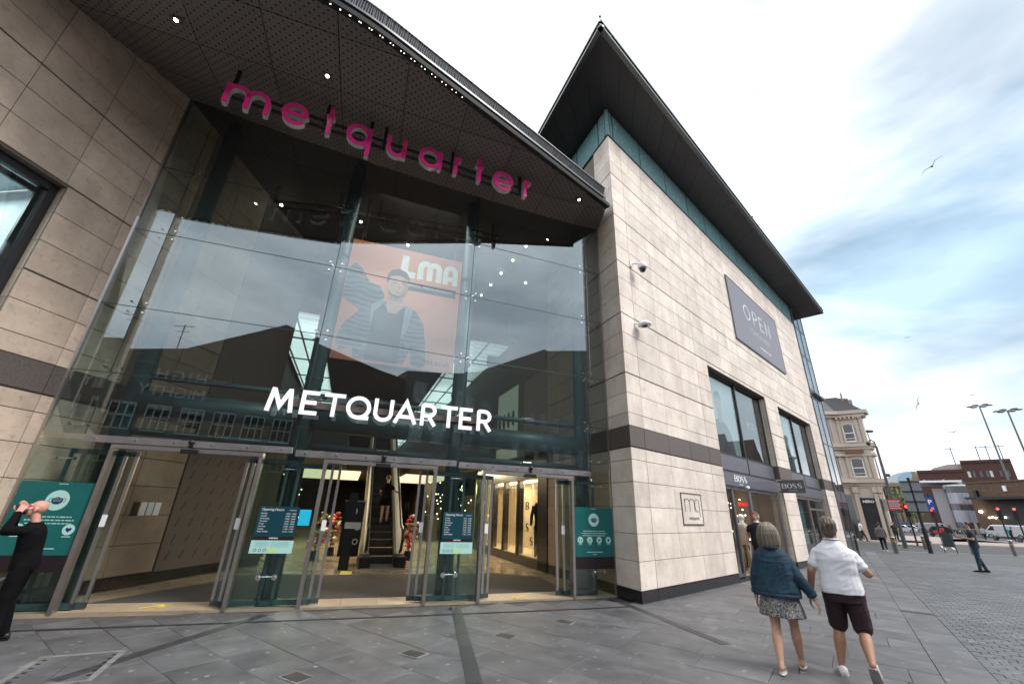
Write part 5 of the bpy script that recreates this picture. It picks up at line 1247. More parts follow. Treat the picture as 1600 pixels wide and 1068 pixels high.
# flower and balloon stands
def flowers(s_, d, label, cols_):
    t = thing('flower_stand', label, 'flower display', FM.p(s_, d, 0))
    c = FM.p(s_, d, 0)
    g = MB(); g.tube(c, c + V((0, 0, 1.1)), .02, .02, 8); g.lathe(c, [(.16, .0), (.13, .25), (.15, .27)], 12); g.build('stand', BLACK, t)
    for z in (.4, .75, 1.05): g = MB(); g.lathe(c + V((0, 0, z)), [(.17, 0), (.2, .03), (.19, .05)], 14); g.build('shelf', mat('gold_tray', (.45, .32, .12), .3, .8), t)
    for i in range(34):
        z = rs.uniform(.35, 1.35); a = rs.uniform(0, 6.28); r_ = rs.uniform(.03, .24)
        g = MB(); g.ell(c + V((r_ * cos(a), r_ * sin(a), z)), (rs.uniform(.04, .075),) * 3, 8, 6); g.build('bloom', cols_[i % len(cols_)], t, smooth=True)
    g = MB()
    for i in range(60): 
        a = rs.uniform(0, 6.28); r_ = rs.uniform(.05, .28); z = rs.uniform(.3, 1.3); q_ = c + V((r_ * cos(a), r_ * sin(a), z)); e_ = V((rs.uniform(-.08, .08), rs.uniform(-.08, .08), rs.uniform(-.02, .1)))
        g.add([q_, q_ + e_, q_ + e_ * .5 + V((.03, .0, .01))], [(0, 1, 2)])
    tag(g.build('leaves', mat('dark_leaf', (.03, .06, .02), .6), t, fix=False), kind='stuff')
PK = mat('pink_bloom', (.75, .12, .22), .4); RD = mat('red_bloom', (.5, .01, .03), .4); GD = mat('gold_bloom', (.6, .45, .12), .3, .5); WH = mat('cream_bloom', (.8, .72, .6), .5)
flowers(15.6, -.75, 'tiered stand of pink and cream flowers left of the black poster board', [PK, WH, GD, WH]); flowers(16.8, -.35, 'tiered stand of gold and pink flowers just behind the black information post', [GD, PK, WH, RD]); flowers(15.6, 2.12, 'tiered stand of red and pink flowers right of the escalator', [RD, PK, RD, WH])

# cctv cameras, plaques, signs on the right wall
cc = thing('dome_camera', 'white upper dome security camera with dark lens on a bracket on the stone wall', 'camera', FR.p(.82, .3, 7.9))
g = MB(); g.fb(FR, .62, .72, 0, .04, 8.02, 8.2); g.tube(FR.p(.67, 0, 8.12), FR.p(.80, .26, 8.10), .025, .025, 8); g.build('bracket', WHITE, cc)
c = FR.p(.82, .28, 7.93)
g = MB(); g.lathe(c, [(.03, .2), (.09, .17), (.125, .10), (.125, .02), (.115, 0)][::-1], 18); g.build('housing', WHITE, cc, smooth=True)
g = MB(); g.ell(c + V((0, 0, -.01)), (.095, .095, .12), 16, 10); g.build('lens_dome', mat('lens_black', (.01, .01, .012), .08, clear=.8), cc, smooth=True)
cc = thing('dome_camera', 'flat white dome security camera, the lower one on the stone wall corner', 'camera', FR.p(.75, .2, 6.2))
c = FR.p(.74, .22, 6.18)
g = MB(); g.tube(FR.p(.6, 0, 6.26), FR.p(.72, .2, 6.25), .02, .02, 8); g.lathe(c, [(.10, 0), (.17, .01), (.175, .05), (.09, .12), (.02, .13)], 20); g.build('housing', WHITE, cc, smooth=True)
g = MB(); g.ell(c, (.085, .085, .05), 14, 8); g.build('lens_dome', mat('lens_black', (1, 1, 1)), cc, smooth=True)
pq = thing('logo_plaque', 'small square stone plaque with thin outlined mq letters on the pale wall', 'sign', FR.p(2.65, 0, 1.8))
g = MB(); g.fb(FR, 2.13, 3.2, .002, .012, 1.46, 2.15); g.build('plaque', STONE, pq)
g = MB()
for a in ((2.10, 3.23, 1.43, 1.455), (2.10, 3.23, 2.155, 2.18), (2.10, 2.125, 1.455, 2.155), (3.205, 3.23, 1.455, 2.155)): g.fb(FR, a[0], a[1], .0, .02, a[2], a[3])
g.build('plaque_edge', mat('thin_bronze', (.10, .08, .07), .5), pq)
g = MB(); fl_ = lambda x, y, h: FR.p(2.27 + x * .60, .012 + h, 1.74 + y * .42)
strokes(g, [[(0, 0), (0, .72)], [(0, .42)] + arc(.22, .50, .22, .22, 180, 0, 12) + [(.44, 0)], [(.44, .5)] + arc(.66, .50, .22, .22, 180, 0, 12) + [(.88, 0)], arc(1.12, .36, .20, .36, 60, 300, 16), [(1.32, -.28), (1.32, .66)]], fl_, .028, 0, .006)
g.build('plaque_logo', BLACK, pq); text('plaque_name', 'metquarter', FR, 2.72, .013, 1.555, .125, BLACK, pq, .002)
op = thing('open_banner', 'grey blue wall banner reading OPEN high on the pale stone wall', 'banner', FR.p(11.4, 0, 8.3))
g = MB(); g.fb(FR, 8.38, 14.7, .0, .05, 8.28, 11.15); g.build('banner_panel', mat('banner_grey', (.20, .20, .235), .5, var=.04), op)
g = MB()
for a in ((8.36, 14.72, 8.25, 8.29), (8.36, 14.72, 11.13, 11.17), (8.36, 8.40, 8.25, 11.17), (14.68, 14.72, 8.25, 11.17)): g.fb(FR, a[0], a[1], .0, .06, a[2], a[3])
g.build('banner_edge', GREYP, op)
g = MB(); fo = lambda x, y, h: FR.p(9.85 + x, .051 + h, 9.68 + y * .72)
strokes(g, [arc(.42, .5, .36, .46, 0, 360, 30), [(1.18, 0), (1.18, .96), (1.45, .96)] + arc(1.45, .72, .22, .24, 90, -90, 10) + [(1.18, .48)], [(2.5, .96), (2.02, .96), (2.02, .03), (2.5, .03)], [(2.02, .5), (2.42, .5)], [(2.85, 0), (2.85, .94), (3.4, .03), (3.4, .97)]], fo, .06, 0, .006)
g.build('banner_letters', WHITE, op)
text('banner_line', '7 DAYS A WEEK', FR, 11.55, .052, 9.1, .36, mat('pale_grey_print', (.45, .45, .47), .5), op, .001); text('banner_line', 'metquarter.com', FR, 12.0, .052, 8.62, .22, WHITE, op, .001)
# BOSS projecting sign and fascia letters
FB = Fr(FR.p(10.0, 0, 0), aR + pi / 2, 1)
bs = thing('projecting_sign', 'grey projecting shop sign reading BOSS in white above the shop doorway', 'sign', FB.p(.45, 0, 2.5))
g = MB(); g.fb(FB, .08, .86, -.08, 0, 2.53, 2.98); g.build('sign_panel', mat('sign_grey', (.12, .115, .125), .4), bs)
g = MB(); g.fb(FB, 0, .08, -.06, -.02, 2.9, 2.95); g.fb(FB, 0, .08, -.06, -.02, 2.56, 2.6); g.build('sign_arm', DARK, bs)
def serif(par, f, word_, x0, y0, w_, h_, gap, m_, t0=0, t1=.006):
    for i, c in enumerate(word_):
        st_ = {'B': Bst, 'O': Ost, 'S': Sst}[c]; g = MB()
        strokes(g, st_, lambda x, y, h: f(x0 + i * (w_ + gap) + x * w_, h, y0 + y * h_), .2, t0, t1); g.build('sign_letter', m_, par)
# widths in strokes are relative: scale through a unit map
def serif2(par, F, word_, s0, z0, w_, h_, gap, m_, d=0):
    for i, c in enumerate(word_):
        st_ = [[(p[0], p[1], p[2] * .95) for p in s_] for s_ in {'B': Bst, 'O': Ost, 'S': Sst}[c]]; g = MB()
        strokes(g, st_, lambda x, y, h: F.p(s0 + i * (w_ + gap) + x * w_, d + h, z0 + y * h_), .2, .001, .008); g.build('sign_letter', m_, par)
serif2(bs, FB, 'BOSS', .14, 2.69, .155, .17, .010, WHITE); text('sign_small_text', 'HUGO BOSS', FB, .47, .001, 2.605, .05, WHITE, bs, .002)
fs = thing('fascia_sign', 'narrow white BOSS lettering on the grey fascia over the shop doorway', 'sign', FR.p(7, -.1, 2.7))
serif2(fs, FR, 'BOSS', 6.2, 2.70, .25, .20, .02, WHITE, -.129); text('sign_small_text', 'HUGO BOSS', FR, 6.72, -.128, 2.61, .06, WHITE, fs, .002)
g = MB(); c = FR.p(6.9, -.02, 2.50); g.lathe(c, [(.05, 0), (.07, .03), (.06, .08), (.02, .1)], 14); tag(g.build('small_camera', WHITE, smooth=True), 'tiny white camera under the grey fascia above the shop door', 'camera')
# ================================================================== opposite buildings (seen in the glass)
DB = mat('dark_brick', (.085, .055, .045), .8, var=.2, scale=8); DB2 = mat('grey_render', (.14, .13, .12), .8); SLATE = mat('slate', (.05, .05, .055), .6)
def prof(name, label, pts, y0, y1, m_, cat='building'):
    xs_ = [p[0] for p in pts]; t = thing(name, label, cat, ((xs_[0] + xs_[-1]) / 2, y0, 0))
    g = MB(); g.prism([(xs_[0], -.1)] + pts + [(xs_[-1], -.1)], lambda a, b, h: V((a, h, b)), y1, y0); g.build('wall', m_, t); return t
t1 = prof('opposite_shop', 'dark gabled shop building across the square, seen only as a reflection in the glass', [(-15.5, 8.6), (-12.8, 9.2), (-9.7, 9.9), (-4.9, 12.7), (-3.7, 12.4), (-.3, 11.9), (4.1, 11.0), (6.3, 10.7)], -13, -24, DB)
FO = Fr(V((-16, -13, 0)), pi / 2, -1)          # s along +x, facing the square
for i in range(9):
    x = .9 + i * 1.55
    for z0, z1 in ((5.0, 6.4), (3.3, 4.5)):
        g = MB(); g.fb(FO, x, x + 1.05, 0, .03, z0, z1); w_ = g.build('window', GLASSW, t1)
        g = MB()
        for a in (0, .33, .67, 1.0): g.fb(FO, x + a * 1.05 - .03, x + a * 1.05 + .03, .03, .07, z0, z1)
        for b in (0, .5, 1): g.fb(FO, x - .03, x + 1.08, .03, .07, z0 + b * (z1 - z0) - .03, z0 + b * (z1 - z0) + .03)
        g.build('window_bars', mat('pale_bars', (.4, .4, .38), .6), w_)
PLET = mat('pale_letters', (.34, .34, .33), .5)
text('shop_letters', 'HIGH', FO, 6.6, .06, 7.9, .85, PLET, t1, .03, spacing=1.3); text('shop_letters', 'MIGHTY', FO, 6.4, .06, 6.95, .85, PLET, t1, .03); text('shop_letters', 'BETFRED', FO, 3.2, .06, 2.1, .55, PLET, t1, .03)
g = MB(); strokes(g, [[(0, 0), (1.5, 0)], [(1.1, .3), (1.5, 0), (1.1, -.3)]], lambda x, y, h: FO.p(6.0 + x, h, 5.55 + y * .6), .07, .05, .08); g.build('arrow_sign', PLET, t1)
g = MB(); c = V((-10.2, -13.5, 9.6)); g.tube(c, c + V((0, 0, 1.9)), .03, .03, 6); g.tube(c + V((-.5, 0, 1.7)), c + V((.5, 0, 1.9)), .02, .02, 6); g.tube(c + V((-.3, 0, 1.4)), c + V((.3, 0, 1.5)), .02, .02, 6); g.build('aerial', DARK, t1)
t2 = prof('opposite_block', 'flat roofed grey block across the square, seen only as a reflection in the glass', [(6.5, 11.6), (9.8, 12.1), (16.7, 13.6), (25.0, 15.4), (25.1, 18.3), (25.5, 18.2), (31.8, 20.0), (42, 22.5)], -13.5, -30, DB2)
for i in range(14):
    for z0 in (3, 6.2, 9.2):
        x = 23.2 + i * 1.9; g = MB(); g.fb(FO, x, x + 1.1, -.5, -.46, z0, z0 + 1.7); g.build('window', GLASSW, t2)
# gothic row further up the street, reflected in the shop windows
t3 = thing('gothic_row', 'dark gabled gothic buildings up the street, seen only reflected in the shop windows', 'building', FR.p(80, 24, 0))
for i, (s_, w_, h_) in enumerate(((60, 12, 9), (72, 8, 12), (81, 6, 11.5), (88, 8, 13), (98, 8, 5), (112, 12, 5), (124, 10, 6))):
    g = MB(); g.prism([(s_, -.1), (s_, h_), (s_ + w_ * .2, h_), (s_ + w_ * .5, h_ + w_ * .55), (s_ + w_ * .8, h_), (s_ + w_, h_), (s_ + w_, -.1)], lambda a, b, h: FR.p(a, h, b), 25, 33); g.build('gabled_wall', mat('gothic_stone', (.07, .035, .03), .85, var=.3), t3)
    g = MB(); c = FR.p(s_ + w_ * .1, 25.5, h_); g.tube(c, c + V((0, 0, 2.2)), .5, .05, 8); c = FR.p(s_ + w_ * .9, 25.5, h_); g.tube(c, c + V((0, 0, 2.2)), .5, .05, 8); g.build('pinnacles', SLATE, t3)
t4 = thing('memorial_column', 'tall dark column with a statue up the street, seen only reflected in the second shop window', 'monument', FR.p(104, 22, 0))
c = FR.p(104, 22, 0); g = MB(); g.lathe(c, [(2.2, 0), (2.2, 3), (1.0, 3.2), (.9, 14), (1.4, 14.5), (.5, 15), (.35, 18), (.5, 19), (.2, 19.6)], 14); g.build('shaft', SLATE, t4)

# ================================================================== corner building across the road
NB = ground_pt = V((36.0, 45.5, 0)); FN = Fr(NB, R(129), 1)
FN = Fr(NB, R(129), 1)                          # n points towards us? checked below
if FN.n.dot(CAMP - NB) < 0: FN = Fr(NB, R(129), -1)
CR = mat('cream_stucco', (.52, .44, .365), .7, var=.08, scale=1.2); CRD = mat('cream_trim', (.48, .405, .335), .7, var=.1)
nb = thing('corner_cafe_building', 'narrow cream stucco corner building with arched windows, heavy cornices and a café below', 'building', NB)
s0, s1 = .15, 2.45                             # the front facet
FNs = Fr(FN.p(s0, 0, 0), R(129) + R(52), FN.side)     # facet turning back to the left
def facet_boxes(F, a, b, mir=1):
    pass
g = MB(); foot = [FN.p(s1, 0, 0), FN.p(s0, 0, 0), FN.p(s0, 0, 0) + V((-3.2, .5, 0)), FN.p(s0, 0, 0) + V((-9, 9, 0)), FN.p(s1, 0, 0) + V((3, 9, 0)), FN.p(s1, 0, 0) + V((.9, .9, 0))]
def solid(g, scale_out, z0, z1, mi=0):
    c = sum(foot, V((0, 0, 0))) / len(foot); P = []
    for p in foot: dd = (p - c); P.append(p + dd.normalized() * scale_out)
    n = len(P); g.add([up(p, z0) for p in P] + [up(p, z1) for p in P], [tuple(range(n)), tuple(range(n, 2 * n))] + [(i, (i + 1) % n, n + (i + 1) % n, n + i) for i in range(n)], mi)
solid(g, 0, 0, 12.6); g.build('wall', CR, nb)
for z0, z1, o_ in ((12.2, 12.5, .35), (12.5, 12.85, .65), (8.75, 9.0, .3), (9.0, 9.35, .5), (8.05, 8.3, .35), (5.1, 5.35, .35), (5.35, 5.75, .7), (4.9, 5.1, .15)):
    g = MB(); solid(g, o_, z0, z1); g.build('cornice', CRD, nb)
g = MB(); c_ = sum(foot, V((0, 0, 0))) / len(foot)
P = [p + (p - c_).normalized() * .3 for p in foot]; Q_ = [c_ + (p - c_) * .62 for p in foot]; n = len(P)
g.add([up(p, 12.85) for p in P] + [up(p, 14.6) for p in Q_], [tuple(range(n)), tuple(range(n, 2 * n))] + [(i, (i + 1) % n, n + (i + 1) % n, n + i) for i in range(n)]); g.build('roof', SLATE, nb)
BRK = mat('red_brick', (.20, .085, .05), .8, var=.3)
for i, (x, y) in enumerate(((-2.2, .6), (-1.2, 1.6), (-3.3, 1.2))):
    b = far((1290, 1306, 1322)[i], 640, 60.5); b.z = 0; g = MB(); g.box((-.5, -.4, 13.0), (.5, .4, 14.6 - .15 * i), 0, Matrix.Translation(b)); ch_ = g.build('chimney', BRK, nb)
    for k_ in range(4): g = MB(); g.tube(b + V((-.4 + .27 * k_, 0, 14.6 - .15 * i)), b + V((-.4 + .27 * k_, 0, 15.1 - .15 * i)), .12, .1, 8); g.build('chimney_pot', BRK, ch_)
g = MB(); g.tube(FN.p(1.3, -1.3, 13.4), FN.p(1.3, -1.3, 15.2), .12, .08, 8); g.fb(FN, 1.8, 2.1, -1.0, -.7, 13.6, 14.2); g.build('vent', mat('lead_grey', (.22, .23, .24), .6), nb)
# windows with surrounds
def archwin(F, cx, z0, z1, w_, par):
    g = MB(); P_ = [(-w_ / 2 - .13, 0), (-w_ / 2 - .13, z1 - z0 - .2)] + [(-(w_ / 2 + .13) * cos(R(a)), z1 - z0 - .2 + .35 * sin(R(a))) for a in range(20, 180, 20)] + [(w_ / 2 + .13, z1 - z0 - .2), (w_ / 2 + .13, 0)]
    g.prism(P_, lambda a, b, h: F.p(cx + a, h, z0 + b), .0, .1); s_ = g.build('window_surround', CRD, par)
    g = MB(); P_ = [(-w_ / 2, 0), (-w_ / 2, z1 - z0 - .2)] + [(-(w_ / 2) * cos(R(a)), z1 - z0 - .2 + .22 * sin(R(a))) for a in range(20, 180, 20)] + [(w_ / 2, z1 - z0 - .2), (w_ / 2, 0)]
    g.prism(P_, lambda a, b, h: F.p(cx + a, h, z0 + b), .1, .12); s2_ = g.build('window', mat('dark_window', (.03, .035, .04), .15, spec=.4), par)
    g = MB(); zm = (z0 + z1) / 2
    g.fb(F, cx - w_ / 2, cx + w_ / 2, .12, .16, zm - .04, zm + .04); g.fb(F, cx - w_ / 2, cx + w_ / 2, .12, .16, z0, z0 + .08); g.fb(F, cx - w_ / 2, cx + w_ / 2, .12, .15, zm - .6, zm - .55)
    for a in (-1, 1): g.fb(F, cx + a * w_ / 2 - .03, cx + a * w_ / 2 + .03, .12, .16, z0, z1 - .2)
    g.build('sash', WHITE, s2_)
    g = MB(); g.fb(F, cx - w_ / 2 - .25, cx + w_ / 2 + .25, 0, .25, z0 - .15, z0); g.build('window_sill', CRD, par)
archwin(FN, 1.1, 9.55, 11.35, .85, nb); archwin(FN, 1.1, 5.95, 7.75, .95, nb)
a_ = foot[1]; b_ = foot[2]; FSd = Fr(a_, atan2((b_ - a_).x, (b_ - a_).y), 1)
if FSd.n.dot(CAMP - a_) < 0: FSd = Fr(a_, FSd.az, -1)
archwin(FSd, 1.5, 9.55, 11.35, .85, nb); archwin(FSd, 1.5, 5.95, 7.75, .95, nb)
for F, xs_ in ((FN, (.2, 1.75, 2.15)), (FSd, (.4, 2.6))):
    for x in xs_:
        for z0, z1 in ((9.4, 12.1), (5.8, 8.0)):
            g = MB(); g.fb(F, x, x + .28, 0, .12, z0, z1); g.fb(F, x - .05, x + .33, 0, .2, z1, z1 + .15); g.build('pilaster', CRD, nb)
for i in range(6): g = MB(); g.fb(FN, s0 + .1 + i * .37, s0 + .25 + i * .37, 0, .4, 11.95, 12.2); g.build('bracket', CRD, nb)
g = MB(); g.fb(FN, .3, 1.9, .3, .42, 8.33, 8.7); g.build('brick_panel', BRK, nb)
# ground floor pilasters and café door
for x in (.16, 1.75, 2.13):
    g = MB(); g.fb(FN, x, x + .34, 0, .3, .2, 4.4); g.build('pilaster', CRD, nb); g = MB(); g.fb(FN, x - .06, x + .40, 0, .42, 4.4, 4.9); g.build('capital', CRD, nb); g = MB(); g.fb(FN, x - .06, x + .40, 0, .38, 0, .5); g.build('pilaster_foot', CRD, nb)
g = MB(); g.fb(FN, .55, 1.7, .0, .06, 0, 3.9); g.build('cafe_front', BLACK, nb)
text('cafe_name', 'NERO', FN, 1.17, .07, 3.45, .34, WHITE, nb, .02, bold=.01)
g = MB(); g.fb(FN, .65, 1.7, .06, .08, .1, 3.1); g.build('cafe_glass', mat('dark_window', (1, 1, 1)), nb)
g = MB(); g.fb(FSd, .3, 2.9, 0, .05, .1, 4.2); g.build('shop_window', mat('dark_window', (1, 1, 1)), nb)

# ================================================================== street furniture
POLE = mat('grey_green_pole', (.085, .10, .105), .4, .4); BOLL = mat('bollard_steel', (.22, .21, .19), .35, .8)
def lamp(base, top, label):
    b = gp(*base); t = thing('lamp_post', label, 'lamp post', b); d = ray(*top); k_ = (b.x * d.x + b.y * d.y) / (d.x ** 2 + d.y ** 2); z = CAMP.z + d.z * k_
    g = MB(); g.tube(b, b + V((0, 0, 1.2)), .14, .13, 12); g.tube(b + V((0, 0, 1.2)), b + V((0, 0, z)), .115, .08, 12); g.build('post', POLE, t)
    g = MB(); g.lathe(b, [(.22, 0), (.22, .03), (.15, .05)], 12); g.build('foot_plate', POLE, t); return t, b, z
t, b, z = lamp((1415.5, 856), (1372, 697), 'tall grey post with a camera arm, in front of the cream corner building')
g = MB(); g.path([b + V((0, 0, z)), b + V((-.05, 0, z + .35)), b + V((-.2, .1, z + .5)), b + V((-.35, .2, z + .35))], .04, 8); g.ell(b + V((-.38, .2, z + .25)), (.14, .14, .16), 10, 8); g.build('camera_arm', DARK, t)
g = MB(); g.box((.08, -.08, z - 2.2), (.35, .08, z - 2.0), 0, Matrix.Translation(b)); g.tube(b + V((0, 0, z - 2.6)), b + V((.6, 0, z - 2.6)), .02, .02, 6); g.build('bracket', DARK, t)
# floodlight on a pole behind
b = V((33.5, 40, 0)); 
for (x, y), lbl, hd in (((1404, 840), 'thin pole with a flat floodlight at the right edge of the cream building', (1358, 674)),):
    b = gp(x, y + 4); t = thing('street_light', lbl, 'street light', b); d = ray(*hd); k_ = (b.x * d.x + b.y * d.y) / (d.x ** 2 + d.y ** 2); z = CAMP.z + d.z * k_
    g = MB(); g.tube(b, b + V((0, 0, z)), .07, .04, 8); g.build('pole', DARK, t); g = MB(); g.box((-.9, -.2, z - .05), (.5, .2, z + .15), 0, Matrix.Translation(b)); g.build('lamp_head', DARK, t)
# big direction sign seen from behind
b = gp(1455, 864); t = thing('direction_sign', 'large road sign seen from behind, six grey panels on a thick black post', 'road sign', b)
g = MB(); g.tube(b, b + V((0, 0, 1.4)), .12, .12, 12); g.tube(b + V((0, 0, 1.4)), b + V((0, 0, 4.35)), .085, .085, 12); g.build('post', BLACK, t)
az_ = atan2(b.x, b.y) + pi / 2; FD = Fr(b, az_, 1)
GP = mat('sign_back', (.22, .25, .27), .5, .2)
for i in range(2):
    for j in range(3):
        g = MB(); x0 = (-.47 if i == 0 else .05); g.fb(FD, x0, x0 + .43, .1, .14, 2.35 + j * .6, 2.92 + j * .6); g.build('sign_panel', GP, t)
for j in range(4): g = MB(); g.fb(FD, -.48, .49, .14, .2, 2.29 + j * .6, 2.34 + j * .6); g.build('sign_rail', BLACK, t)
# red information sign
b = gp(1399, 863); t = thing('red_sign', 'red notice board with white lines on a slim steel post beside the lamp post', 'sign', b)
g = MB(); g.tube(b, b + V((0, 0, 3.0)), .07, .075, 10); g.build('post', BOLL, t)
FD = Fr(b, atan2(b.x, b.y) + pi / 2, 1); g = MB(); g.fb(FD, .28, .92, .1, .14, 2.35, 2.98); g.build('panel', mat('red_panel', (.45, .02, .025), .5), t)
g = MB(); g.fb(FD, .08, .27, .02, .25, 2.3, 2.95); g.build('box', mat('grey_box', (.35, .37, .37), .5), t)
for i in range(5): g = MB(); g.fb(FD, .33, .87 - .06 * (i % 2), .14, .15, 2.85 - .105 * i, 2.89 - .105 * i); g.build('panel_line', WHITE, t)
def signal(b, z, label, two=False, pole=True, hgt=1.0):
    t = thing('traffic_light', label, 'traffic light', b); FD = Fr(b, atan2(b.x, b.y) + pi / 2, 1)
    if pole: g = MB(); g.tube(b, b + V((0, 0, z + hgt)), .06, .06, 8); g.build('pole', DARK, t)
    g = MB(); g.fb(FD, -.17, .17, .05, .3, z, z + hgt); g.build('housing', BLACK, t, bevel=.02)
    for i, (m_) in enumerate((mat('red_lamp', (1, .03, .02), .4, emis=(1, .04, .02), estr=6), BLACK, BLACK)):
        g = MB(); disc(g, FD, 0, .3, z + hgt - .2 - i * .31, .10, .02); g.build('lamp', m_, t)
        g = MB(); g.fb(FD, -.12, .12, .3, .42, z + hgt - .1 - i * .31, z + hgt - .085 - i * .31); g.build('visor', BLACK, t)
    return t
signal(gp(1434, 852), 2.1, 'traffic light showing red left of the large road sign')
signal(far(1572, 830, 60) * V((1, 1, 0)) if False else V((far(1572, 830, 62).x, far(1572, 830, 62).y, 0)), 2.2, 'traffic light showing red, left one of the pair in front of the brown brick building', hgt=1.15)
signal(V((far(1598, 830, 62).x, far(1598, 830, 62).y, 0)), 2.2, 'traffic light showing red at the right edge of the view', hgt=1.15)
signal(V((far(1404, 830, 75).x, far(1404, 830, 75).y, 0)), 2.4, 'small traffic light showing red behind the red notice board')
signal(V((far(1466, 830, 85).x, far(1466, 830, 85).y, 0)), 2.6, 'traffic light showing red above the far traffic queue')
# bollards
b0 = gp(1587, 868); bt = thing('bollard', 'short steel bollard on the right edge of the square', 'bollard', b0, group='steel bollards along the kerb')
g = MB(); g.tube(b0, b0 + V((0, 0, .85)), .10, .10, 16); g.build('shaft', BOLL, bt, smooth=False); g = MB(); g.lathe(b0 + V((0, 0, .85)), [(.10, 0), (.085, .03), (.02, .045)], 16); g.build('cap', STEEL, bt); g = MB(); g.tube(b0 + V((0, 0, .6)), b0 + V((0, 0, .68)), .102, .102, 16); g.build('band', mat('amber_band', (.5, .25, .06), .4), bt)
for q_, l_ in (((1522, 866), 'steel bollard standing just left of the young man with the phone'), ((1447, 858), 'steel bollard next to the base of the large road sign'), ((1402, 864), 'steel bollard at the foot of the red notice post')): copy_tree(bt, loc=gp(*q_), label=l_)
# A board: two legs with arched panel
b = gp(1487, 864); t = thing('arched_board', 'dark green arched board between two tilted legs on the square', 'sign', b); FD = Fr(b, atan2(b.x, b.y) + pi / 2, 1)
g = MB(); g.prism([(-.24, .35), (-.24, 1.0)] + [(-.24 * cos(R(a)), 1.0 + .22 * sin(R(a))) for a in range(15, 180, 15)] + [(.24, 1.0), (.24, .35)], lambda a, b_, h: FD.p(a, h, b_), 0, .04); g.build('panel', mat('dark_green_board', (.03, .045, .042), .5), t)
for x in (-.27, .27): g = MB(); g.fb(FD, x - .02, x + .02, 0, .05, 0, 1.3); g.build('leg', BLACK, t)
# railings
t = thing('guard_rail', 'low grey guard railing in front of the far shops', 'railing', V((far(1530, 828, 95).x, far(1530, 828, 95).y, 0)))
A_ = far(1487, 822, 95); B_ = far(1532, 824, 95)
for i in range(12): p = A_.lerp(B_, i / 11); p.z = 0; g = MB(); g.tube(p, p + V((0, 0, 1.1)), .05, .05, 6); g.build('rail_post', GREYP, t)
for z in (.2, 1.1): g = MB(); g.tube(V((A_.x, A_.y, z)), V((B_.x, B_.y, z)), .05, .05, 6); g.build('rail', mat('tan_rail', (.3, .25, .2), .6), t)
# high mast lights
for base, hd, D, lbl in (((1577, 745), (1530, 634), 150, 'tall mast floodlight, left of the pair behind the brick buildings'), ((1612, 740), (1574, 641), 140, 'tall mast floodlight, right of the pair at the edge of the view')):
    P_ = far(*hd, D); b = V((P_.x, P_.y, 0)); t = thing('floodlight_mast', lbl, 'lamp mast', b)
    g = MB(); g.tube(b, V((b.x, b.y, P_.z)), .26, .13, 12); g.build('mast', mat('galvanised', (.10, .115, .12), .5, .3), t)
    for i in range(6):
        a = i * pi / 3 + .3; c = V((b.x + 1.15 * cos(a), b.y + 1.15 * sin(a), P_.z)); g = MB(); g.tube(V((b.x, b.y, P_.z)), c, .05, .05, 6); g.ell(c + V((.5 * cos(a), .5 * sin(a), -.0)), (.62, .62, .14), 10, 6); g.build('lamp_head', POLE, t)

# ================================================================== far buildings
def fcol(x, y, D): p = far(x, y, D); return V((p.x, p.y, 0))
def wallbox(F, s0, s1, depth, z0, z1, g): g.fb(F, s0, s1, -depth, 0, z0, z1)
def fframe(pa, pb):
    f = Fr(pa, atan2((pb - pa).x, (pb - pa).y), 1)
    return f if f.n.dot(CAMP - pa) > 0 else Fr(pa, f.az, -1)
DW = mat('dark_window', (1, 1, 1))
BD = mat('dark_red_brick', (.075, .032, .028), .85, var=.2, scale=2); BB = mat('brown_brick', (.115, .07, .045), .85, var=.25, scale=2)
A_ = fcol(1459, 820, 165); B_ = fcol(1620, 820, 165); F = fframe(A_, B_); W_ = (B_ - A_).length
t = thing('brick_offices', 'long dark red brick office block with a flat roof behind the cinema', 'building', A_)
sg_ = 1 if (B_ - A_).dot(F.u) > 0 else -1
g = MB(); g.fb(F, 0, W_ * .50, -30, 0, 0, 15.2); g.build('wall', BD, t); g = MB(); g.fb(F, W_ * .50, W_, -30, 0, 0, 17.4); g.build('wall', BD, t)
g = MB(); g.fb(F, 0, W_ * .5, -.2, .25, 14.6, 15.3); g.fb(F, W_ * .5, W_, -.2, .25, 16.8, 17.5); g.build('parapet', mat('parapet', (.06, .025, .022), .8), t)
for k_, x in enumerate([.04, .09, .17, .21, .25, .33, .37, .44, .54, .59, .66, .72, .76, .85, .92]):
    g = MB(); x0 = W_ * x; zb = 11.3 if x < .5 else 13.2; g.fb(F, x0, x0 + W_ * .028, 0, .1, zb, zb + 1.5); g.build('window', DW if k_ % 4 else mat('lit_pane', (.5, .52, .5), .5), t)
    g = MB(); g.fb(F, x0, x0 + W_ * .028, 0, .1, zb - 4, zb - 2.2); g.build('window', DW, t)
g = MB(); g.prism([(0, 0), (1, .8), (4, 1.6), (8, 1.7), (11, .8), (12, 0)], lambda a, b, h: F.p(W_ * .14 + a, -h, 15.2 + b), 2, 8); g.build('roof_plant', mat('pale_roof', (.35, .30, .28), .6), t)
for x in (.45, .72, .82, .95): g = MB(); c = F.p(W_ * x, -4, 15); g.tube(c, c + V((0, 0, 6.5)), .12, .1, 5); g.tube(c + V((-1.5, 0, 6)), c + V((1.5, 0, 6.2)), .08, .08, 5); g.build('aerial', DARK, t)
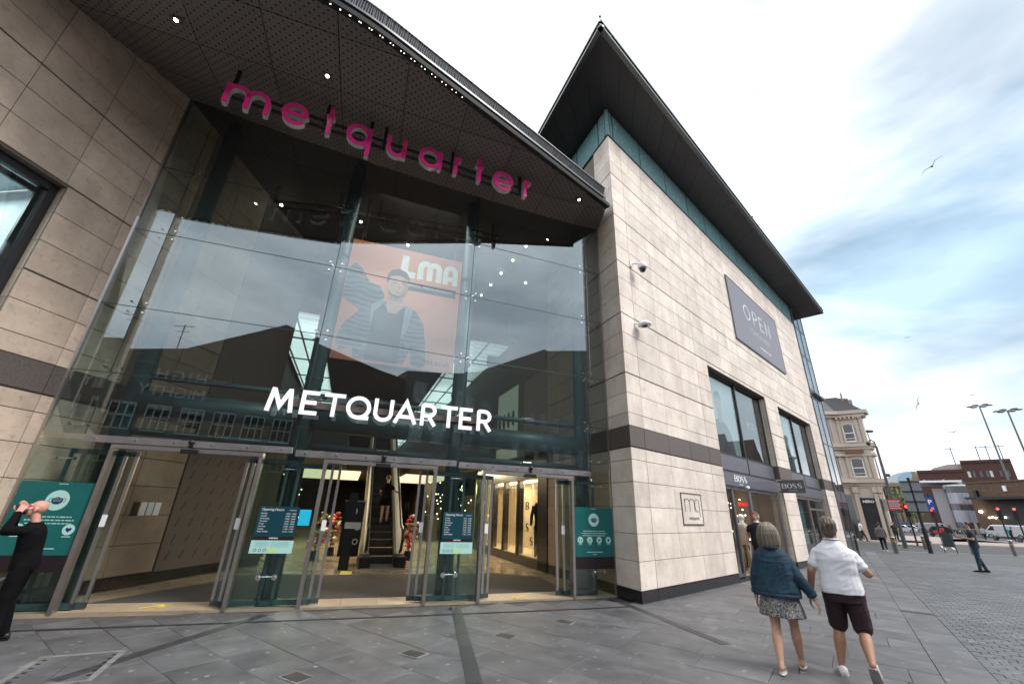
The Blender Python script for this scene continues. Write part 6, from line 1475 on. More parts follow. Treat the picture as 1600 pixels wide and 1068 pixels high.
# cinema with rounded corner and metal bands
A_ = fcol(1474, 820, 140); B_ = fcol(1545, 820, 140); F = fframe(A_, B_); W_ = (B_ - A_).length
t = thing('cinema_block', 'pale metal clad block with rounded glass bands under a white flat roof', 'building', A_)
g = MB(); g.fb(F, 0, W_, -12, 0, 0, 9.2); g.build('wall', mat('pale_wall', (.34, .33, .34), .6), t)
g = MB(); g.fb(F, -2.5, W_ * .75, -12, 2.4, 10.4, 10.8); g.build('flat_roof', WHITE, t); g = MB(); g.fb(F, W_ * .4, W_ + 8, -12, 1.4, 9.6, 9.9); g.build('flat_roof', mat('pale_roof', (1, 1, 1)), t)
MET = mat('ribbed_metal', (.28, .28, .32), .35, .7, var=.4, scale=1.2, stretch=(4, 4, .2))
def curved(F, s0, s1, out_, z0, z1, m_, name):
    P_ = [(s0, 0)] + [(s0 + out_ * (1 - cos(R(a))), out_ * sin(R(a))) for a in range(15, 91, 15)] + [(s1, out_), (s1, 0)]
    g = MB(); g.prism(P_, lambda a, b, h: F.p(a, b, h), z0, z1); return g.build(name, m_, t)
for z0, z1, m_, nm in ((2.2, 4.6, MET, 'metal_band'), (4.6, 5.9, DW, 'glass_band'), (5.9, 8.2, MET, 'metal_band'), (8.2, 9.6, DW, 'glass_band'), (9.6, 9.9, WHITE, 'trim'), (5.75, 5.95, mat('red_trim', (.4, .03, .05), .5), 'trim'), (0, 2.2, DW, 'glass_band')):
    curved(F, 2.0, W_, 2.2 + (.08 if m_ is MET or nm == 'trim' else 0), z0, z1, m_, nm)
for i in range(4): g = MB(); g.fb(F, 6 + 2.2 * i, 7.0 + 2.2 * i, 2.28, 2.34, 5.1, 5.4); g.build('lit_sign', mat('shop_light', (1, 1, 1)), t)
for i in range(8): g = MB(); g.tube(F.p(1 + 2 * i, 4.5, 0), F.p(1 + 2 * i, 4.5, 1.6 + .3 * (i % 3)), .3, .2, 6); g.build('stall_post', [BRK, TEAL, mat('tan_rail', (1, 1, 1))][i % 3], t)
# near brown brick building
A_ = fcol(1531, 820, 118); B_ = fcol(1640, 822, 112); F = fframe(A_, B_); W_ = (B_ - A_).length
t = thing('brown_brick_building', 'plain brown brick building with a dark canopy at the right edge of the view', 'building', A_)
g = MB(); g.fb(F, 0, W_, -15, 0, 0, 8.9); g.build('wall', BB, t); g = MB(); g.fb(F, -.1, W_, -.2, .15, 8.8, 9.1); g.build('parapet', BB, t)
g = MB(); g.fb(F, W_ * .2, W_, 0, 3.5, 5.9, 6.3); g.build('canopy', BLACK, t); g = MB(); g.fb(F, W_ * .42, W_, 0, .1, 0, 5.9); g.build('shopfront', mat('dark_front', (.02, .018, .017), .5), t)
g = MB(); g.fb(F, W_ * .12, W_ * .17, .0, .5, 6.3, 7.6); g.build('vent_box', BLACK, t); g = MB(); g.fb(F, W_ * .58, W_ * .63, 0, .2, 7.3, 8.2); g.build('white_plate', WHITE, t)
for i in range(6): g = MB(); g.ell(F.p(W_ * (.22 + .05 * i), .3, 3.0 + .1 * (i % 2)), (.14, .14, .14), 6, 4); g.build('wall_lamp', mat('shop_light', (1, 1, 1)), t)
g = MB(); c = F.p(W_ * .12, .3, 4.0); g.ell(c, (.25, .25, .25), 8, 6); g.build('wall_lamp', mat('shop_light', (1, 1, 1)), t)
# classical stone building with domed glass roof
ST = mat('sooty_sandstone', (.25, .20, .135), .85, var=.25, scale=.5)
A_ = fcol(1378, 815, 210); B_ = fcol(1480, 818, 205); F = fframe(A_, B_); W_ = (B_ - A_).length
t = thing('classical_hall', 'far sandstone hall with a pediment and arched portal', 'building', A_)
g = MB(); g.fb(F, 0, W_, -25, 0, 0, 14.6); g.build('wall', ST, t); g = MB(); g.fb(F, 0, W_, -.5, 1.0, 13.6, 14.8); g.build('cornice', ST, t)
g = MB(); g.prism([(W_ * .68, 14.8), (W_ * .80, 18.4), (W_ * .94, 14.8)], lambda a, b, h: F.p(a, h, b), 0, 2); g.build('pediment', ST, t)
g = MB(); P_ = [(-3, 2)] + [(-3 * cos(R(a)), 9 + 3.4 * sin(R(a))) for a in range(0, 181, 15)] + [(3, 2)]; g.prism(P_, lambda a, b, h: F.p(W_ * .81 + a, h, b), 0, .3); g.build('arched_portal', mat('dark_sandstone', (.11, .08, .055), .85), t)
for i in range(9): g = MB(); x = W_ * (.04 + .07 * i); g.fb(F, x, x + 1.6, 0, .2, 9.0, 11.6); g.build('window', DW, t); g = MB(); g.fb(F, x - 1.1, x - .5, 0, .6, 2, 13.6); g.build('pilaster', ST, t)
A_ = fcol(1388, 812, 225); B_ = fcol(1447, 812, 225); F = fframe(A_, B_); W_ = (B_ - A_).length
t = thing('glass_dome_roof', 'far curved white and blue glass roof above the sandstone hall', 'building', A_)
g = MB(); g.prism([(0, 14), (0, 15)] + [(W_ * k_ / 10, 15.5 + 4.6 * (1 - ((10 - k_) / 10) ** 2)) for k_ in range(1, 11)] + [(W_, 14)], lambda a, b, h: F.p(a, -h, b), 0, 20); g.build('roof_shell', mat('pale_blue_roof', (.42, .50, .56), .3), t)
g = MB(); g.prism([(W_ * .55, 15.5), (W_ * .62, 18), (W_ * .75, 19.2), (W_, 19.8), (W_, 15.5)], lambda a, b, h: F.p(a, h, b), .1, .4); g.build('glass_front', mat('blue_glass', (.25, .38, .5), .2), t)
g = MB(); g.fb(F, W_, W_ + 9, -15, 0, 10, 20); g.build('end_tower', ST, t)
# P sign
b = fcol(1463, 815, 100); F = fframe(b, b + V((cos(R(45)), -sin(R(45)), 0))); t = thing('parking_sign', 'tall blue sign with a white P hanging before the dark brick block', 'sign', b)
g = MB(); g.fb(F, -.42, .42, 0, .2, 3.4, 5.7); g.build('panel', mat('parking_blue', (.01, .05, .30), .5), t); text('letter_p', 'P', F, 0, .22, 4.65, .95, WHITE, t, .03, bold=.02); text('letter_x', 'x', F, 0.1, .22, 3.85, .6, WHITE, t, .03, bold=.02)
g = MB(); g.tube(b + V((0, 0, 0)), b + V((0, 0, 6.6)), .12, .12, 8); g.build('post', DARK, t)
# tree behind the posts
b = fcol(1397, 815, 105); t = thing('street_tree', 'bushy green tree behind the tall grey post', 'tree', b)
LEAF = mat('leaf_green', (.10, .135, .03), .7, var=.5, scale=1.5)
g = MB(); g.tube(b, b + V((0, 0, 3.2)), .25, .15, 8)
for i in range(6): a = i * 1.05; g.tube(b + V((0, 0, 2.5 + .2 * i)), b + V((2.2 * cos(a), 2.2 * sin(a), 5 + .3 * (i % 3))), .1, .03, 6)
g.build('trunk', mat('bark', (.07, .05, .035), .9), t)
g = MB(); cl = [(V((rs.gauss(0, 2.1), rs.gauss(0, 2.1), 5.0 + rs.gauss(0, 1.1))), rs.uniform(.7, 1.3)) for _ in range(26)]
for c, r_ in cl:
    for _ in range(120):
        v_ = V((rs.gauss(0, 1), rs.gauss(0, 1), rs.gauss(0, 1))).normalized() * r_ * rs.uniform(.6, 1.05); q_ = b + c + v_; e1 = V((rs.uniform(-1, 1), rs.uniform(-1, 1), rs.uniform(-1, 1))) * .16; e2 = V((rs.uniform(-1, 1), rs.uniform(-1, 1), rs.uniform(-1, 1))) * .16
        g.add([q_ - e1, q_ + e2, q_ + e1, q_ - e2], [(0, 1, 2, 3)])
tag(g.build('crown', LEAF, t, fix=False), kind='stuff')

# ================================================================== road marks, islands
RM = mat('road_paint', (.5, .5, .48), .7, var=.2)
rd = None
for i, (a, b) in enumerate((((1500, 846), (1530, 850)), ((1545, 850), (1580, 853)), ((1470, 852), (1478, 858)), ((1484, 852), (1492, 858)))):
    A_ = gp(*a, -.135); B_ = gp(*b, -.135); u = (B_ - A_).normalized(); n = V((u.y, -u.x, 0)); g = MB()
    g.box((0, -.06, 0), ((B_ - A_).length, .06, .004), X=lambda p: A_ + u * p.x + n * p.y + V((0, 0, p.z))); tag(g.build('road_marking', RM), kind='structure')
g = MB(); P_ = [fcol(1480, 838, 66), fcol(1520, 838, 70), fcol(1640, 842, 75), fcol(1640, 838, 82), fcol(1500, 832, 82), fcol(1470, 833, 78)]; n = len(P_)
g.add([up(p, -.139) for p in P_] + [up(p, -.0) for p in P_], [tuple(range(n)), tuple(range(n, 2 * n))] + [(i, (i + 1) % n, n + (i + 1) % n, n + i) for i in range(n)]); tag(g.build('traffic_island', mat('island_grey', (.16, .155, .15), .8)), kind='structure')
g = MB(); P_ = [fcol(1400, 846, 50), fcol(1450, 848, 50), fcol(1455, 842, 62), fcol(1405, 840, 62)]; n = len(P_)
g.add([up(p, -.139) for p in P_] + [up(p, -.0) for p in P_], [tuple(range(n)), tuple(range(n, 2 * n))] + [(i, (i + 1) % n, n + (i + 1) % n, n + i) for i in range(n)]); tag(g.build('traffic_island', PINK), kind='structure')

# ================================================================== vehicles
TYRE = mat('tyre', (.02, .02, .02), .8); CGL = mat('car_glass', (.02, .025, .03), .05, spec=.9)
def car(px, D, head, color, label, kind='car', cat='car'):
    """head: heading in radians; body profile along x (length), y width"""
    b = fcol(px, 830, D); b.z = -.14; t = thing('parked_' + kind if kind != 'car' else 'car', label, cat, b, head)
    X = Matrix.Translation(b) @ Matrix.Rotation(head, 4, 'Z')
    if kind == 'van': Lh, W2, prof_, gl = 2.5, .95, [(-2.5, .35), (-2.5, 1.9), (-2.3, 2.0), (1.0, 2.0), (1.35, 1.9), (1.95, 1.15), (2.45, .95), (2.55, .6), (2.5, .3)], [(1.02, 1.15), (1.05, 1.8), (1.35, 1.78), (1.85, 1.15)]
    else: Lh, W2, prof_, gl = 2.1, .86, [(-2.15, .35), (-2.15, .9), (-1.95, 1.0), (-1.5, 1.42), (.35, 1.45), (1.05, .98), (1.95, .82), (2.15, .6), (2.1, .3)], [(-1.7, .98), (-1.35, 1.36), (.3, 1.39), (.9, .98)]
    pm = mat('car_paint_' + color[0], color[1], .25, .3, var=.03, clear=.8)
    g = MB(); n = len(prof_)
    rings = []
    for y, k_ in ((-W2, .0), (-W2 * .93, 1), (W2 * .93, 1), (W2, 0)):
        rings.append([X @ V((x * (1 if k_ else .985), y, (z if k_ else (z if z < 1.0 else 1.0 + (z - 1.0) * .86)))) for x, z in prof_])
    g.loft(rings); body = g.build('body', pm, t, bevel=0)
    for sy in (-1, 1):
        g = MB(); g.prism(gl, lambda a, b_, h: X @ V((a, h, b_)), sy * (W2 * .94), sy * (W2 * 1.003)); g.build('side_window', CGL, t)
        g = MB(); g.box((Lh * .93, sy * W2 * .75 - .14, .62), (Lh * 1.02, sy * W2 * .75 + .14, .78), 0, X); g.build('headlight', mat('headlight', (.8, .8, .8), .2, emis=(1, 1, .95), estr=.8), t)
        g = MB(); g.box((-Lh * 1.03, sy * W2 * .8 - .1, .7), (-Lh * .99, sy * W2 * .8 + .1, .95), 0, X); g.build('tail_light', mat('tail_light', (.5, .01, .01), .3, emis=(.9, .02, .02), estr=.8), t)
        for sx in (-.62, .64):
            g = MB(); c = X @ V((sx * Lh, sy * (W2 - .08), .32)); ax = (X.to_3x3() @ V((0, 1, 0))); g.tube(c - ax * .11, c + ax * .11, .32, .32, 16); wl = g.build('wheel', TYRE, t)
            g = MB(); g.tube(c - ax * .12, c + ax * .12, .19, .19, 12); g.build('rim', STEEL, wl)
    g = MB(); zt = 1.36 if kind != 'van' else 1.8
    fx = ([(.40, 1.38), (1.0, 1.0), (1.02, 1.03), (.43, 1.42)] if kind != 'van' else [(1.36, 1.86), (1.9, 1.17), (1.94, 1.2), (1.4, 1.9)])
    g.prism(fx, lambda a, b_, h: X @ V((a, h, b_)), -W2 * .8, W2 * .8); g.build('windscreen', CGL, t)
    if kind != 'van': g = MB(); g.prism([(-1.92, 1.02), (-1.55, 1.38), (-1.58, 1.42), (-1.97, 1.04)], lambda a, b_, h: X @ V((a, h, b_)), -W2 * .8, W2 * .8); g.build('rear_window', CGL, t)
    return t
WHc = ('white', (.62, .63, .65)); SIL = ('silver', (.38, .38, .40)); BLK = ('black', (.02, .02, .022)); RED = ('red', (.35, .02, .02)); BLU = ('blue', (.03, .08, .2))
car(1570, 108, R(128), WHc, 'white panel van crossing on the road behind the traffic lights', 'van', 'van')
for px_, D, hd, c_, l_, kd in ((1462, 135, -40, SIL, 'silver van queueing in the far traffic', 'van'), (1476, 118, -45, BLK, 'black car at the right of the far traffic queue', 'car'), (1441, 150, -42, WHc, 'white car in the far queue left of the large road sign', 'car'), (1425, 128, -42, SIL, 'silver car in the far queue right of the grey post', 'car'), (1411, 118, -42, WHc, 'white car half hidden behind the tall grey post', 'car'), (1398, 125, -42, BLK, 'dark car at the left end of the far traffic', 'car'), (1418, 175, -42, BLU, 'blue van in the distance beyond the queue', 'van'), (1452, 165, -42, BLK, 'dark car in the distance behind the large road sign', 'car'), (1434, 190, -42, RED, 'red car at the very back of the distant queue', 'car'), (1450, 200, -42, SIL, 'silver van at the very back near the sandstone hall', 'van')):
    car(px_, D, R(hd), c_, l_, kd, 'van' if kd == 'van' else 'car')
b = fcol(1465, 830, 95); b.z = -.14; t = thing('motorbike', 'red motorbike with rider waiting in the road', 'motorbike', b)
X = Matrix.Translation(b) @ Matrix.Rotation(R(40), 4, 'Z')
g = MB(); g.box((-.25, -.5, .5), (.25, .45, .85), 0, X); g.box((-.3, -.75, .8), (.3, -.35, 1.25), 0, X); g.build('body', mat('bike_red', (.5, .02, .03), .4), t, bevel=.04)
for y in (-.65, .65): g = MB(); c = X @ V((0, y, .3)); ax = X.to_3x3() @ V((1, 0, 0)); g.tube(c - ax * .06, c + ax * .06, .3, .3, 14); g.build('wheel', TYRE, t)

# ================================================================== gulls
GULL = mat('gull_dark', (.07, .07, .08), .7)
for (x, y), sp, rot_, l_, D in (((1456, 260), 1.3, .5, 'largest gull, gliding high in the open sky', 60), ((1435, 630), .9, 1.2, 'gull banking just above the far rooftops left of the masts', 70), ((1490, 675), .9, .1, 'faint gull low between the old building and the masts', 100), ((1520, 617), .5, 0, 'tiny gull left of the mast tops', 100), ((1418, 527), .45, 0, 'tiny speck of a gull in mid sky', 100)):
    c = far(x, y, D); rt = thing('gull', l_, 'bird', c); vd = (c - CAMP).normalized(); rx = vd.cross(V((0, 0, 1))).normalized(); uz = rx.cross(vd)
    a = rx * cos(rot_) + uz * sin(rot_); n = -rx * sin(rot_) + uz * cos(rot_)
    g = MB()
    q_ = vd.to_track_quat('Z', 'Y').to_matrix().to_4x4()
    g.ell(c, (.10 * sp, .10 * sp, .28 * sp), 8, 6, 0, q_); g.build('body', GULL, rt)
    for s_ in (-1, 1):
        g = MB(); m0 = c; m1 = c + a * s_ * .45 * sp + n * .18 * sp; m2 = c + a * s_ * 1.0 * sp + n * .02 * sp
        w1 = vd * .16 * sp; g.loft([[m0 - w1, m0 + n * .03, m0 + w1, m0 - n * .05], [m1 - w1, m1 + n * .03, m1 + w1 * .8, m1 - n * .03], [m2 - w1 * .2, m2 + n * .01, m2 + w1 * .2, m2 - n * .01]]); g.build('wing', GULL, rt)
# ================================================================== people
def capsule(g, a, b, ra, rb, n=12):
    a = V(a); b = V(b); g.tube(a, b, ra, rb, n); g.ell(a, (ra,) * 3, n, 8); g.ell(b, (rb,) * 3, n, 8)
def limb(g, pts, rs_):
    for (a, b), (ra, rb) in zip(zip(pts, pts[1:]), zip(rs_, rs_[1:])): capsule(g, a, b, ra, rb)
def torso(g, rings, n=20):
    g.loft([[V((cx + rx * math.copysign(abs(cos(t)) ** .85, cos(t)), cy + ry * math.copysign(abs(sin(t)) ** .85, sin(t)), z)) for t in [2 * pi * i / n for i in range(n)]] for cx, cy, z, rx, ry in rings])
def remesh(name, g, vox, m_, root, X, it=4, wrinkle=0, wsc=9., keepz=None, ms=None, pick=None, strands=0):
    me = bpy.data.meshes.new('tmp'); me.from_pydata([tuple(v) for v in g.v], [], g.f)
    bm = bmesh.new(); bm.from_mesh(me); bmesh.ops.recalc_face_normals(bm, faces=bm.faces); bm.to_mesh(me); bm.free()
    o = bpy.data.objects.new('tmp', me); COL.objects.link(o)
    r_ = o.modifiers.new('r', 'REMESH'); r_.mode = 'VOXEL'; r_.voxel_size = vox
    s_ = o.modifiers.new('s', 'SMOOTH'); s_.iterations = it; s_.factor = .5
    dg = bpy.context.evaluated_depsgraph_get(); m2 = bpy.data.meshes.new_from_object(o.evaluated_get(dg)); bpy.data.objects.remove(o)
    if wrinkle:
        nrm = [v.normal.copy() for v in m2.vertices]
        for v, n in zip(m2.vertices, nrm):
            p = v.co; f = .7 * mnoise.noise(V((p.x * wsc * .6, p.y * wsc * .6, p.z * wsc * .5))) + .5 * (.4 - abs(mnoise.noise(V((p.x * wsc * .7 + p.z * 3, p.y * wsc * .7, p.z * wsc * 1.7 - p.x * 6 + 5)))) * 1.6)
            v.co = p + n * f * wrinkle
    if strands:
        nrm = [v.normal.copy() for v in m2.vertices]
        for v, n in zip(m2.vertices, nrm):
            p = v.co; a = atan2(p.y, p.x); f = mnoise.noise(V((cos(a) * 7, sin(a) * 7, p.z * 6))) + .6 * mnoise.noise(V((cos(a) * 17, sin(a) * 17, p.z * 9))); v.co = p + n * f * strands
    m2.materials.clear()
    for q_ in (ms or [m_]): m2.materials.append(q_)
    for p in m2.polygons:
        p.use_smooth = True
        if pick: p.material_index = pick(p.center)
    return link(name, m2, root)
def hand(g, W, D, S, side, k=1.0, curl=.5):
    """W wrist, D direction of the fingers, S direction of the thumb side"""
    D = V(D).normalized(); S = (V(S) - D * V(S).dot(D)).normalized(); Nn = D.cross(S) * side; W = V(W)
    for i in range(4):
        o_ = (.5 - i / 3) * .062 * k; b = W + D * .03 * k + S * o_ * .7; capsule(g, b, W + D * .088 * k + S * o_, .017 * k, .0125 * k, 8)
        ln = (.072, .08, .075, .058)[i] * k; b1 = W + D * .09 * k + S * o_; d1 = (D + Nn * curl * .5).normalized(); b2 = b1 + d1 * ln * .55; d2 = (D + Nn * curl * 1.6).normalized()
        capsule(g, b1, b2, .0105 * k, .0095 * k, 8); capsule(g, b2, b2 + d2 * ln * .5, .0092 * k, .0075 * k, 8)
    t0 = W + D * .03 * k + S * .03 * k; t1 = t0 + (D * .6 + S * .75).normalized() * .045 * k; capsule(g, t0, t1, .015 * k, .012 * k, 8); capsule(g, t1, t1 + (D + S * .2 + Nn * curl).normalized() * .035 * k, .011 * k, .008 * k, 8)
SKIN = lambda n, c: mat('skin_' + n, c, .5, var=.06, scale=14)
def head_prims(g, c, yaw=0, k=1.0, pitch=0):
    c = V(c); Rm = (Matrix.Rotation(yaw, 4, 'Z') @ Matrix.Rotation(pitch, 4, 'X'))
    def P(x, y, z): return c + Rm @ V((x * k, y * k, z * k))
    def E(x, y, z, rx, ry, rz, n=14): g.ell(P(x, y, z), (rx * k, ry * k, rz * k), n, 10, 0, Rm)
    E(0, -.015, .03, .076, .095, .09); E(0, .02, -.03, .062, .075, .085); E(0, .045, -.085, .038, .04, .035); E(0, .103, -.01, .013, .02, .024, 8); E(0, .094, .012, .010, .014, .03, 8); E(0, .086, -.055, .026, .014, .008, 8); E(0, .086, -.068, .022, .013, .008, 8)
    E(0, .078, .032, .055, .02, .014, 10)
    for s_ in (-1, 1): E(s_ * .08, -.005, -.01, .012, .022, .034, 8); E(s_ * .045, .058, -.02, .022, .02, .02, 8)
    return P, Rm
def eyes(P, root, k):
    for s_ in (-1, 1): g = MB(); g.ell(P(s_ * .031, .083, .012), (.011 * k, .008 * k, .007 * k), 8, 6); lb(g, 'eye', mat('eye_dark', (.03, .02, .018), .2), root)
def shoe(a, dirv, k, m_, sole_m, root, pitch=0., name='shoe', L_=.27, hgt=.075):
    d = V((dirv[0], dirv[1], 0)).normalized(); s_ = V((d.y, -d.x, 0)); u_ = V((0, 0, 1)); X_ = Matrix((s_, d, u_)).transposed() @ Matrix.Rotation(pitch, 3, 'X'); a = V(a)
    def ring(y, w_, z0, z1, n=14): return [a + X_ @ V((w_ * cos(t), y, (z0 + z1) / 2 + (z1 - z0) / 2 * sin(t))) for t in [2 * pi * i / n for i in range(n)]]
    k2 = k
    rr = [(-.075, .018, .015, .05), (-.068, .032, .012, .085), (-.03, .038, .012, .095), (.03, .040, .012, .085), (.09, .045, .012, .062), (.15, .043, .012, .048), (.185, .028, .014, .036), (.2, .010, .016, .025)]
    g = MB(); g.loft([ring(y * k2, w_ * k2, z0 * k2 - .0, z1 * k2) for y, w_, z0, z1 in rr]); o = g.build(name, m_, root, smooth=True)
    g = MB(); g.loft([[a + X_ @ V((w_ * k2 * 1.08 * cos(t), y * k2, z_)) for t in [2 * pi * i / 14 for i in range(14)] for z_ in ((0.0 if sin(t) < 0 else .02),)] for y, w_, z0, z1 in rr]); g.build('sole', sole_m, o)
    return o

def person_root(label, loc, az, name='person'):
    t = thing(name, label, 'person', loc, -az); return t, Matrix.Translation(V(loc)) @ Matrix.Rotation(-az, 4, 'Z')
LW = lambda root, g: [root]
# NOTE: local meshes are written directly in the root's own space
def lb(g, name, m_, root, smooth=True):      # build from local coordinates
    M = WM[root.name]; g.v = [M @ v for v in g.v]; return g.build(name, m_, root, smooth=smooth)

# ---- woman in denim jacket (seen from behind, walking away)
k = .915
wm, XW = person_root('woman with a grey bob in a blue denim jacket and patterned skirt walking away', (3.42, 5.90, 0), R(35))
sk = SKIN('fair', (.52, .30, .21)); VB = .0075
g = MB(); torso(g, [(0, 0, .80 * k, .15, .11), (0, 0, .98 * k, .15, .11), (0, 0, 1.2 * k, .14, .1), (0, 0, 1.38 * k, .15, .09), (0, 0, 1.44 * k, .07, .06)])
P_h, _ = head_prims(g, (0.0, .02, 1.605 * k), 0, .98)
capsule(g, (0, 0, 1.40 * k), (0, .01, 1.55 * k), .05, .05)
hipL, hipR = V((-.085, 0, .86 * k)), V((.085, 0, .86 * k))
kL, aL_ = V((-.085, -.04, .47 * k)), V((-.08, -.235, .11)); kR, aR_ = V((.095, .15, .48 * k)), V((.10, .20, .085))
limb(g, [hipL, kL, kL * .66 + aL_ * .34 + V((0, -.024, 0)), aL_], [.085, .050, .056, .031]); limb(g, [hipR, kR, kR * .66 + aR_ * .34 + V((0, -.028, 0)), aR_], [.085, .050, .056, .031])
for a, pit in ((aL_, -.25), (aR_, 0)):
    for i in range(5): capsule(g, a + V((-.0, .0, -.035)), a + V((-.03 + .014 * i, .17, -.065)), .024, .009, 8)
    capsule(g, a, a + V((0, -.03, -.04)), .035, .028)
wrL = V((-.255, .03, .80 * k)); wrR = V((.37, .02, .835 * k))
limb(g, [(-.145, 0, 1.30 * k), (-.22, -.03, 1.08 * k), wrL], [.045, .04, .027]); limb(g, [(.145, 0, 1.30 * k), (.245, -.04, 1.08 * k), wrR], [.045, .04, .027])
hand(g, wrL, (-.05, .2, -1), (0, 1, 0), 1, .9, .5); hand(g, wrR, (.35, .1, -1), (0, 1, .2), -1, .9, .7)
remesh('body', g, VB, sk, wm, XW, 3)
DEN = mat('denim', (.008, .036, .066), .8, var=.5, scale=9, col2=(.004, .018, .034), bump=.25, bscale=300)
g = MB(); torso(g, [(0, -.01, .845 * k, .235, .175), (0, -.01, .90 * k, .245, .18), (0, -.01, 1.05 * k, .225, .16), (0, -.015, 1.25 * k, .205, .135), (0, -.01, 1.34 * k, .190, .118), (0, 0, 1.40 * k, .145, .09), (0, 0, 1.46 * k, .075, .07)])
limb(g, [(-.145, 0, 1.30 * k), (-.22, -.03, 1.08 * k), (-.245, .015, .87 * k)], [.070, .062, .054]); limb(g, [(.145, 0, 1.30 * k), (.245, -.04, 1.08 * k), (.345, .01, .90 * k)], [.070, .062, .055])
remesh('denim_jacket', g, .008, DEN, wm, XW, 1, .017, 9.)
g = MB(); g.path([V((-.17, -.142, 1.27 * k)), V((0, -.158, 1.26 * k)), V((.17, -.142, 1.27 * k))], .004, 6); g.path([V((-.10, -.163, .9 * k)), V((-.07, -.158, 1.25 * k))], .003, 6); g.path([V((.10, -.163, .9 * k)), V((.07, -.158, 1.25 * k))], .003, 6)
lb(g, 'jacket_seam', mat('denim_seam', (.02, .05, .08), .8), wm)
g = MB(); g.lathe((0, -.015, 1.405 * k), [(.10, 0), (.105, .03), (.085, .055), (.07, .05)], 20); lb(g, 'jacket_collar', DEN, wm)
for _a, _b in ((V((-.242, .012, .885 * k)), V((-.247, .018, .845 * k))), (V((.338, .008, .915 * k)), V((.352, .014, .872 * k)))): g = MB(); g.tube(_a, _b, .058, .056, 16); lb(g, 'cuff', DEN, wm)
_n = 40; g = MB(); g.loft([[V((rx_ * math.copysign(abs(cos(t)) ** .85, cos(t)), -.01 + ry_ * math.copysign(abs(sin(t)) ** .85, sin(t)), z_ * k)) for t in [2 * pi * i / _n for i in range(_n)]] for z_, rx_, ry_ in ((.835, .238, .178), (.84, .245, .185), (.875, .247, .187), (.88, .24, .18))]); lb(g, 'hem_band', DEN, wm)
# skirt, patterned
SKT = mat('patterned_skirt', (.02, .02, .024), .8)
tt = SKT.node_tree; bb = tt.nodes['Principled BSDF']; vo = tt.nodes.new('ShaderNodeTexNoise'); vo.inputs['Scale'].default_value = 55; vo.inputs['Detail'].default_value = 2; vo.inputs['Distortion'].default_value = 2.5
tcc = tt.nodes.new('ShaderNodeTexCoord'); tt.links.new(tcc.outputs['Object'], vo.inputs[0]); rr_ = tt.nodes.new('ShaderNodeValToRGB'); rr_.color_ramp.elements[0].position = .50; rr_.color_ramp.elements[1].position = .55; rr_.color_ramp.elements[0].color = (.018, .018, .022, 1); rr_.color_ramp.elements[1].color = (.45, .43, .42, 1)
tt.links.new(vo.outputs[0], rr_.inputs[0]); tt.links.new(rr_.outputs[0], bb.inputs['Base Color'])
g = MB(); n = 84; rings = []
for z, rx, ry, am in ((.98, .17, .13, 0), (.85, .20, .165, .003), (.72, .225, .185, .008), (.62, .240, .20, .012), (.605, .240, .20, .012)):
    rings.append([V(((rx + am * sin(9 * t)) * cos(t), .01 + (ry + am * sin(9 * t)) * sin(t), z * k)) for t in [2 * pi * i / n for i in range(n)]])
g.loft(rings); lb(g, 'skirt', SKT, wm)
# bob hair
HB = mat('grey_blonde_hair', (.20, .165, .125), .55, var=.45, scale=40, stretch=(5, 5, .6), bump=.5, bscale=90)
g = MB(); g.ell((0, -.005, 1.635 * k), (.105, .12, .11), 20, 14); rings = []
for z, rx, ry in ((1.66, .105, .115), (1.60, .118, .12), (1.53, .122, .112), (1.47, .118, .10), (1.43, .10, .085)): rings.append([V((rx * cos(t), -.015 + ry * sin(t), z * k)) for t in [2 * pi * i / 24 for i in range(24)]])
g.loft(rings[::-1]); remesh('hair', g, .0065, HB, wm, XW, 2, .003, 22., strands=.010)
for a in (aL_, aR_):
    g = MB(); c = a + V((0, .055, -.078 if a is aR_ else -.095)); g.ell(c, (.042, .13, .012), 16, 6); s_ = lb(g, 'sandal', mat('white_sandal', (.6, .55, .5), .5), wm)
    g = MB(); g.path([c + V((-.04, .03, .01)), c + V((-.005, .07, .035)), c + V((.04, .03, .01))], .008, 6); M = WM[s_.name]; g.v = [M @ v for v in g.v]; g.build('strap', mat('white_sandal', (1, 1, 1)), s_)

def strandset(root, par, n, path, mats, wd=.004):
    gs = [MB() for _ in mats]
    for i in range(n):
        pts = path(); g = gs[i % len(mats)]
        for a, b in zip(pts, pts[1:]):
            t_ = (b - a).normalized(); r_ = V((a.x, a.y, 0)); r_ = r_.normalized() if r_.length > .01 else V((0, -1, 0)); w_ = t_.cross(r_).normalized() * wd / 2
            g.add([a - w_, a + w_, b + w_, b - w_], [(0, 1, 2, 3)])
    M = WM[root.name]
    for g, m_ in zip(gs, mats): g.v = [M @ v for v in g.v]; tag(g.build('hair_strands', m_, par, fix=False), kind='stuff')
H1 = mat('hair_light', (.34, .29, .23), .5, var=.1); H2 = mat('hair_mid', (.20, .165, .125), .5, var=.1); H3 = mat('hair_dark_ash', (.10, .08, .062), .5, var=.1)
def bobpath():
    a = rs.uniform(0, 2 * pi); e_ = rs.uniform(-.003, .007); P_ = []; low = rs.uniform(1.405, 1.47) if sin(a) < .3 else rs.uniform(1.42, 1.5)
    if .25 * pi < a < .75 * pi: low = rs.uniform(1.60, 1.64)
    tw = rs.uniform(-.12, .12)
    for z, rx, ry in ((1.745, .02, .02), (1.73, .06, .065), (1.70, .09, .10), (1.66, .107, .117), (1.60, .119, .124), (1.53, .124, .116), (1.47, .119, .105), (1.41, .108, .09)):
        z = max(z, low); f = 1 + e_ * 12; P_.append(V((rx * f * cos(a + tw * (1.75 - z) * 3), -.012 + ry * f * sin(a + tw * (1.75 - z) * 3), z * .915)))
        if z == low: break
    return P_
